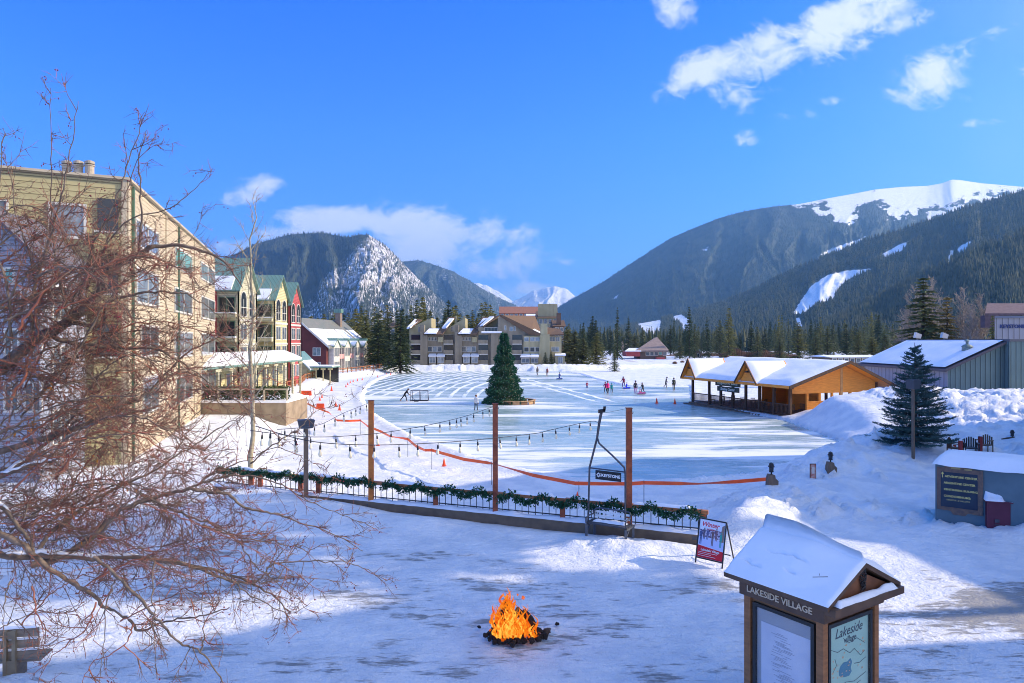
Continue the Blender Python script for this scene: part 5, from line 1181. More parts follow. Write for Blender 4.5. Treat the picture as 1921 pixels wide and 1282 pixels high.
# kerb wall
def fl(x, d=0, z=0): return Vector((x, 22.6-.40*x, z))+Vector((.371,.928,0))*d
kw = thing('kerb_wall', 'low brown concrete kerb wall under the garlanded railing', 'wall'); mb = MB()
X0 = -11.6
mb.ob(fl(X0,-.2,-1.0), fl(5.75)-fl(X0), Vector((.371,.928,0))*.42, (0,0,1.36)); mb.obj('concrete_base', M['concrete'], kw)
mb = MB(); a = fl(5.35,-.203,.20); mb.ob(a, Vector((.928,-.371,0))*.16, Vector((.371,.928,0))*-.008, (0,0,.1)); mb.obj('small_plate', M['steel'], kw)
def strip_snow(name, p, q, w_, h, par, n=60, seed=0, m=None, gaps=0.):
    p = Vector(p); q = Vector(q); d = (q-p); s = Vector((-d.y,d.x,0)).normalized(); mb = MB(); vs = []; fs = []
    K = 6
    for i in range(n+1):
        c = p.lerp(q, i/n); hh = h*(.5+.9*float(vn(np.array(i*.35+seed*7), np.array(seed), 3))); ww = w_*(.8+.3*float(vn(np.array(i*.5+seed), np.array(5.), 4)))
        if gaps and float(vn(np.array(i*.23+seed*3), np.array(9.), 8)) < gaps: hh = .004
        if i in (0, n): hh = .004
        for k in range(K+1): t = k/K; vs.append(c+s*(t-.5)*ww+Vector((0,0,hh*math.sin(math.pi*t)**.6)))
    for i in range(n):
        for k in range(K): a = i*(K+1)+k; fs.append((a,a+1,a+K+2,a+K+1))
    mb.add(vs, fs); return mb.obj(name, m or M['snow'], par, True)
strip_snow('snow_cap', fl(X0,.0,.36), fl(5.7,.0,.36), .42, .11, kw, 140, 2)
# railing
rl = thing('railing', 'cedar-topped railing with dark iron balusters between the plaza and the lake', 'railing')
ZT = 1.05
mb = MB(); mb.ob(fl(X0,-.07,ZT-.11), fl(5.75)-fl(X0), Vector((.371,.928,0))*.15, (0,0,.11)); mb.obj('top_rail', M['rail'], rl)
mb = MB(); mb.bar(fl(X0,0,.50), fl(5.7,0,.50), .035, .03); mb.obj('bottom_rail', M['black'], rl)
n = int((5.6-X0)/.215)
for k in range(n+1):
    x = X0+.1+k*.215; mb = MB(); mb.bar(fl(x,0,.36), fl(x,0,ZT-.105), .022); mb.obj('baluster', M['black'], rl)
for x in (-10.0,-9.6,-7.85,-7.1,-2.6,1.6,5.6):
    mb = MB(); c = fl(x,0,.34); mb.ob(c-Vector((.08,.08,0)), (.16,0,0), (0,.16,0), (0,0,ZT-.12-.34)); mb.obj('post', M['rustpost'], rl)
for (a, b, s_) in ((-11,-8.2,1),(-7.9,-4.9,2),(-4.3,-.8,3),(-.2,1.7,4),(1.9,3.1,5),(3.7,5.3,6)):
    strip_snow('rail_snow', fl(a,.005,ZT+.002), fl(b,.005,ZT+.002), .15, .09, rl, int((b-a)*14), s_, gaps=.32 if b < 2 else .1)
# garland
def garland(lab, x0, x1, seed, sag=.10, per=1.05, dens=480):
    r = random.Random(seed); mb = MB(); sn = MB(); Ln = (x1-x0)*1.06; n = int(Ln*dens)
    for i in range(n):
        t = i/n; x = x0+(x1-x0)*t; ph = (x/per) % 1.0; dz = -sag*abs(math.sin(math.pi*ph)); onb = (int(x/per) % 2)
        c = fl(x, -.11 if dz < -.03 else -.03, ZT+.01+dz*1.6)
        rad = .07+.09*abs(math.sin(math.pi*ph*2+seed))
        d = Vector((r.gauss(0,1),r.gauss(0,1),r.gauss(0,1))).normalized(); c = c+d*r.uniform(0,rad); l = r.uniform(.06,.13); e = c+(d*.8+Vector((r.gauss(0,.5),0,r.gauss(0,.4)))).normalized()*l
        s = d.cross(Vector((r.gauss(0,1),r.gauss(0,1),r.gauss(0,1)))).normalized()*.022
        mb.add([c-s, c.lerp(e,.5)-s*1.5, e, c.lerp(e,.5)+s*1.5], [(0,1,2,3)])
    k = max(3, int(Ln*5))
    for i in range(k):
        x = x0+(x1-x0)*(i+r.random())/k
        if r.random() < .55: sn.blob(fl(x,-.03,ZT+.07), r.uniform(.04,.10), 8, 5, .25, r.randint(0,999), flat=.6)
    g = mb.obj('garland', M['garland'], None); tag(g, lab, 'garland', None); return g
garland('evergreen garland wound on the railing left of the sunlit rusty post', -11.5, -4.8, 1, .08)
garland('evergreen garland swagged on the railing between the left and middle rusty posts', -4.5, -.65, 2, .12)
garland('evergreen garland swagged on the railing between the middle rusty post and the lift chair', -.4, 2.1, 3, .14)
garland('snow-dusted evergreen garland on the right end of the railing', 2.2, 5.55, 4, .14)

# string lights
def strand(lab, ctrl, sp, seed, bulbs=True, thick=.008):
    """ctrl: list of (px, py, Y)"""
    P3 = [P(a, b, y) for a, b, y in ctrl]
    def cr(i, t):
        p0, p1, p2, p3 = P3[max(i-1,0)], P3[i], P3[i+1], P3[min(i+2, len(P3)-1)]
        return .5*((2*p1)+(p2-p0)*t+(2*p0-5*p1+4*p2-p3)*t*t+(3*p1-p0-3*p2+p3)*t**3)
    pts = [cr(i, k/12) for i in range(len(P3)-1) for k in range(12)]+[P3[-1]]
    t = thing('string_light', lab, 'string light', group='festoon lights strung over the plaza'); mb = MB(); mb.tube(pts, thick, 5); mb.obj('cable', M['black'], t)
    if not bulbs: return t
    acc_ = sp*.5; r = random.Random(seed); proto = None
    for a, b in zip(pts[:-1], pts[1:]):
        L_ = (b-a).length; acc_ += L_
        if acc_ >= sp:
            acc_ -= sp; c = b
            if proto is None:
                mb = MB(); mb.lathe([(.007,0),(.007,-.05),(.018,-.055),(.021,-.12),(.019,-.13)], (0,0,0), 8); so_ = mb.mesh('socket', M['black'], True)
                mb = MB(); mb.lathe([(.014,-.13),(.020,-.16),(.033,-.20),(.036,-.225),(.030,-.25),(.012,-.27)], (0,0,0), 10); bu_ = mb.mesh('bulb', M['bulb'], True); proto = 1
            s = bpy.data.objects.new('socket', so_); COL.objects.link(s); s.parent = t; s.location = c; s.rotation_euler = (r.uniform(-.08,.08), r.uniform(-.08,.08), 0)
            q = bpy.data.objects.new('bulb', bu_); COL.objects.link(q); q.parent = s
    return t
bm_ = bpy.data.materials.new('amber_glass'); bm_.use_nodes = True; bb_ = bm_.node_tree.nodes['Principled BSDF']; bb_.inputs['Base Color'].default_value = (.95,.85,.6,1); bb_.inputs['Roughness'].default_value = .05
bb_.inputs['Transmission Weight'].default_value = .1; bb_.inputs['Alpha'].default_value = .95; M['bulb'] = bm_
strand('upper string of unlit amber bulbs rising to the top of the middle rusty post', [(470,808,13),(583,820,15),(692,815,16.3),(770,804,17.5),(830,792,18.6),(880,779,21),(925,763,22.7)], .60, 1)
strand('lower string of unlit amber bulbs ending at the top of the lift chair', [(480,800,11.5),(583,828,12.6),(693,835,13.6),(800,832,14.8),(887,826,15.8),(1000,814,17.4),(1037,806,18.1),(1107,791,19.7),(1121,793,20.1)], .60, 2)
strand('string of bulbs falling away left from the sunlit rusty post', [(520,806,16),(570,802,18),(605,795,19.5),(645,775,21.2),(680,761,24.0),(692,755,24.5)], .80, 3)
strand('thin bare cable between the lift chair and the rightmost rusty post', [(1128,776,20.3),(1150,772,20.7),(1180,766,21.1)], .5, 4, False, .005)
strand('thin power cable sagging to the box-headed lamp by the left railing', [(586,772,23),(580,800,23.6),(584,850,24.0),(586,902,24.2)], .5, 4, False, .006)

# ski-lift chair bench
lc = thing('lift_chair', 'grey ski-lift chair bench with tall bent hanger and a black KEYSTONE sign', 'bench')
gm = M['steel']; Yc = 20.35
fl_, fr_ = P(1100,1012,20.67), P(1174,1024,20.03); fl_.z = .12; fr_.z = .10
sx_d = (fr_-fl_); sx_d.z = 0; cw_ = sx_d.length; ux = sx_d.normalized(); uy = Vector((-ux.y,ux.x,0))
def lc_p(a, b, z): return Vector((fl_.x,fl_.y,0))+ux*a+uy*b+Vector((0,0,z))
W_ = cw_; zs = .60; dp = .46
for a, b in ((0,0),(W_,0),(.0,dp+.12),(W_,dp+.12)):
    mb = MB(); mb.bar(lc_p(a,b,.0), lc_p(a,b,zs-.05), .07); mb.obj('leg', leadm, lc)
mb = MB()
for a in (0, W_): mb.bar(lc_p(a,-.02,zs-.07), lc_p(a,dp+.2,zs-.07), .05); mb.bar(lc_p(a,0,.3), lc_p(a,.26,zs-.1), .03)
mb.obj('stand_frame', leadm, lc)
mb = MB()
for k in range(4): mb.ob(lc_p(-.03,.02+k*.125,zs-.03), ux*(W_+.06), uy*.105, (0,0,.035))
mb.obj('seat', mat('dark_slat', (.05,.05,.06), .5), lc); strip_snow('seat_snow', lc_p(.1,.35,zs+.006), lc_p(W_-.1,.35,zs+.006), .28, .05, lc, 24, 9)
mb = MB()
for z in (.09,.21): mb.ob(lc_p(.05,dp+.02+z*.15,zs+z), ux*(W_-.1), uy*.025, (0,0,.065))
mb.obj('backrest', white, lc)
mb = MB(); mb.tube([lc_p(0,-.02,zs),lc_p(0,-.03,zs+.15),lc_p(.02,.15,zs+.19),lc_p(.04,dp-.02,zs+.19),lc_p(.04,dp+.02,zs+.27),lc_p(.10,dp+.06,zs+.33),lc_p(.2,dp+.07,zs+.35),lc_p(W_-.2,dp+.07,zs+.35),lc_p(W_-.08,dp+.06,zs+.33),lc_p(W_-.04,dp+.02,zs+.27),lc_p(W_-.04,dp-.02,zs+.19),lc_p(W_-.02,.15,zs+.19),lc_p(W_,-.03,zs+.15),lc_p(W_,-.02,zs)], .026, 6)
mb.tube([lc_p(.04,dp+.02,zs-.05),lc_p(.04,dp+.02,zs+.28)], .018, 6); mb.tube([lc_p(W_-.04,dp+.02,zs-.05),lc_p(W_-.04,dp+.02,zs+.28)], .018, 6); mb.obj('frame', gm, lc)
h0 = lc_p(.06,.28,0); Yh = h0.y
def hp_(px, py, Y): return P(px, py, Y)
mb = MB(); mb.tube([hp_(1103,985,20.9),hp_(1104,950,20.85),hp_(1106,877,20.7),hp_(1120,823,20.5),hp_(1124,795,20.4),hp_(1128,774,20.35)], [.028,.028,.03,.034,.04,.045], 8); mb.obj('hanger', gm, lc)
mb = MB(); mb.tube([hp_(1120,820,20.5),hp_(1124,832,20.45),hp_(1150,856,20.3),hp_(1171,877,20.2),hp_(1173,890,20.2),hp_(1173,975,20.3)], .028, 8); mb.obj('hanger_brace', gm, lc)
mb = MB(); mb.tube([hp_(1107,878,20.7),hp_(1172,886,20.2)], .022, 8); mb.obj('cross_bar', gm, lc)
mb = MB(); tp = hp_(1128,774,20.35); mb.ob(tp+Vector((-.09,-.06,-.02)), (.2,0,.03), (0,.12,0), (0,0,.10)); mb.ob(tp+Vector((.05,-.06,.05)), (.07,0,.01), (0,.12,0), (.01,0,.12)); mb.obj('grip', M['black'], lc)
sA, sB = hp_(1117,882,20.6), hp_(1165,887.5,20.24); su = (sB-sA); sh2 = -.27
mb = MB(); sn_ = Vector((su.y,-su.x,0)).normalized()
mb.prism([sA, sB, sB+Vector((0,0,sh2)), sA+Vector((0,0,sh2))], -sn_*.02); sgn = mb.obj('sign_board', mat('black_board', (.008,.01,.014), .4), lc)
u_ = su.normalized(); fm_ = frame(sA.lerp(sB, .60)+Vector((0,0,sh2/2))+sn_*.001, u_, (0,0,1)); text('KEYSTONE', .118, white, sgn, fm_, ext=.003, bold=.004)
mb = MB(); sc_ = sA.lerp(sB, .13)+Vector((0,0,sh2/2))+sn_*.002
for k in range(8):
    a = k*math.pi/4; r_d = u_*math.cos(a)+Vector((0,0,1))*math.sin(a); mb.bar(sc_+r_d*.025, sc_+r_d*.07, .022, .004, up=sn_)
mb.obj('snowflake_emblem', white, sgn)
for a in (.15,.85):
    mb = MB(); p = sA.lerp(sB, a); mb.bar(p, p+Vector((0,0,.05)), .012); mb.obj('sign_hanger', gm, sgn)

# A-frame poster sign
af = thing('sandwich_board', 'black-framed sandwich board with a white and red Winter poster beside the railing end', 'sign')
b0, b1 = G(1305,1052,.05), G(1355,1064,.05); ua = (b1-b0); ua.z = 0; wa = ua.length; ua.normalize(); na = Vector((ua.y,-ua.x,0)); 
hA = 1.12; tb = -.24
def ap(a, z, d=0): return b0+ua*a-na*(z/hA*-tb*1.0)+Vector((0,0,z))+na*d
mb = MB()
for a in (0, wa): mb.bar(ap(a,-.06), ap(a,hA), .03)
mb.bar(ap(0,hA), ap(wa,hA), .03); mb.bar(ap(0,.10), ap(wa,.10), .03); mb.obj('frame', M['black'], af)
mb = MB()
for a in (0, wa): mb.bar(ap(a,hA), ap(a,hA)-na*.45+Vector((0,0,-hA-.02)), .028)
mb.bar(ap(wa,.2)-na*.42, ap(0,.2)-na*.42, .025); mb.obj('back_leg', M['black'], af)
ps = mat('poster_white', (.80,.80,.84), .5); 
mb = MB(); mb.prism([ap(.02,.115),ap(wa-.02,.115),ap(wa-.02,hA-.02),ap(.02,hA-.02)], -na*.012); pst = mb.obj('poster', ps, af)
mb = MB(); mb.prism([ap(.02,.12,.002),ap(wa-.02,.12,.002),ap(wa-.02,.36,.002),ap(.02,.43,.002)], na*.002); mb.obj('red_band', mat('poster_red', (.62,.01,.02), .5), pst)
vz = (ap(0,1)-ap(0,0)); redt = mat('poster_red_ink', (.75,.03,.06), .5)
text('Winter', .17, redt, pst, frame(ap(wa*.42,hA-.14,.003), ua, vz), ext=.001, shear=.3, bold=.003); text('activities', .07, redt, pst, frame(ap(wa*.45,hA-.25,.003), ua, vz), ext=.001, shear=.3, bold=.001)
text('Lakeside Village', .085, white, pst, frame(ap(wa*.5,.325,.006), ua, vz), ext=.001, bold=.002)
for z, w2 in ((.255,.8),(.215,.55),(.17,.75)): 
    mb = MB(); mb.prism([ap(.05,z,.005),ap(.05+(wa-.1)*w2,z,.005),ap(.05+(wa-.1)*w2,z+.008,.005),ap(.05,z+.008,.005)], na*.001); mb.obj('small_print', white, pst)
mb = MB(); mb.prism([ap(.03,.44,.0005),ap(wa-.03,.37,.0005),ap(wa-.03,.62,.0005),ap(.03,.66,.0005)], na*.001); mb.obj('printed_ice', mat('poster_ice', (.55,.60,.85), .5), pst)
cw2 = mat('printed_crowd_ink', (.10,.06,.13), .6, (.62,.55,.66), 22, lo=.42, hi=.58)
mb = MB(); mb.prism([ap(.03,.66,.0015),ap(wa-.06,.64,.0015),ap(wa-.05,.86,.0015),ap(wa*.55,.88,.0015),ap(wa*.3,.83,.0015),ap(.03,.84,.0015)], na*.001); mb.obj('printed_crowd', cw2, pst)
mb = MB(); mb.prism([ap(wa-.15,.60,.003),ap(wa-.03,.60,.003),ap(wa-.03,hA-.08,.003),ap(wa-.1,hA-.12,.003)], na*.001); mb.obj('printed_tree', mat('poster_brown', (.3,.2,.15), .5), pst)
for (a, c, hh) in ((.07,(.08,.10,.22),.40),(.14,(.12,.10,.14),.30),(.22,(.12,.12,.25),.28),(.34,(.18,.10,.10),.44),(.42,(.25,.12,.14),.34),(.53,(.05,.35,.28),.40)):
    k = MB(); z0_ = .46 if hh > .35 else .6; q = a*wa/.62
    k.prism([ap(q-.028,z0_+hh*.45,.004),ap(q+.028,z0_+hh*.45,.004),ap(q+.035,z0_+hh*.82,.004),ap(q-.035,z0_+hh*.82,.004)], na*.001)
    k.prism([ap(q-.026,z0_,.004),ap(q-.010,z0_,.004),ap(q-.002,z0_+hh*.44,.004),ap(q-.026,z0_+hh*.44,.004)], na*.001); k.prism([ap(q+.008,z0_,.004),ap(q+.022,z0_,.004),ap(q+.026,z0_+hh*.44,.004),ap(q+.002,z0_+hh*.44,.004)], na*.001)
    k.prism([ap(q+.018*math.cos(t),z0_+hh*.9+.022*math.sin(t),.004) for t in [i*math.pi/4 for i in range(8)]], na*.001)
    k.obj('printed_skater', mat('print_ink', c, .5), pst)

# information kiosk
ki = thing('kiosk', 'brown four-sided notice kiosk with snow-heaped gable roof reading LAKESIDE VILLAGE', 'kiosk')
an_ = R(33); ku = Vector((math.cos(an_),math.sin(an_),0)); kv = Vector((-math.sin(an_),math.cos(an_),0)); E2 = Vector((4.30,9.45,0)); LU, LV = 1.75, 1.68
def kp(a, b, z): return E2+ku*a+kv*b+Vector((0,0,z))
kb = mat('kiosk_brown_board', (.30,.135,.055), .6, (.22,.10,.04), 5, .15, 25, stretch=(1,1,5)); kd = mat('kiosk_dark_trim', (.11,.065,.042), .5, (.075,.045,.03), 5)
ZE = 2.36; ins = .17
mb = MB(); mb.ob(kp(ins+.06,ins+.06,-.05), ku*(LU-2*ins-.12), kv*(LV-2*ins-.12), (0,0,ZE-.1)); mb.obj('body', kb, ki)
for a in (ins, LU-ins-.11):
    for b in (ins, LV-ins-.11): mb = MB(); mb.ob(kp(a,b,-.05), ku*.11, kv*.11, (0,0,ZE-.12)); mb.obj('corner_post', kb, ki)
mb = MB(); mb.ob(kp(ins-.05,ins-.05,ZE-.29), ku*(LU-2*ins+.1), kv*(LV-2*ins+.1), (0,0,.235)); mb.obj('frieze', kd, ki)
mb = MB(); mb.ob(kp(.03,.03,ZE-.055), ku*(LU-.06), kv*(LV-.06), (0,0,.06)); mb.obj('soffit', kd, ki)
zR = ZE+.41
mb = MB()
for s_ in (0,1):
    e = kp(-.05 if s_ == 0 else LU+.05,-.04,ZE-.04); c = kp(LU/2,-.04,zR); mb.prism([e, c, c+Vector((0,0,.07)), e+Vector((0,0,.07))], kv*(LV+.08))
mb.obj('roof', kd, ki)
mb = MB(); mb.prism([kp(.10,.03,ZE+.005),kp(LU-.10,.03,ZE+.005),kp(LU/2,.03,zR-.08)], kv*.05); gb_ = mb.obj('gable_panel', mat('kiosk_gable_shaded_brown', (.20,.08,.035), .6, (.14,.055,.025), 6), ki)  # front gable darker than the boards, its shade put into the brown
mb = MB(); mb.prism([kp(.10,LV-.05,ZE+.005),kp(LU-.10,LV-.05,ZE+.005),kp(LU/2,LV-.05,zR-.08)], kv*.04); mb.obj('gable_panel', kb, ki)
mb = MB(); mb.ob(kp(.0,-.12,ZE-.10), ku*LU, kv*.16, (0,0,.10)); mb.obj('gable_ledge', kd, ki)
strip_snow('ledge_snow', kp(.12,-.05,ZE+.002), kp(LU-.15,-.05,ZE+.002), .13, .07, ki, 24, 4)
# carved pine-cone emblem
r_ = random.Random(5); mb = MB(); ec = kp(LU/2,.02,ZE+.27)
for k in range(46):
    t = k/46; a = k*2.4; rr = .065*math.sin(math.pi*(.12+.8*t)); c = ec+ku*math.cos(a)*rr+Vector((0,0,-.15+.30*t))-kv*(.012+.02*abs(math.sin(a)))
    mb.blob(c, .018, 6, 4, .3, k, flat=.7)
for k in range(5): mb.bar(ec+Vector((0,0,-.08))-kv*.02, ec+ku*(k-2)*.035+Vector((0,0,-.20))-kv*.02, .008)
mb.obj('pine_cone_emblem', M['black'], gb_)
# snow load: a thick pillow lying over both slopes
nb_, na_ = 50, 120; vs = []; fs = []
def roofz(a): return ZE+.03+(zR+.07-ZE-.03)*(1-abs(a-LU/2)/(LU/2+.05))
def snowtop(a, b):
    u2 = (a+.03)/(LU+.06); v2 = (b+.02)/(LV+.04); edge = min(u2, 1-u2)
    th = .17+.16*math.exp(-((u2-.55)/.26)**2)
    th *= .45+.65*sstep(0, .75, v2)
    th *= min(1, (edge/.03+.25))*min(1, (min(v2, 1-v2)/.05+.35))
    th += .025*(float(fbm(np.array(a*2.3), np.array(b*2.0), 3, 5))-.5)
    z = roofz(a)+th
    z2 = zR+.10+.11*sstep(0,.5,v2)-.60*abs(a-LU/2-.04)**1.55          # rounded ridge
    return max(roofz(a)+.012, min(z, max(z2, roofz(a)+.03)) if abs(a-LU/2) > .0 else z)
for j in range(nb_+1):
    for i in range(na_+1):
        a = -.05+(LU+.10)*i/na_; b = -.045+(LV+.09)*j/nb_; z = snowtop(a, b)
        # cracks where slabs have slipped
        for (ca, cb0, cb1, dp_, w2) in ((.44,.55,1.35,.07,.016),(.17,1.15,1.60,.06,.016),(.22,.62,.85,.06,.018)):
            if cb0 < b < cb1: z -= dp_*math.exp(-((a-ca-.02*math.sin(b*9)-.008*math.sin(b*31))/w2)**2)*math.sin(math.pi*(b-cb0)/(cb1-cb0))
        if i in (0, na_) or j in (0, nb_): z = roofz(a)+.0
        vs.append(kp(a, b, z))
for j in range(nb_):
    for i in range(na_): k = j*(na_+1)+i; fs.append((k,k+1,k+na_+2,k+na_+1))
mb = MB(); mb.add(vs, fs); mb.obj('roof_snow', M['snow_roof'], ki, True)
mb = MB(); mb.bar(kp(.12,.30,ZE+.32), kp(.2,.12,ZE+.36), .008); mb.bar(kp(.16,.22,ZE+.36), kp(.22,.26,ZE+.36), .006); mb.obj('twig', M['barkdark'], ki)
gold = mat('pale_gold_letters', (.58,.48,.34), .5)
text('LAKESIDE VILLAGE', .135, gold, ki, frame(kp(ins-.056,LV/2+.02,ZE-.172), -kv, (0,0,1)), ext=.004, bold=.002)
text('LAKESIDE VILLAGE', .135, gold, ki, frame(kp(LU/2,ins-.056,ZE-.172), ku, (0,0,1)), ext=.004, bold=.002)
# display cases
def case(o, u, n, w_, z0, z1, paper, nm):
    """o: left-bottom corner at z=0; u right; n outward"""
    def q(a, z, d): return o+u*a+n*d+Vector((0,0,z))
    mb = MB()
    for (a0,a1,b0,b1) in ((0,.055,z0,z1),(w_-.055,w_,z0,z1),(.055,w_-.055,z1-.055,z1),(.055,w_-.055,z0,z0+.055)): mb.ob(q(a0,b0,0), u*(a1-a0), n*.05, (0,0,b1-b0))
    c = mb.obj('display_case', mat('black_frame', (.02,.022,.025), .35), ki)
    mb = MB(); mb.ob(q(.055,z0+.055,.001), u*(w_-.11), n*.006, (0,0,z1-z0-.11)); mb.obj('backing', paper[0], c)
    return c, q
nL = -ku; nF = -kv; zc0, zc1 = .55, ZE-.37
wL = LV-2*ins-.30; oL = kp(ins+.06,LV-ins-.15,0); c1, q1 = case(oL, -kv, nL, wL, zc0, zc1, (mat('case_grey', (.33,.34,.36), .4),), 'a')
mb = MB(); mb.ob(q1(.13,zc0+.1,.008), -kv*(wL-.21), nL*.004, (0,0,zc1-zc0-.36)); pap = mb.obj('notice_sheet', mat('grey_white_paper', (.62,.64,.70), .6, (.55,.57,.64), 3), c1)
r_ = random.Random(8); ink = mat('grey_ink', (.30,.32,.38), .6); mb = MB(); z = zc1-.36
while z > zc0+.2:
    for k in range(r_.randint(1,3)):
        L_ = r_.uniform(.05,.22); a = wL/2-.02-L_/2+r_.uniform(-.14,.14); mb.ob(q1(max(.16,a),z,.0125), -kv*min(L_,wL-.12-max(.16,a)), nL*.001, (0,0,.007))
    z -= r_.choice((.016,.02,.02,.035))
mb.obj('small_print', ink, pap)
wF = LU-2*ins-.30; oF = kp(ins+.15,ins+.06,0); c2, q2 = case(oF, ku, nF, wF, zc0, zc1, (mat('map_paper', (.30,.52,.44), .5, (.36,.56,.50), 2),), 'b')
script = mat('dark_ink', (.02,.03,.05), .5)
text('Lakeside', .20, script, c2, frame(q2(wF*.5,zc1-.20,.009), ku, (0,0,1)), ext=.001, shear=.35, bold=.001); text('village', .13, script, c2, frame(q2(wF*.53,zc1-.33,.009), ku, (0,0,1)), ext=.001, shear=.2, bold=.001)
mb = MB(); lp_ = [(.17,.60),(.20,.66),(.27,.70),(.36,.69),(.43,.72),(.47,.66),(.44,.58),(.46,.52),(.40,.47),(.30,.48),(.22,.50),(.17,.54)]
mb.prism([q2(a/.62*wF*.62+.12,zc0+.1+b,.0085) for a, b in lp_][::-1], nF*.001); mb.obj('printed_lake', mat('map_blue', (.05,.20,.30), .5), c2)
mb = MB()
for (pts) in ([(.08,.95),(.2,.88),(.3,.9),(.42,.8),(.5,.84),(.62,.7),(.7,.75)],[(.07,.45),(.2,.38),(.35,.4),(.5,.36),(.72,.42)],[(.3,1.05),(.4,.95),(.55,.98),(.7,.86)],[(.5,.62),(.6,.6),(.72,.64)],[(.15,.8),(.18,.7),(.12,.62)],[(.1,.33),(.14,.30),(.2,.32)],[(.4,.31),(.5,.30),(.62,.33)]):
    for (a, b), (c_, d_) in zip(pts[:-1], pts[1:]): mb.bar(q2(a*wF*1.25,zc0+.1+b,.010), q2(min(c_*wF*1.25,wF-.06),zc0+.1+d_,.010), .008, .001, up=nF)
mb.obj('printed_road', script, c2)
mb = MB(); r_ = random.Random(4)
for k in range(26):
    a = r_.uniform(.12,wF-.12); b = r_.uniform(.45,.95); mb.ob(q2(a,zc0+.1+b,.0095), ku*r_.uniform(.015,.04), nF*.001, (0,0,r_.uniform(.01,.03)))
mb.obj('printed_buildings', mat('map_orange', (.62,.36,.18), .5), c2)
for (cc, qq, ww) in ((c1, q1, wL), (c2, q2, wF)):
    gl = bpy.data.materials.get('clear_pane')
    if not gl:
        gl = bpy.data.materials.new('clear_pane'); gl.use_nodes = True; gn = gl.node_tree; gn.nodes.clear(); go = gn.nodes.new('ShaderNodeOutputMaterial'); gt = gn.nodes.new('ShaderNodeBsdfTransparent'); gg = gn.nodes.new('ShaderNodeBsdfGlossy'); gg.inputs['Roughness'].default_value = .03; gm2 = gn.nodes.new('ShaderNodeMixShader'); gm2.inputs[0].default_value = .05; gn.links.new(gt.outputs[0], gm2.inputs[1]); gn.links.new(gg.outputs[0], gm2.inputs[2]); gn.links.new(gm2.outputs[0], go.inputs[0])
    mb = MB(); nn_ = nL if cc is c1 else nF; uu_ = -kv if cc is c1 else ku; mb.ob(qq(.056,zc0+.056,.034), uu_*(ww-.112), nn_*.004, (0,0,zc1-zc0-.112)); mb.obj('pane', gl, cc)

# teal wall with directory board
iw = thing('sign_wall', 'teal boarded wall capped with snow at the right edge of the plaza', 'wall')
wo = Vector((14.05,23.0,0)); wu = Vector((.77,-.64,0)).normalized(); wn = Vector((wu.y,-wu.x,0)); WL_ = 5.2; zw = 1.98
def wp(a, z, d=0): return wo+wu*a+wn*d+Vector((0,0,z))
mb = MB(); mb.ob(wp(0,-.2,0), wu*WL_, -wn*1.9, (0,0,zw-.0+.2)); mb.obj('boarding', mat('slate_teal_board', (.13,.19,.21), .7, (.10,.15,.17), 1.5), iw)
nb_, na_ = 12, 40; vs = []; fs = []
for j in range(nb_+1):
    for i in range(na_+1):
        a = -.07+(WL_+.14)*i/na_; d = .10-2.1*j/nb_; e = min(i, na_-i, j, nb_-j); dr = -.10*float(vn(np.array(a*2.2), np.array(3.), 4))-.02 if j == 0 else 0
        vs.append(wp(a, zw+(dr if e == 0 else .30*min(1, .35+e*.28)+.08*(float(fbm(np.array(a*1.2), np.array(d*1.5), 3, 7))-.5)), d))
for j in range(nb_):
    for i in range(na_): k = j*(na_+1)+i; fs.append((k,k+na_+1,k+na_+2,k+1))
mb = MB(); mb.add(vs, fs); mb.obj('snow_cap', M['snow'], iw, True)
ds = thing('directory_sign', 'carved-wood framed blue directory board with yellow lettering on the teal wall', 'sign')
brz = mat('carved_wood_frame', (.20,.12,.08), .7, (.12,.08,.07), 9, .6, 30); nav = mat('navy_board', (.012,.022,.045), .6, (.02,.035,.06), 3); yel = mat('yellow_letters', (.72,.60,.18), .5)
S0, S1, z0_, z1_ = .05, 1.32, .42, 1.86
mb = MB()
mb.prism([wp(S0,z0_+.05,.003),wp(S0+.38,z0_+.04,.003),wp(S0+.46,z0_-.07,.003),wp(S1-.48,z0_-.07,.003),wp(S1-.40,z0_+.02,.003),wp(S1,z0_,.003),wp(S1,z1_,.003),wp(S1-.28,z1_,.003),wp(S1-.30,z1_+.08,.003),wp(S0+.24,z1_+.08,.003),wp(S0+.22,z1_,.003),wp(S0,z1_,.003)], wn*.05); mb.obj('frame', brz, ds)
mb = MB(); mb.ob(wp(S0+.12,z0_+.16,.055), wu*(S1-S0-.26), wn*.012, (0,0,z1_-z0_-.30)); bd = mb.obj('board', nav, ds)
for k, (s, sz, a) in enumerate((('ADVENTURE CENTER',.092,.07),('ARGENTINE CENTER',.092,.04),('CENTENNIAL BUILDING',.086,.04),('CONDOMINIUMS:',.092,.04))):
    text(s, sz, yel, bd, frame(wp(S0+.16+a-.0,z1_-.28-k*.215,.069), wu, (0,0,1)), ext=.003, align='LEFT', bold=.002)
text('DECATUR & WINTERGREEN'[:8]+' & WILLOWS', .06, yel, bd, frame(wp(S0+.28,z1_-.28-3*.215-.12,.069), wu, (0,0,1)), ext=.002, align='LEFT')
mb = MB(); mb.bar(wp(S0+.165,z1_-.33,.07), wp(S0+.165,z1_-.17,.07), .02, .006, up=wn); mb.prism([wp(S0+.12,z1_-.21,.069),wp(S0+.21,z1_-.21,.069),wp(S0+.165,z1_-.14,.069)], wn*.004); mb.obj('arrow_emblem', yel, bd)
mb = MB(); mb.ob(wp(.45,z1_-.02,.054), wu*.26, wn*.02, (0,0,.06)); mb.ob(wp(.82,z1_-.03,.054), wu*.2, wn*.02, (0,0,.05)); mb.obj('carved_ornament', mat('faded_gold', (.35,.25,.1), .6), ds)
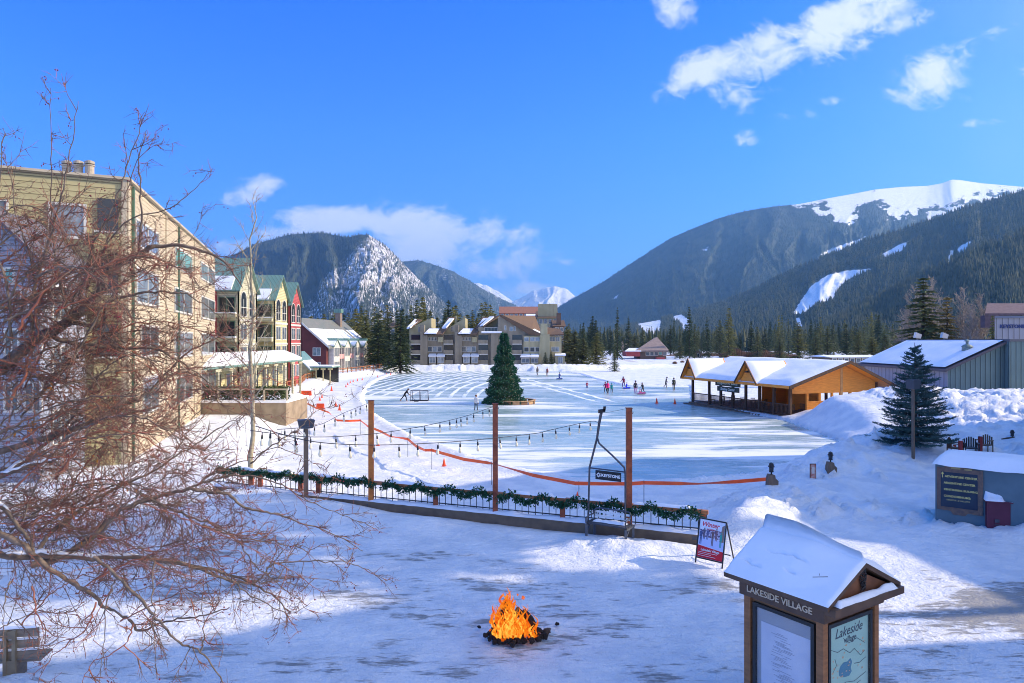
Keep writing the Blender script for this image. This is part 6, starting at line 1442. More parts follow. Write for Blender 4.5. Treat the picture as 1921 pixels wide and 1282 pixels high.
# maroon bin
bn = thing('litter_bin', 'maroon litter bin with a snow-covered lid in front of the teal wall', 'bin')
mr_ = mat('maroon_paint', (.12,.02,.045), .45, (.10,.015,.035), 5); bo = G(1852,997,0); bu = Vector((.93,-.36,0)).normalized(); bv = Vector((.36,.93,0)).normalized(); bw_ = .62; bz = .93
def bpt(a, b, z): return bo+bu*a+bv*b+Vector((0,0,z))
mb = MB(); mb.ob(bpt(0,0,-.1), bu*bw_, bv*bw_, (0,0,bz+.1)); mb.obj('body', mr_, bn)
mb = MB(); mb.ob(bpt(-.06,-.06,bz), bu*(bw_+.12), bv*(bw_+.12), (0,0,.035)); lid = mb.obj('lid', mr_, bn)
mb = MB(); mb.prism([bpt(-.02,.1,bz+.035),bpt(-.02,bw_-.05,bz+.035),bpt(-.02,bw_/2,bz+.33)], bu*(bw_)); mb.obj('hood', mr_, lid)
mb = MB(); mb.ob(bpt(.2,-.03,.30), bu*.12, bv*.05, (0,0,.10)); mb.ob(bpt(.2,-.035,.22), bu*.13, bv*.04, (0,0,.02)); mb.obj('latch', M['steel'], bn)
vs = []; fs = []; K = 14
for j in range(K+1):
    for i in range(K+1):
        a = -.05+(bw_+.10)*i/K; b = -.05+(bw_+.10)*j/K; e = min(i, K-i, j, K-j); rz = bz+.036+(.29*max(0, 1-abs(b-bw_/2)/(bw_/2-.05)) if -.0 < a < bw_ else 0)
        vs.append(bpt(a, b, rz+(0 if e == 0 else .07+.05*float(vn(np.array(a*9), np.array(b*9), 3)))-(.09 if (a > bw_*.72 and b < bw_*.45 and e) else 0)))
for j in range(K):
    for i in range(K): k = j*(K+1)+i; fs.append((k,k+1,k+K+2,k+K+1))
mb = MB(); mb.add(vs, fs); mb.obj('lid_snow', M['snow'], bn, True)

# lanterns on stone stubs
def lantern(lab, px, py, Y, s=1., stone=True):
    c = P(px, py, Y); c.z = max(c.z, zg1(c.x, c.y)+.12) if stone else c.z; t = thing('shore_lantern', lab, 'lantern', c)
    if stone: mb = MB(); mb.prism([(-.20*s,-.16*s,-.5),(.21*s,-.16*s,-.5),(.24*s,-.16*s,-.02*s),(.12*s,-.16*s,.10*s),(.10*s,-.16*s,.22*s),(-.12*s,-.16*s,.24*s),(-.17*s,-.16*s,.05*s)], (0,.32*s,0)); mb.obj('stone_stub', M['lampwood'], t)
    z = .22*s if stone else 0
    mb = MB(); mb.lathe([(.03*s,z),(.03*s,z+.1*s),(.09*s,z+.11*s),(.10*s,z+.15*s)], (0,0,0), 10); mb.obj('stem', M['black'], t)
    mb = MB(); mb.lathe([(.085*s,z+.15*s),(.10*s,z+.32*s)], (0,0,0), 10); mb.obj('glass', M['dark_glass_recess'], t)
    mb = MB(); mb.lathe([(.13*s,z+.32*s),(.13*s,z+.36*s),(.10*s,z+.38*s),(.09*s,z+.46*s),(.02*s,z+.5*s)], (0,0,0), 10); mb.obj('cap', M['black'], t)
    return t
lantern('lantern on a stone stub in the snow, holding the end of the orange tape', 1447, 912, 28.5)
lantern('lantern on a square stone stub in the snow beside the little poster board', 1558, 893, 30.6, .95)
lantern('lantern half buried in the snowbank near the right edge', 1899, 822, 38, .9, False)
bb2 = thing('poster_board', 'small red and cream poster board standing in the snow between two lanterns', 'sign', P(1525,893,30.2)); mb = MB(); mb.box(-.11,.11,-.02,.02,-.1,.5); mb.obj('board', mat('poster_red2', (.5,.08,.07), .6, (.65,.45,.35), 8), bb2); mb = MB(); mb.box(-.13,-.11,-.025,.025,-.3,.53); mb.box(.11,.13,-.025,.025,-.3,.53); mb.box(-.11,.11,-.025,.025,.5,.53); mb.obj('frame', M['darkwood'], bb2)
mb = MB(); mb.box(-.06,.06,-.024,-.02,.1,.4); mb.obj('printed_notice', mat('cream_print', (.7,.6,.5), .6), bb2)
# branch / log on bank
mb = MB(); c = P(1890,823,37.0); mb.tube([c+Vector((-.32,0,-.03)), c+Vector((0,0,.02)), c+Vector((.34,-.05,.08))], [.03,.05,.03], 6); tag(mb.obj('fallen_branch', M['barkdark']), 'dark branch lying on the snow beside the half-buried lantern', 'branch')
# red bollards and outdoor chairs on the terrace behind the teal wall
redp = mat('red_brown_paint', (.25,.025,.02), .5)
for (px, py0, py1, Y, lab) in ((1802,854,826,33.6,'red round-topped bollard in front of the wooden chairs, nearest of three'),(1839,851,818,35.2,'red bollard right of the wicker chairs'),(1790,850,834,36.5,'short red bollard half hidden by the spruce')):
    c = P(px, py0, Y); h = (py0-py1)/F*Y; t = thing('bollard', lab, 'bollard', c, 0, 'red bollards by the spruce'); mb = MB(); mb.lathe([(.10,-.5),(.10,h-.06),(.08,h-.02)], (0,0,0), 12); mb.obj('post', redp, t); mb = MB(); mb.lathe([(.085,h-.02),(.05,h+.03)], (0,0,0), 10); mb.obj('snow_cap', M['snow'], t, True)
for (px, py, Y, rz, lab, cm) in ((1792,852,35.0,.7,'red-brown low chair half buried in snow left of the nearest bollard','darkwood'),(1822,852,34.4,-.4,'dark wicker-backed chair between two red bollards','black'),(1846,846,35.6,-1.0,'tan slatted chair right of the red bollards','lampwood')):
    c = P(px, py, Y); t = thing('garden_chair', lab, 'chair', c, rz); m2 = M[cm]
    mb = MB(); mb.box(-.28,.28,-.28,.28,.28,.33); mb.obj('seat', m2, t); mb = MB()
    for k in range(6): mb.box(-.27+k*.095,-.21+k*.095,.26,.30,.33,.85-.05*abs(k-2.5))
    mb.obj('backrest', m2, t)
    for s_ in (-1,1):
        mb = MB(); mb.box(s_*.29-.03,s_*.29+.03,-.3,.3,.52,.56); mb.obj('armrest', m2, t)
        for y in (-.27,.27): mb = MB(); mb.box(s_*.29-.02,s_*.29+.02,y-.02,y+.02,-.3,.52); mb.obj('leg', m2, t)
# lamp posts with box heads
def boxlamp(lab, px, pyb, pyt, Y, hw, hh, ang, pw=.14):
    c = P(px, pyb, Y); h = (pyb-pyt)/F*Y; t = thing('lamp_post', lab, 'lamp post', c, ang); mb = MB(); mb.box(-pw/2,pw/2,-pw/2,pw/2,-.8,h-hh*.3); mb.obj('pole', M['lampwood'], t)
    mb = MB(); mb.prism([(-hw*.8,-hw*.7,h-hh),(hw*.8,-hw*.7,h-hh),(hw,-hw*.7,h-hh*.1),(hw*.6,-hw*.7,h),(-hw,-hw*.7,h-hh*.05)], (0,hw*1.4,0)); mb.obj('lamp_head', mat('lamp_grey', (.06,.065,.08), .5), t)
    mb = MB(); mb.box(-hw*.6,hw*.6,-hw*.5,hw*.5,h-hh-.02,h-hh); mb.obj('lens', M['glass_pale'], t); return t
boxlamp('timber lamp post with a dark box head standing at the left railing', 574, 934, 787, 25.1, .30, .30, R(20), .16)
boxlamp('slim lamp post with a box head standing in front of the blue spruce', 1713, 866, 712, 34.2, .30, .46, R(30), .11)

# orange tape
T = [(565,752),(592,765),(617,774),(632,789),(655,790),(676,789),(690,800),(715,810),(732,819),(765,824),(780,837),(797,845),(810,845),(870,862),(925,870),(1000,892),(1079,907),(1130,908),(1180,908),(1208,906),(1309,908),(1380,904),(1441,899)]
zt_ = .12; pts = [G(a, b, zt_) for a, b in T]; mb = MB(); vs = []; fs = []; r_ = random.Random(2)
P2 = []
for i in range(len(pts)-1):
    for k in range(6): P2.append(pts[i].lerp(pts[i+1], k/6))
P2.append(pts[-1])
for i, p in enumerate(P2):
    tw_ = .9 if (i//7) % 5 == 2 else .25; hw = .075; tl = math.sin(i*.35)*tw_; d = (P2[min(i+1,len(P2)-1)]-P2[max(i-1,0)]).normalized(); s = Vector((-d.y,d.x,0))
    up = Vector((0,0,math.cos(tl)))+s*math.sin(tl); vs += [p+up*hw+s*.002, p-up*hw+s*.002, p-up*hw-s*.002, p+up*hw-s*.002]
for i in range(len(P2)-1):
    for k in range(4): a = i*4+k; b = i*4+(k+1) % 4; fs.append((a,b,b+4,a+4))
mb.add(vs, fs); tp_ = mb.obj('barrier_tape', M['tape']); tag(tp_, 'long twisting orange barrier tape strung along the near shore of the lake', 'barrier tape')
for (a, b, c_) in ((810,845,873),(1208,906,950),(1086,907,934),(922,870,905),(676,789,806),(765,824,845)):
    p = G(a, b, zt_); mb = MB(); mb.tube([(p.x,p.y,-1.1),(p.x,p.y,.22)], .014, 6); o = mb.obj('tape_stake', M['steel']); tag(o, 'thin grey stake holding up the orange tape', 'stake', 'stakes of the orange tape')
# cones
def make_cone(lab, p, h=.7, grp=None):
    t = thing('traffic_cone', lab, 'traffic cone', p, 0, grp); mb = MB(); mb.lathe([(.17*h/.7,.03),(.03*h/.7,h)], (0,0,0), 14); mb.obj('body', M['cone'], t); mb = MB(); mb.box(-.2*h/.7,.2*h/.7,-.2*h/.7,.2*h/.7,-.02,.03); mb.obj('foot', M['cone'], t); return t
def onsnow(px, py): 
    p = G(px, py, -.93); p.z = zg1(p.x, p.y)+.01; return p
make_cone('orange traffic cone alone on the snow between the left and middle rusty posts', onsnow(833,875), .44)
make_cone('orange traffic cone just right of the sunlit rusty post', onsnow(709,836), .40); make_cone('orange traffic cone seen just above the railing, left of the lift chair', onsnow(1083,936), .34)
for px, py, lab in ((1232,757,'orange traffic cone on the ice, left of the two by the pavilion'),(1266,758,'orange traffic cone on the ice nearest the pavilion')): p = onice(px, py); make_cone(lab, p, .62)
make_cone('largest orange traffic cone on the snow behind the bare twigs', onsnow(637,770), .6); make_cone('smaller orange cone left of the large cone on the snow', onsnow(630,763), .5); make_cone('orange cone farther up the snow slope', onsnow(622,734), .7)
for (a, b) in ((649,727),(652.5,723),(657,719.5),(662.5,717),(670.5,715.5),(679.5,713.5),(708.5,709),(725,704.5),(733,703.5),(604,747),(600,752)):
    p = onsnow(a, b); p.z = -.93; make_cone('small orange cone in the row along the snowy left shore', p, .5, 'row of small cones along the left shore')
# orange plastic barriers at the far left shore
for (x0, x1, y0, y1, lab) in ((561,584,738,746,'long orange plastic barrier on the snow at the end of the terrace'),(594,608,752,768,'bright orange barrier heap where the tape begins')):
    p = onsnow((x0+x1)/2, y1); t = thing('plastic_barrier', lab, 'barrier', p); w2 = (x1-x0)/F*p.y; h2 = .55
    mb = MB(); mb.prism([(-w2/2,-.2,0),(-w2/2,.2,0),(-w2/2,.08,h2),(-w2/2,-.08,h2)], (w2,0,0)); mb.obj('body', M['cone'], t); mb = MB(); mb.box(-w2/2-.05,w2/2+.05,-.25,.25,-.05,.05); mb.obj('foot', M['barrier'], t)

# hockey goal
hg = thing('hockey_goal', 'metal-framed hockey goal with net on the ice', 'hockey goal'); gA, gB = onice(770.5,753), onice(803,753); gA.y = gB.y = 81.2
wd = gB.x-gA.x; hgt = 1.25
def gp(a, b, z): return Vector((gA.x+a, gA.y+b, ZL+z))
mb = MB(); mb.tube([gp(0,0,0),gp(0,0,hgt),gp(wd,0,hgt),gp(wd,0,0)], .045, 6); mb.obj('front_frame', mat('dark_goal_frame', (.06,.05,.08), .5), hg)
mb = MB(); mb.tube([gp(0,0,hgt),gp(.1,.6,hgt*.9),gp(.05,1.0,.05),gp(0,0,.04)], .03, 6); mb.tube([gp(wd,0,hgt),gp(wd-.1,.6,hgt*.9),gp(wd-.05,1.0,.05),gp(wd,0,.04)], .03, 6); mb.tube([gp(.05,1,.05),gp(wd-.05,1,.05)], .03, 6); mb.tube([gp(wd/2,.62,hgt*.9),gp(wd/2,1.0,.05)], .03, 6); mb.tube([gp(wd/2,0,hgt),gp(wd/2,0,.03)], .025, 6); mb.obj('back_frame', mat('dark_goal_frame2', (.06,.05,.08), .5), hg)
mb = MB(); nm = mat('net_cord', (.22,.22,.25), .8)
for k in range(15): a = wd*k/14; mb.bar(gp(a,.6,hgt*.9), gp(a,1.0,.05), .008); mb.bar(gp(a,0,hgt), gp(a,.6,hgt*.9), .008)
for k in range(9): z = k/8; mb.bar(gp(.05,.6+.4*z,hgt*.9*(1-z)+.05), gp(wd-.05,.6+.4*z,hgt*.9*(1-z)+.05), .008)
mb.obj('net', nm, hg); mb = MB(); mb.tube([gp(-.1,.1,.06),gp(wd,.1,.05)], .06, 6); mb.obj('ground_bar', M['black'], hg)
br_ = thing('sweeping_scraper', 'dark scraper pushed along the ice by the bent person in black', 'tool'); p = onice(764,753.5); mb = MB(); mb.tube([p+Vector((.45,-.2,.75)), p+Vector((1.05,-.25,.05))], .02, 6); mb.obj('handle', M['black'], br_); mb = MB(); mb.box(p.x+.85,p.x+1.35,p.y-.3,p.y-.2,ZL,ZL+.08); mb.obj('blade', M['black'], br_)
# skating aids: small sleds / pushers by the far skaters
for px, py, lab, c_ in ((1175,730,'blue skating aid pushed by the child in bright blue',(.03,.05,.8)),(1203,740,'pink sled on the ice under the small pink child',(.6,.08,.25)),(1049,712,'dark blue sled beside the crouching person at the far edge',(.03,.08,.35))):
    p = onice(px, py); t = thing('sled', lab, 'sled', p); cm = mat('sled_plastic', c_, .4); mb = MB(); mb.prism([(-.5,-.25,.1),(.45,-.25,.1),(.55,-.25,.28),(-.5,-.25,.2)], (0,.5,0)); mb.obj('seat', cm, t)
    for y in (-.2,.2): mb = MB(); mb.tube([(-.55,y,.02),(.45,y,.02),(.62,y,.2)], .025, 6); mb.obj('runner', M['steel'], t)

# the bench at the lower left
be = thing('park_bench', 'weathered timber bench seen from behind at the lower left corner', 'bench'); b0 = P(-40,1260,12.1)
bx_ = Vector((.985,.17,0)); by_ = Vector((-.17,.985,0)); bO = Vector((-9.4,11.9,.12))
def bq(a, b, z): return bO+bx_*a+by_*b+Vector((0,0,z))
wood = mat('grey_bench_wood', (.30,.24,.18), .85, (.20,.16,.12), 5, .4, 30, stretch=(.3,1,3))
for k in range(3):
    z = .36+k*.19; mb = MB(); mb.ob(bq(-.6,0,z), bx_*1.75, by_*.04, (0,0,.145)); s = mb.obj('back_slat', wood, be); strip_snow('slat_snow', bq(-.58,.02,z+.147), bq(1.13,.02,z+.147), .05, .035, s, 20, k)
for a in (-.35,.62):
    mb = MB()
    for q in (0,.14): mb.ob(bq(a+q,-.07,-.2), bx_*.055, by_*.06, (0,0,1.08))
    mb.ob(bq(a+.055,-.06,-.2), bx_*.085, by_*.04, (0,0,.56)); mb.ob(bq(a+.055,-.06,.74), bx_*.085, by_*.04, (0,0,.12)); mb.obj('back_post', mat('pale_bench_wood', (.30,.24,.15), .85, (.22,.17,.11), 5), be)
for k in range(4): mb = MB(); mb.ob(bq(-.6,.08+k*.11,.27), bx_*1.75, by_*.09, (0,0,.04)); mb.obj('seat_slat', wood, be)
for a in (-.33,.64): mb = MB(); mb.ob(bq(a,.05,-.2), bx_*.1, by_*.45, (0,0,.46)); mb.obj('leg', wood, be)

# bonfire
fc = G(966,1196,.02); fire = thing('bonfire', 'burning pile of charred logs flaming on the snow of the plaza', 'fire', fc)
char = mat('charred_wood', (.012,.009,.008), .9, (.035,.025,.02), 9, .8, 25); r_ = random.Random(11)
def emis(name, c0, c1, st, sc=7):
    m = bpy.data.materials.new(name); m.use_nodes = True; nt = m.node_tree; nt.nodes.clear(); o = nt.nodes.new('ShaderNodeOutputMaterial'); e = nt.nodes.new('ShaderNodeEmission'); n = nt.nodes.new('ShaderNodeTexNoise'); n.inputs['Scale'].default_value = sc; n.inputs['Detail'].default_value = 5; n.inputs['Distortion'].default_value = 1.2
    r = nt.nodes.new('ShaderNodeValToRGB'); r.color_ramp.elements[0].position = .38; r.color_ramp.elements[1].position = .62; r.color_ramp.elements[0].color = (*c0,1); r.color_ramp.elements[1].color = (*c1,1)
    tc = nt.nodes.new('ShaderNodeTexCoord'); nt.links.new(tc.outputs['Object'], n.inputs['Vector']); nt.links.new(n.outputs['Fac'], r.inputs[0]); nt.links.new(r.outputs[0], e.inputs[0]); e.inputs[1].default_value = st
    lw = nt.nodes.new('ShaderNodeLayerWeight'); lw.inputs[0].default_value = .35; tp = nt.nodes.new('ShaderNodeBsdfTransparent'); mx = nt.nodes.new('ShaderNodeMixShader'); rp = nt.nodes.new('ShaderNodeMapRange'); rp.inputs[1].default_value = .15; rp.inputs[2].default_value = .75; rp.inputs[3].default_value = .12; rp.inputs[4].default_value = 1.0; nt.links.new(lw.outputs['Facing'], rp.inputs[0]); nt.links.new(rp.outputs[0], mx.inputs[0]); nt.links.new(e.outputs[0], mx.inputs[1]); nt.links.new(tp.outputs[0], mx.inputs[2]); nt.links.new(mx.outputs[0], o.inputs[0]); return m
fl1 = emis('flame_yellow', (1.0,.20,.01), (1.0,.58,.08), .62, 9); fl2 = emis('flame_orange', (.75,.08,.005), (1.0,.30,.015), .55, 11); fl3 = emis('ember_glow', (.25,.02,.0), (1.0,.18,.01), .5, 20)
for k in range(15):
    a = r_.uniform(0, 6.28); R_ = r_.uniform(.40,.62); p = Vector((math.cos(a)*R_, math.sin(a)*R_*.7, .03)); tl = r_.uniform(.35,.7) if math.sin(a) > -.3 else .16
    top = Vector((p.x*.25+r_.uniform(-.1,.1), p.y*.25, tl)); n_s = 7; pts = [p.lerp(top, i/(n_s-1))+Vector((r_.gauss(0,.012),r_.gauss(0,.012),r_.gauss(0,.012))) for i in range(n_s)]
    mb = MB(); mb.tube(pts, [.062*r_.uniform(.8,1.25) for _ in range(n_s)], 7); mb.obj('log', char, fire)
mb = MB()
for k in range(90):
    a = r_.uniform(0, 6.28); R_ = .62*r_.random()**.5; mb.blob((math.cos(a)*R_, math.sin(a)*R_*.7, .03+.05*r_.random()), r_.uniform(.025,.07), 7, 5, .35, k)
mb.obj('ash_bed', char, fire)
mb = MB()
for k in range(60):
    a = r_.uniform(0, 6.28); R_ = .5*r_.random()**.5; mb.blob((math.cos(a)*R_, math.sin(a)*R_*.7-.05, .05+.10*r_.random()), r_.uniform(.015,.04), 6, 4, .4, k)
mb.obj('embers', fl3, fire)
def tongue(mb, x, y, z, h, w_, seed):
    r = random.Random(seed); n = 12; pts = []; rr = []; lx = r.uniform(-.12,.12); ph = r.uniform(0, 6.28)
    for i in range(n):
        t = i/(n-1); pts.append((x+lx*t*h+.045*math.sin(ph+t*7)*(.3+t), y+.04*math.cos(ph+t*6)*t, z+h*t)); rr.append(w_*(math.sin(math.pi*min(1,.18+.82*t))**.8)*(1-.45*t)*(1+.25*math.sin(t*17+seed))+.002)
    mb.tube(pts, rr, 6)
for mt_, n_, zz, hs, ws, sx2 in ((fl1,54,.08,(.16,.44),(.018,.045),.27),(fl2,90,.08,(.2,.62),(.011,.033),.36)):
    for k in range(n_):
        x = r_.gauss(-.05, sx2*.6); x = max(-.52, min(.52, x)); y = r_.uniform(-.38,.25); hm = 1-min(.72, abs(x+.14)/.58); h = r_.uniform(*hs)*(.45+.9*hm)
        mb = MB(); tongue(mb, x, y, zz+r_.uniform(0,.14), h, r_.uniform(*ws)*(.8+.5*hm), k+int(sx2*100))
        if k % 1 == 0: mb.obj('flame', mt_, fire)
for k in range(12):
    x = -.13+r_.gauss(0,.07); mb = MB(); tongue(mb, x, r_.uniform(-.1,.1), .5+r_.uniform(0,.12), r_.uniform(.18,.36), .03, k+900); mb.obj('flame', fl2, fire)
mb = MB(); mb.blob((.17,0,.80), .035, 8, 6, .4, 3); mb.blob((.05,0,.86), .02, 8, 6, .4, 4); mb.obj('spark', fl2, fire)
for (px, py, s_) in ((1026,1189,.10),(899,1181,.045),(1045,1175,.05)):
    p = G(px, py, .0); mb = MB(); mb.blob(p+Vector((0,0,.05)), s_, 9, 6, .3, int(px), flat=.6); o = mb.obj('charred_stone', char if px < 1020 or px > 1040 else M['barkdark']); tag(o, {1026:'round charred stone against the right side of the bonfire',899:'small black cinder on the snow left of the bonfire',1045:'tiny black cinder on the snow right of the bonfire'}[px], 'stone')
fl_l = bpy.data.lights.new('fire_light', 'POINT'); fl_l.energy = 14; fl_l.color = (1,.45,.12); fl_l.shadow_soft_size = .25; fo = bpy.data.objects.new('fire_light', fl_l); COL.objects.link(fo); fo.parent = fire; fo.location = (0,-.05,.55)

# decorated tree: cone of artificial fir with its timber ring
xt = thing('decorated_tree', 'tall artificial fir tree shaped as a cone standing on the ice', 'tree', onice(946,757)); H_ = 7.95; R0 = 2.15
r_ = random.Random(21); mb = MB()
for k in range(15000):
    t = r_.random()**.85 if k % 3 else r_.random(); z = .15+(H_-.2)*(1-(1-t)**1.0)*1.0; z = .1+(H_-.15)*r_.random()**1.45; rad = R0*(1-z/H_)**.93+.10; lay = .12*math.sin(z*5.2)+.06*math.sin(z*13)
    a = r_.uniform(0, 6.28); rr = (rad+1.6*lay*(rad/R0+.2)+.16*math.sin(a*7+z*3.1)*math.sin(a*3-z*2))*r_.uniform(.72,1.0); c = Vector((rr*math.cos(a), rr*math.sin(a), z+r_.gauss(0,.05)))
    d = Vector((math.cos(a)+r_.gauss(0,.45), math.sin(a)+r_.gauss(0,.45), r_.uniform(-.5,.25))).normalized(); l = r_.uniform(.12,.28); s = d.cross(Vector((r_.gauss(0,1),r_.gauss(0,1),r_.gauss(0,1)))).normalized()*r_.uniform(.035,.06)
    mb.add([c-s*.6, c+d*l*.5-s, c+d*l, c+d*l*.5+s, c+s*.6], [(0,1,2,3,4)])
mb.obj('crown', M['xmas'], xt)
mb = MB(); mb.lathe([(.12,0),(.10,3),(.04,H_-.1)], (0,0,0), 8); mb.lathe([(R0*.78,.15),(.1,H_*.9)], (0,0,0), 20); mb.obj('trunk', M['pine_dark'], xt)
mb = MB(); r2 = random.Random(3)
for k in range(900):
    z = .3+(H_-.6)*r2.random()**1.4; rad = R0*(1-z/H_)**.93+.12; a = r2.uniform(0, 6.28); mb.blob((rad*math.cos(a), rad*math.sin(a), z), .022, 4, 3, 0)
mb.obj('fairy_lights', mat('tiny_bulb', (.75,.8,.7), .3), xt)
rg = thing('timber_ring', 'low round timber platform on the ice around the foot of the artificial fir', 'platform', onice(968,757.5)); tm = mat('sawn_timber', (.52,.34,.18), .7, (.38,.22,.11), 3)
for k in range(14):
    a0, a1 = 2*math.pi*k/14, 2*math.pi*(k+1)/14; R1 = 2.15; p0 = Vector((math.cos(a0)*R1, math.sin(a0)*R1, 0)); p1 = Vector((math.cos(a1)*R1, math.sin(a1)*R1, 0)); mb = MB(); mb.bar(p0.lerp(p1,.01)+Vector((0,0,.42)), p0.lerp(p1,.99)+Vector((0,0,.42)), .28, .07); mb.obj('seat_board', tm, rg)
    mb = MB(); mb.bar(p0.lerp(p1,.1)+Vector((0,0,.2)), p0.lerp(p1,.9)+Vector((0,0,.2)), .05, .34); mb.obj('skirt_board', mat('dark_sawn_timber', (.22,.12,.06), .8), rg) if k % 2 else mb.obj('skirt_board', tm, rg)
# ------------------------------------------------------------------ conifers
def conifer_mesh(name, H, Rr, whorls, nb, seed, mt, droop=.25, leaf=.34, bare=.06, dens=5, shape=1.0, asp=.62):
    rs = np.random.RandomState(seed); tri = []; 
    for i in range(whorls):
        t = (i+.5*rs.rand())/whorls; z = H*(bare+(1-bare)*t); rad = Rr*(1-t)**shape*(.75+.5*rs.rand())+.12; 
        for b in range(nb if t < .8 else max(4, nb-3)):
            a = rs.rand()*6.283; L_ = rad*(.65+.5*rs.rand()); d = np.array([math.cos(a), math.sin(a), 0]); side = np.array([-d[1], d[0], 0])
            up0 = .25*(t-.3); k = max(2, int(dens*L_/Rr+1.5))
            for s in range(k):
                f = (s+.6)/k; c = d*L_*f+np.array([0,0,z+L_*(up0*f-droop*f*f*1.6)]); w_ = leaf*(1.15-.55*f)*(.6+.8*rs.rand()); 
                for q in range(2):
                    dd = d*(.7+.5*rs.rand())+side*rs.normal()*.7+np.array([0,0,rs.normal()*.3-.25*droop*2]); dd /= np.linalg.norm(dd); sd_ = np.cross(dd, rs.normal(size=3)*np.array([.5,.5,1])); sd_ /= np.linalg.norm(sd_)+1e-9
                    tri.append([c-sd_*w_*asp*.5-dd*w_*.3, c+sd_*w_*asp*.5-dd*w_*.3, c+dd*w_])
    T_ = np.array(tri).reshape(-1, 3); me = bpy.data.meshes.new(name)
    o = npmesh(name, T_, np.arange(len(T_)).reshape(-1,3), mt, nv=3); me = o.data; bpy.data.objects.remove(o); return me
CON = {}
for key, args in {'dark': ('pine_dark', .26, .40, 3), 'mid': ('pine_mid', .2, .42, 3), 'olive': ('pine_olive', .15, .44, 3), 'gold': ('pine_gold', .18, .40, 2)}.items():
    CON[key] = []
    for v in range(args[3]):
        cm = conifer_mesh('crown', 15, 3.1+.35*v, 30+3*v, 9, 100*v+len(key), M[args[0]], args[1], args[2]+.12, .05+.03*v, 9, 1.0 if key != 'olive' else .75)
        tb = MB(); tb.tube([(0,0,-.6),(0,0,7),(0,0,14.2)], [.24,.15,.03], 6); CON[key].append((cm, tb.mesh('trunk', M['barkdark'])))
def put_tree(label, x, y, z, H, W, kind, rz, grp=None, cat='tree', nm='conifer'):
    cm, tm_ = CON[kind][int(rz*10) % len(CON[kind])]; t = thing(nm, label, cat, (x,y,z), rz, grp); s = (W/6.4, W/6.4, H/15.0)
    for n_, me_ in (('crown', cm), ('trunk', tm_)):
        o = bpy.data.objects.new(n_, me_); COL.objects.link(o); o.parent = t; o.scale = s
    return t
def treepx(label, px, ptop, Y, W, kind, grp=None, zb=None):
    x = XY(px, Y); zb = zb if zb is not None else zg1(x, Y)-.1; return put_tree(label, x, Y, zb, ZY(ptop, Y)-zb, W, kind, (px*7.31) % 6.28, grp)
treepx('big dark spruce nearest the condominium row, standing at the far shore', 751, 582, 152, 8.6, 'dark'); treepx('dark spruce left of the biggest one by the condominium row', 710, 586, 156, 8.0, 'dark')
treepx('olive-tinged spruce beside the red lodge', 686, 592, 160, 7.2, 'mid'); treepx('slim spruce right behind the lodge chimney', 668, 578, 172, 6.0, 'olive'); treepx('spruce filling the gap between the two big dark spruces', 730, 600, 162, 6.5, 'dark')
g1 = 'conifers behind the lodge and condominiums'; r_ = random.Random(31)
tops = [(562,604),(574,598),(586,592),(597,596),(608,588),(619,592),(630,584),(641,590),(652,582),(662,588),(676,574),(690,580),(702,574),(716,580),(729,572),(742,582),(756,576),(768,570),(779,560),(790,552),(800,566),(810,578),(822,590),(833,574),(842,560),(852,570),(863,584),(874,590),(884,580),(894,584),(904,568),(913,563),(921,570),(931,584),(944,592)]
for k, (px, pt) in enumerate(tops):
    for q in range(2):
        Y = (205 if q else 228)+r_.uniform(-9,9); treepx('conifer in the dense row rising behind the lodge and the condominium row', px+r_.uniform(-4,4)+q*5, pt+r_.uniform(-2,4)+q*14, Y, r_.uniform(5.5,8.5), r_.choice(['mid','olive','dark','mid','olive']), g1)
treepx('broad grey-green pine against the right end of the condominium row', 1078, 622, 185, 11, 'mid'); treepx('tall pine behind the right end of the condominium row', 1064, 612, 205, 9, 'olive'); treepx('lower pine right of the condominium row', 1094, 634, 180, 8, 'mid')
treepx('round-headed olive pine with a bare trunk standing alone on the snow', 1118, 624, 172, 5.8, 'olive'); treepx('small thin pine on the snow left of the barn', 1153, 654, 160, 3.4, 'mid')
treepx('small spruce at the foot of the lit condominium chimney', 1023, 661, 170, 2.8, 'dark'); treepx('second small spruce by the condominium entry', 1034, 658, 170.5, 2.8, 'dark')
g2 = 'conifers along the far edge of the snowfield'; r_ = random.Random(32)
for k in range(120):
    px = 1062+(1700-1062)*(k+r_.random())/120; Y = r_.uniform(260,560); 
    if 1170 < px < 1262 and Y < 310: Y = 340
    treepx('conifer in the uneven row closing the far edge of the snowfield', px, 641-(r_.uniform(7,20)/Y*F*.8-8), Y, r_.uniform(4.5,8.5), r_.choice(['mid','olive','dark','dark','mid']), g2)
for px, pt, Y, W, kd_, lb in ((1497,604,235,8.5,'olive','leftmost bushy olive pine of the clump left of the big right-hand fir'),(1530,622,215,7.5,'mid','shorter round pine in the clump behind the pavilion roof'),(1552,612,230,8,'mid','pine above the orange end gable of the pavilion'),(1588,608,250,8,'dark','tall dark pine behind the low flat snowy roof'),(1610,622,210,7,'olive','bright olive pine above the low flat snowy roof'),(1636,632,200,7,'olive','bushy pine just left of the teal hall roof'),(1660,620,190,7,'mid','pine behind the far end of the teal hall roof'),(1462,632,260,7,'mid','pine at the right end of the brown thicket'),(1680,628,150,6,'olive','low pine behind the teal hall')): treepx(lb, px, pt, Y, W, kd_)
treepx('tall full fir rising behind the teal hall roof', 1732, 520, 108, 13, 'mid', zb=-1); treepx('narrow golden-green fir beside the tall one behind the hall', 1777, 558, 104, 7.5, 'gold', zb=-1); treepx('bright green slim tree against the grey lettered building', 1862, 590, 98, 2.6, 'olive', zb=0); treepx('dark fir at the right edge above the grey building', 1915, 570, 120, 5, 'dark', zb=0)
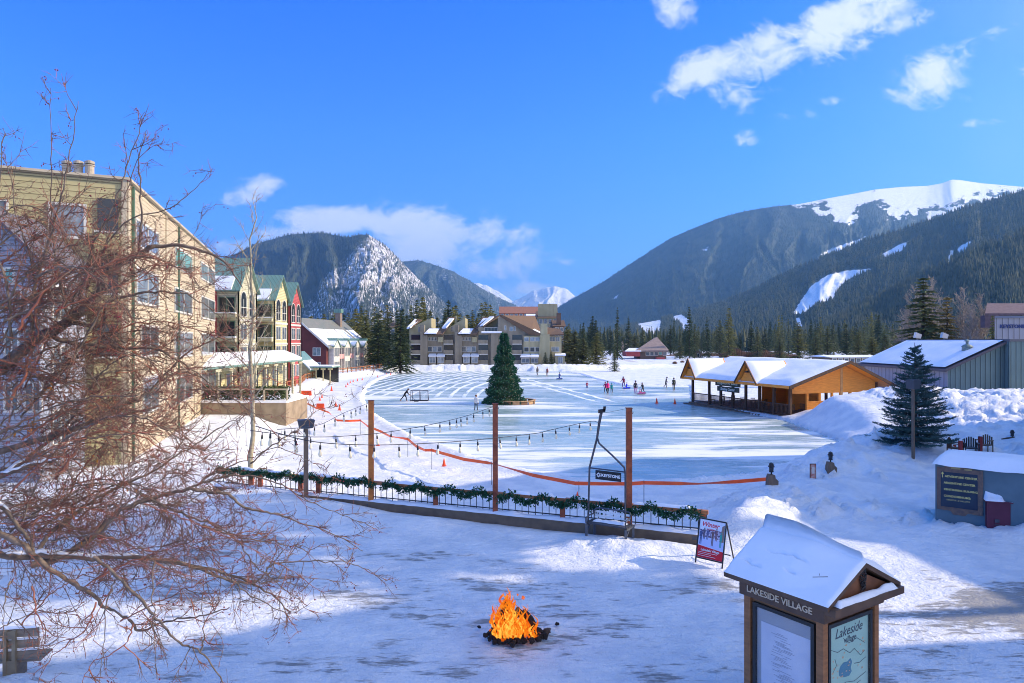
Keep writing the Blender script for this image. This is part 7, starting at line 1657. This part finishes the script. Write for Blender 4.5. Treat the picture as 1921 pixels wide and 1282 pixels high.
# brown willow thicket and bushes
def brush(n, x0, x1, Y0, Y1, h, seed):
    rs = np.random.RandomState(seed); Y = rs.uniform(Y0, Y1, n); px = rs.uniform(x0, x1, n); X = (px-CX)/F*Y; Z = zg(X, Y)-.2; e = np.sin(np.pi*(px-x0)/(x1-x0))**.35; hh = h*(.55+.45*rs.rand(n))*e*(.7+.6*vn(px*.05, Y*0, 3)); a = rs.rand(n)*6.28; w_ = .22
    lx = rs.normal(size=n)*.35; V_ = np.stack([np.stack([X-w_*np.cos(a), Y-w_*np.sin(a), Z],1), np.stack([X+w_*np.cos(a), Y+w_*np.sin(a), Z],1), np.stack([X+lx, Y, Z+hh],1)],1).reshape(-1,3); return V_
o = npmesh('willow_thicket', np.concatenate([brush(5000,1350,1450,292,306,4.0,1), brush(3500,1250,1475,318,326,2.6,2), brush(1500,1430,1500,285,296,2.8,3)]), np.arange(30000).reshape(-1,3), M['willow'], nv=3); o['kind'] = 'stuff'
for px, Y, h, lb in ((1294,235,2.0,'round bare bush on the snow right of the barn'),(1266,215,1.2,'low brown bush in the snow below the barn'),(1280,228,1.1,'smallest brown bush between two others near the barn')):
    rs = np.random.RandomState(int(px)); n = 420; x = XY(px, Y); d = rs.normal(size=(n,3)); d[:,2] = abs(d[:,2])+.3; d /= np.linalg.norm(d,axis=1)[:,None]; e = d*h*(.6+.4*rs.rand(n))[:,None]; s = np.cross(d, rs.normal(size=(n,3)))*.04; b_ = np.array([x,Y,zg1(x,Y)-.1])
    tag(npmesh('bare_bush', np.stack([b_+e*.15-s, b_+e*.15+s, b_+e],1).reshape(-1,3), np.arange(n*3).reshape(-1,3), M['willow'], nv=3), lb, 'bush')

# ------------------------------------------------------------------ bare broadleaf trees
class Twigs:
    def __init__(s): s.v = []; s.f = []
    def tube(s, pts, rad, n=4):
        base = len(s.v); ref = Vector((.3,.5,.8)); m = len(pts)
        for i in range(m):
            d = (pts[min(i+1,m-1)]-pts[max(i-1,0)]); d.normalize(); a = d.cross(ref)
            if a.length < .1: a = d.cross(Vector((1,0,0)))
            a.normalize(); b = d.cross(a)
            for k in range(n): c_, s_ = math.cos(6.283*k/n)*rad[i], math.sin(6.283*k/n)*rad[i]; s.v.append((pts[i].x+a.x*c_+b.x*s_, pts[i].y+a.y*c_+b.y*s_, pts[i].z+a.z*c_+b.z*s_))
        for i in range(m-1):
            for k in range(n): k2 = (k+1) % n; s.f.append((base+i*n+k, base+i*n+k2, base+(i+1)*n+k2, base+(i+1)*n+k))
    def obj(s, name, mt, par, smooth=True): return npmesh(name, np.array(s.v), np.array(s.f), mt, smooth=smooth, parent=par)
def rv(r): return Vector((r.gauss(0,1), r.gauss(0,1), r.gauss(0,1)))
def grow(r, p, d, L_, n, wob, trop):
    """wandering shoot; trop: pull added every step"""
    pts = [p.copy()]; d = d.normalized(); st = L_/n
    for i in range(n): d = (d+rv(r)*wob+trop*(i/n)).normalized(); pts.append(pts[-1]+d*st)
    return pts
def bare_tree(label, x, y, z, H, spread, nb, seed, mt, r0, nm='bare_tree', trunk_lean=0., fine=.012, first=.25, up=.5, lvl=3):
    r = random.Random(seed); t = thing(nm, label, 'tree', (x,y,z)); tk = Twigs(); tw = Twigs(); n = 14; pts = [Vector((trunk_lean*H*(i/n)+r.gauss(0,.01*H)*(i/n), r.gauss(0,.008*H), H*i/n)) for i in range(n+1)]; pts[0].z = -.4
    tk.tube(pts, [r0*(1-i/n)**.8+fine for i in range(n+1)], 8)
    for k in range(nb):
        f = first+(1-first)*(k+r.random())/nb; i = min(n-1, int(f*n)); p = pts[i].lerp(pts[i+1], f*n-i); a = r.uniform(0, 6.28); L_ = spread*(1-f)**.6*r.uniform(.7,1.1)+.06*H*(1-f*.5); d = Vector((math.cos(a), math.sin(a), up+.6*f))
        b1 = grow(r, p, d, L_, 7, .10, Vector((0,0,.12))); rb = max(fine, r0*(1-f)**.8*.42); tw.tube(b1, [rb*(1-q/8)+fine*.6 for q in range(8)], 5)
        for j in range(int(4+L_*2.2)):
            g = r.uniform(.2,1); q = min(6, int(g*7)); p2 = b1[q].lerp(b1[q+1], g*7-q); d2 = (b1[q+1]-b1[q]).normalized()+rv(r)*.55+Vector((0,0,.15)); b2 = grow(r, p2, d2, L_*r.uniform(.22,.45), 4, .14, Vector((0,0,.1))); tw.tube(b2, [fine*.9,fine*.8,fine*.7,fine*.6,fine*.4], 3)
            if lvl > 2:
                for m_ in range(3): q2 = r.randint(1,3); b3 = grow(r, b2[q2], (b2[q2+1]-b2[q2]).normalized()+rv(r)*.6, L_*r.uniform(.08,.2), 3, .15, Vector((0,0,.1))); tw.tube(b3, [fine*.6,fine*.5,fine*.4,fine*.3], 3)
    tk.obj('trunk', mt, t); tw.obj('crown', mt, t); return t
xa = XY(474, 30); bare_tree('slender pale aspen with bare upswept twigs rising before the cream gables', xa, 30, -.9, 13.2, 2.2, 30, 5, M['aspen'], .11, 'aspen', -.006, .009, .30, 1.0)
for px, Y, pt, sp, sd_, lb in ((1716,114,540,4.6,1,'broad bare cottonwood behind the tall fir, left'),(1748,116,524,4.6,2,'bare cottonwood behind the tall fir, right'),(1700,118,585,3.5,6,'lower bare cottonwood at the left of the fir clump'),(1806,106,543,3.6,3,'bare grey cottonwood left of the pair above the hall roof'),(1838,108,556,3.8,4,'bare grey cottonwood right of the pair above the hall roof'),(1822,102,575,3.0,5,'shorter bare cottonwood between the pair')):
    bare_tree(lb, XY(px,Y), Y, -1, ZY(pt,Y)+1, sp, 62, sd_, M['cotton'], .22, 'cottonwood', r_.uniform(-.03,.03), .030, .18, .9)
for px, Y, pt in ((1178,330,636),(1184,340,640),(1168,335,642)): bare_tree('thin pale bare tree behind the left end of the barn', XY(px,Y), Y, -1, ZY(pt,Y)+1, 3., 16, int(px), M['cotton'], .2, 'bare_tree', 0, .05, .2, .9, 2)['group'] = 'bare trees behind the barn'

# ------------------------------------------------------------------ blue spruce in the snowbank
def near_spruce():
    x, y = XY(1716, 35.8), 35.8; z = zg1(x, y)-.1; top = ZY(643, y)-z; t = thing('blue_spruce', 'young blue spruce with tiered spreading boughs in the snowbank before the teal hall', 'tree', (x,y,z)); r = random.Random(44); rs = np.random.RandomState(44)
    tk = Twigs(); tk.tube([Vector((0,0,-.3)),Vector((.03,0,top*.5)),Vector((0,0,top))], [.11,.06,.012], 8); br = Twigs(); nd = []
    H_ = top; nw = 23
    def needles(a, b, w0):
        d = b-a; L_ = d.length; n = max(3, int(L_/.035)); dn = d.normalized()
        for i in range(n):
            c = a+d*((i+r.random())/n); q = (rv(r)+Vector((0,0,.25))); s = (q-dn*q.dot(dn)).normalized(); e = c+(s*.75+dn*.65).normalized()*w0*r.uniform(.7,1.2); sd_ = dn.cross(s)*.019; nd.append([c-sd_, c+sd_, e])
    for i in range(nw):
        f = i/nw; zz = H_*(.07+.90*f**.95); R_ = 1.9*(1-f)**.85+.12; nbr = int(9-3*f)
        a0 = r.uniform(0,6.28)
        for b in range(nbr):
            a = a0+6.283*b/nbr+r.uniform(-.25,.25); L_ = R_*r.uniform(.72,1.12); d = Vector((math.cos(a), math.sin(a), -.10+.35*f)); pts = grow(r, Vector((0,0,zz+r.uniform(-.1,.1))), d, L_, 6, .035, Vector((0,0,.14))); br.tube(pts, [.018,.015,.012,.009,.007,.005,.003], 4)
            for q in range(1, 6): needles(pts[q], pts[q+1], .10)
            ns = int(5+L_*8)
            for k in range(ns):
                g = .12+.86*(k+r.random())/ns; q = min(5, int(g*6)); p = pts[q].lerp(pts[q+1], g*6-q); dm = (pts[q+1]-pts[q]).normalized(); sd_ = Vector((-dm.y,dm.x,0)).normalized()*(1 if k % 2 else -1); d2 = dm*.8+sd_*.75+Vector((0,0,r.uniform(-.12,.12))); L2 = L_*.40*(1.05-g*.75)*r.uniform(.7,1.2)+.08
                p2 = grow(r, p, d2, L2, 3, .06, Vector((0,0,.08))); br.tube(p2, [.006,.005,.004,.002], 3)
                for u_ in range(3): needles(p2[u_], p2[u_+1], .09)
                if L2 > .25:
                    for m_ in range(2): q3 = r.randint(1,2); dd = (p2[q3+1]-p2[q3]).normalized(); s3 = Vector((-dd.y,dd.x,0))*(1 if m_ else -1); e3 = p2[q3]+(dd*.8+s3*.7).normalized()*L2*.4; needles(p2[q3], e3, .085)
    tk.obj('trunk', M['bark'], t); br.obj('branches', M['barkdark'], t); T_ = np.array([[tuple(v) for v in q] for q in nd]).reshape(-1,3); npmesh('crown', T_, np.arange(len(T_)).reshape(-1,3), M['spruce'], nv=3, parent=t)
near_spruce()

# ------------------------------------------------------------------ the crab-apple that fills the left foreground
def crabapple():
    r = random.Random(77); t = thing('crabapple_tree', 'sprawling bare crab-apple with dark limbs, reddish twigs and shrivelled red berries', 'tree', (-6.6,7.4,0)); O = Vector((-6.6,7.4,0))
    limbs = Twigs(); twg = Twigs(); red = Twigs(); ber = []; snow = MB(); lf = []
    def W_(l, Y0, Y1):
        n = len(l); return [P(a, b, Y0+(Y1-Y0)*i/(n-1))-O for i, (a, b) in enumerate(l)]
    def smooth(P3, k=6):
        out = []
        for i in range(len(P3)-1):
            p0, p1, p2, p3 = P3[max(i-1,0)], P3[i], P3[i+1], P3[min(i+2,len(P3)-1)]
            for q in range(k):
                s = q/k; out.append(.5*((2*p1)+(p2-p0)*s+(2*p0-5*p1+4*p2-p3)*s*s+(3*p1-p0-3*p2+p3)*s**3))
        return out+[P3[-1]]
    def berry(p):
        for k in range(r.choice((1,1,2,3))): ber.append(p+Vector((r.gauss(0,.012), r.gauss(0,.012), -r.uniform(.01,.05))))
    def twig(p, d, L_, lvl, rad, redp, droop):
        n = 6 if lvl == 1 else 4; trop = Vector((0,0,(.22 if not droop else -.20)*(1 if lvl == 1 else .5)))
        pts = grow(r, p, d, L_, n, .10, trop); T_ = red if r.random() < redp else twg
        T_.tube(pts, [rad*(1-.8*i/n)+.0009 for i in range(n+1)], 4 if lvl == 1 else 3)
        if lvl == 1:
            for k in range(int(3+L_*9)):
                f = r.uniform(.1,1); q = min(n-1, int(f*n)); p2 = pts[q].lerp(pts[q+1], f*n-q); dd = (pts[q+1]-pts[q]).normalized()+rv(r)*.6; twig(p2, dd, L_*r.uniform(.25,.7), 2, rad*.6, redp*.8, droop and r.random() < .6)
        elif lvl == 2:
            for k in range(r.randint(0,3)):
                q = r.randint(0, n-1); dd = (pts[q+1]-pts[q]).normalized()*.6+rv(r)*.7; twig(pts[q], dd, r.uniform(.03,.16), 3, .0019, redp, False)
            if r.random() < .12: berry(pts[-1])
        elif r.random() < .05: berry(pts[-1])
    def limb(l, Y0, Y1, r0, r1, dens=1., tl=.8, redp=.3, droop=.4, redl=False, lvl0=.05, sn=None, up=.0, den2=1.):
        P3 = smooth(W_(l, Y0, Y1)); n = len(P3); P3 = [p+rv(r)*.008 if 0 < i < n-1 else p for i, p in enumerate(P3)]
        (red if redl else limbs).tube(P3, [1.1*(r0+(r1-r0)*(i/(n-1))**.75)*r.uniform(.92,1.08) for i in range(n)], 7)
        tot = sum((b-a).length for a, b in zip(P3[:-1], P3[1:])); m = int(tot/.138*dens)
        for k in range(m):
            f = lvl0+(1-lvl0)*(k+r.random())/m; q = min(n-2, int(f*(n-1))); p = P3[q].lerp(P3[q+1], f*(n-1)-q); dm = (P3[q+1]-P3[q]).normalized(); d = dm*r.uniform(.3,1.0)+rv(r)*.55+Vector((0,-.05,up)); twig(p, d, tl*r.uniform(.35,1.1)*(1.1-.5*f), 1, .0042*r.uniform(.7,1.2), redp, r.random() < droop)
        if sn:
            a, b = sn; i0, i1 = int(a*(n-1)), int(b*(n-1)); pts = [P3[i]+Vector((0,0,(r0+(r1-r0)*(i/(n-1))**.75)*.9+.012)) for i in range(i0, i1+1)]
            if len(pts) > 2: snow.tube(pts, [.004]+[max(.008, (r0+(r1-r0)*((i0+i)/(n-1))**.75)*.95)*r.uniform(.6,1.2) for i in range(len(pts)-2)]+[.004], 7)
    # trunk with its main forks, just outside the frame
    tr = Twigs(); tr.tube([Vector((0,0,-.2)),Vector((.05,0,.9)),Vector((-.05,.05,1.8)),Vector((.1,0,2.6)),Vector((.25,-.1,3.6)),Vector((.45,-.2,4.6))], [.24,.19,.17,.15,.12,.09], 12); 
    A = (-190,930)
    limb([(-150,905),(-60,740),(0,692),(65,640),(131,601),(183,555),(203,510),(256,480),(295,463),(354,463),(420,490),(455,540)], 7.3, 8.0, .085, .005, .9, .8, .35, .25, lvl0=.2, up=.2)
    limb([(256,480),(265,440),(264,360),(262,290),(275,245)], 7.7, 7.6, .015, .003, .9, .22, .3, .1)
    limb([(131,601),(110,520),(96,420),(97,300),(95,165)], 7.5, 7.2, .013, .0025, .7, .32, .3, 0, up=.5)
    limb([(131,601),(150,540),(235,420),(320,390),(370,350),(402,315)], 7.5, 7.9, .012, .002, .6, .35, .3, .1)
    limb([(60,640),(62,560),(90,460),(112,380),(128,300),(147,190)], 7.3, 7.0, .02, .0025, .8, .5, .3, .1, up=.3)
    limb([(150,560),(170,470),(215,380),(240,300),(272,210)], 7.4, 7.2, .016, .0025, .8, .45, .3, .1, up=.3)
    limb([(150,580),(190,480),(225,400),(260,300),(305,265)], 7.9, 8.1, .012, .002, .6, .4, .3, .1, up=.3)
    limb([(20,640),(10,520),(-20,430),(0,340),(5,240)], 7.1, 6.9, .016, .0025, .8, .5, .3, .1, up=.3); limb([(70,620),(60,500),(30,400),(10,290)], 7.4, 7.3, .014, .0025, .8, .5, .3, .1, up=.3)
    limb([(-60,460),(0,408),(35,388),(80,395),(125,440)], 6.8, 7.1, .013, .003, 1., .6, .4, .5)
    limb([(131,601),(190,610),(203,568),(270,550),(330,549),(365,560),(410,592),(440,640)], 7.5, 8.3, .02, .003, 1., .7, .35, .5)
    limb([(100,630),(140,645),(210,652),(292,656),(328,675),(370,700),(410,745)], 7.4, 8.2, .028, .004, 1.1, .7, .35, .5)
    limb([(-120,880),(60,830),(180,790),(234,759),(281,738),(297,717),(351,663),(420,628),(485,590)], 7.2, 8.6, .035, .003, 1.1, .7, .3, .4)
    limb([(297,717),(328,702),(363,702),(398,722),(440,750),(490,787),(530,830)], 8.1, 8.8, .014, .003, 1.1, .6, .4, .6)
    limb([(103,900),(140,853),(173,811),(250,815),(320,850)], 6.9, 7.3, .018, .004, .7, .5, .8, .4, redl=True); limb([(20,750),(47,705),(56,658),(70,628),(66,590),(90,520)], 6.9, 7.2, .015, .004, .8, .5, .8, .3, redl=True)
    limb([(-120,1000),(0,1040),(78,1043),(175,1046),(282,1049),(420,1074),(500,1110),(545,1150)], 7.0, 7.9, .045, .005, 1.1, .7, .4, .5, sn=(.15,.55))
    limb([(-100,960),(20,1010),(78,1055),(125,1087),(172,1115),(200,1140),(244,1162),(263,1184),(313,1165),(376,1156),(430,1140)], 6.8, 7.4, .03, .005, .7, .5, .3, .5, sn=(.5,.62))
    limb([(175,1046),(219,1080),(276,1137),(298,1168),(345,1212),(376,1222),(420,1281),(440,1340)], 6.9, 6.7, .018, .004, .8, .5, .5, .6)
    limb([(60,1050),(91,1005),(150,958),(200,924),(276,890),(340,850),(420,800),(470,770)], 7.2, 8.6, .025, .003, 1.1, .6, .35, .4)
    limb([(60,1060),(100,1050),(169,1011),(219,961),(282,936),(345,921),(420,925),(454,950),(499,962),(565,980),(636,1007),(681,1034)], 7.2, 8.4, .036, .003, 1.2, .6, .5, .5)
    limb([(345,921),(400,900),(454,892),(520,905),(570,935),(640,965),(690,985)], 7.9, 8.6, .014, .0025, 1.2, .5, .5, .5); limb([(282,936),(330,960),(400,985),(460,1010),(520,1020),(590,1030)], 7.6, 8.0, .014, .003, 1.2, .55, .5, .5)
    limb([(282,1049),(350,1060),(430,1090),(481,1092),(505,1064),(535,1055),(624,1053),(672,1062),(725,1090)], 7.4, 8.1, .016, .003, 1., .5, .4, .3); limb([(490,1096),(530,1082),(600,1088),(660,1092)], 7.7, 8.0, .008, .002, .8, .3, .4, .3)
    limb([(380,985),(440,1010),(480,1060),(540,1110),(600,1160)], 7.3, 7.5, .010, .002, .8, .45, .5, .6); limb([(420,1074),(460,1110),(540,1150),(585,1130)], 7.3, 7.5, .010, .002, .7, .4, .5, .6)
    for l in ([(290,1055),(286,1120),(290,1200),(295,1275)],[(215,1090),(200,1130),(195,1200),(185,1290)],[(180,1130),(160,1180),(100,1230),(70,1290)],[(376,1222),(384,1180),(378,1120)],[(60,1100),(70,1150),(95,1190),(140,1200)],[(20,1090),(8,1130),(6,1180)],[(250,1170),(235,1210),(170,1250),(150,1300)]): limb(l, 6.6, 6.4, .008, .0018, .8, .45, .7, .6, redl=r.random() < .6)
    limb([(-60,910),(0,893),(70,872),(107,868),(140,895),(165,930)], 7.0, 7.2, .022, .004, 1., .5, .4, .5, sn=(.2,.6)); limb([(-40,920),(35,874),(105,818),(164,797),(234,778),(290,765)], 7.4, 8.0, .03, .006, 1., .6, .4, .5, sn=(.15,.8))
    limb([(-60,930),(0,950),(32,985),(57,1015),(64,1045)], 6.9, 7.0, .024, .014, .8, .5, .4, .5, sn=(.1,.4)); limb([(240,1000),(231,960),(232,900),(231,800),(236,760)], 7.6, 7.7, .008, .003, 1., .4, .4, .3)
    limb([(380,900),(440,872),(475,857),(520,840),(570,860),(600,877),(625,897)], 8.3, 8.8, .008, .002, .8, .3, .4, .5); limb([(470,870),(520,830),(560,805),(583,780),(600,768),(632,764)], 8.6, 9.2, .010, .002, .7, .25, .3, .1); limb([(583,780),(584,752),(605,735),(640,705)], 9.1, 9.3, .004, .0012, .8, .2, .3, .0, up=.4); limb([(600,768),(640,760),(675,735),(700,700)], 9.2, 9.3, .003, .001, .8, .18, .3, 0, up=.4)
    # the tangle: many lesser arching limbs through the whole crown
    for k in range(72):
        x0 = r.uniform(-120,150); y0 = r.uniform(520,1020); L_ = r.uniform(160,360); a = r.uniform(-.75,.45); ar = r.uniform(20,90); Y0 = r.uniform(6.6,8.2); pts = []
        for i in range(6): s = i/5; pts.append((x0+L_*s*math.cos(a), y0+L_*s*math.sin(a)-ar*math.sin(math.pi*s)))
        limb(pts, Y0, Y0+r.uniform(-.3,1.2), r.uniform(.007,.014), .002, 1.15, .6, .45, .5, redl=r.random() < .25)
    for k in range(16):
        x0 = r.uniform(200,420); y0 = r.uniform(600,1060); L_ = r.uniform(90,200); a = r.uniform(-.7,.5); Y0 = r.uniform(7.6,8.8); pts = [(x0+L_*i/4*math.cos(a), y0+L_*i/4*math.sin(a)-r.uniform(10,35)*math.sin(math.pi*i/4)) for i in range(5)]
        limb(pts, Y0, Y0+.4, .006, .0018, 1.1, .45, .5, .5)
    for k in range(17):
        x0 = r.uniform(-60,300); y0 = r.uniform(860,1200); L_ = r.uniform(150,330); a = r.uniform(-.45,.6); ar = r.uniform(10,60); Y0 = r.uniform(6.5,7.8)
        limb([(x0+L_*i/5*math.cos(a), y0+L_*i/5*math.sin(a)-ar*math.sin(math.pi*i/5)) for i in range(6)], Y0, Y0+r.uniform(-.2,.8), r.uniform(.005,.011), .0018, 1.2, .55, .45, .55, redl=r.random() < .3)
    tr.obj('trunk', M['barkdark'], t); limbs.obj('limbs', M['bark'], t); twg.obj('twigs', M['twig'], t); red.obj('young_shoots', M['twigred'], t)
    B = np.array([tuple(b) for b in ber]); n = len(B); rs = np.random.RandomState(3); s = rs.uniform(.006,.0115, n)[:, None]; oc = np.array([(1,0,0),(-1,0,0),(0,1,0),(0,-1,0),(0,0,1),(0,0,-1)], float); V_ = (B[:, None]+oc[None]*s[:, None]).reshape(-1,3); fs = np.array([(0,2,4),(2,1,4),(1,3,4),(3,0,4),(2,0,5),(1,2,5),(3,1,5),(0,3,5)]); o = npmesh('berries', V_, (np.arange(n)[:,None,None]*6+fs[None]).reshape(-1,3), M['berry'], nv=3, parent=t, smooth=True); o['kind'] = 'stuff'
    snow.obj('limb_snow', M['snow'], t, True)
    mb = MB()
    for (px, py, Y, m_) in ((60,795,6.9,9),(90,730,7.0,5),(45,800,6.9,6),(75,735,7.1,3),(120,720,7.2,2),(185,968,7.2,4),(150,1018,7.0,3),(262,920,7.4,2),(175,865,7.2,3)):
        for k in range(m_): c = P(px+r.gauss(0,9), py+r.gauss(0,6), Y)-O; d = rv(r).normalized()*.018+Vector((0,0,-.02)); s_ = rv(r).normalized()*.011; mb.add([c, c+d*.6-s_, c+d*1.6, c+d*.6+s_], [(0,1,2,3)])
    o = mb.obj('dead_leaves', M['deadleaf'], t); print('twig faces', len(twg.f), len(red.f), 'berries', n)
crabapple()
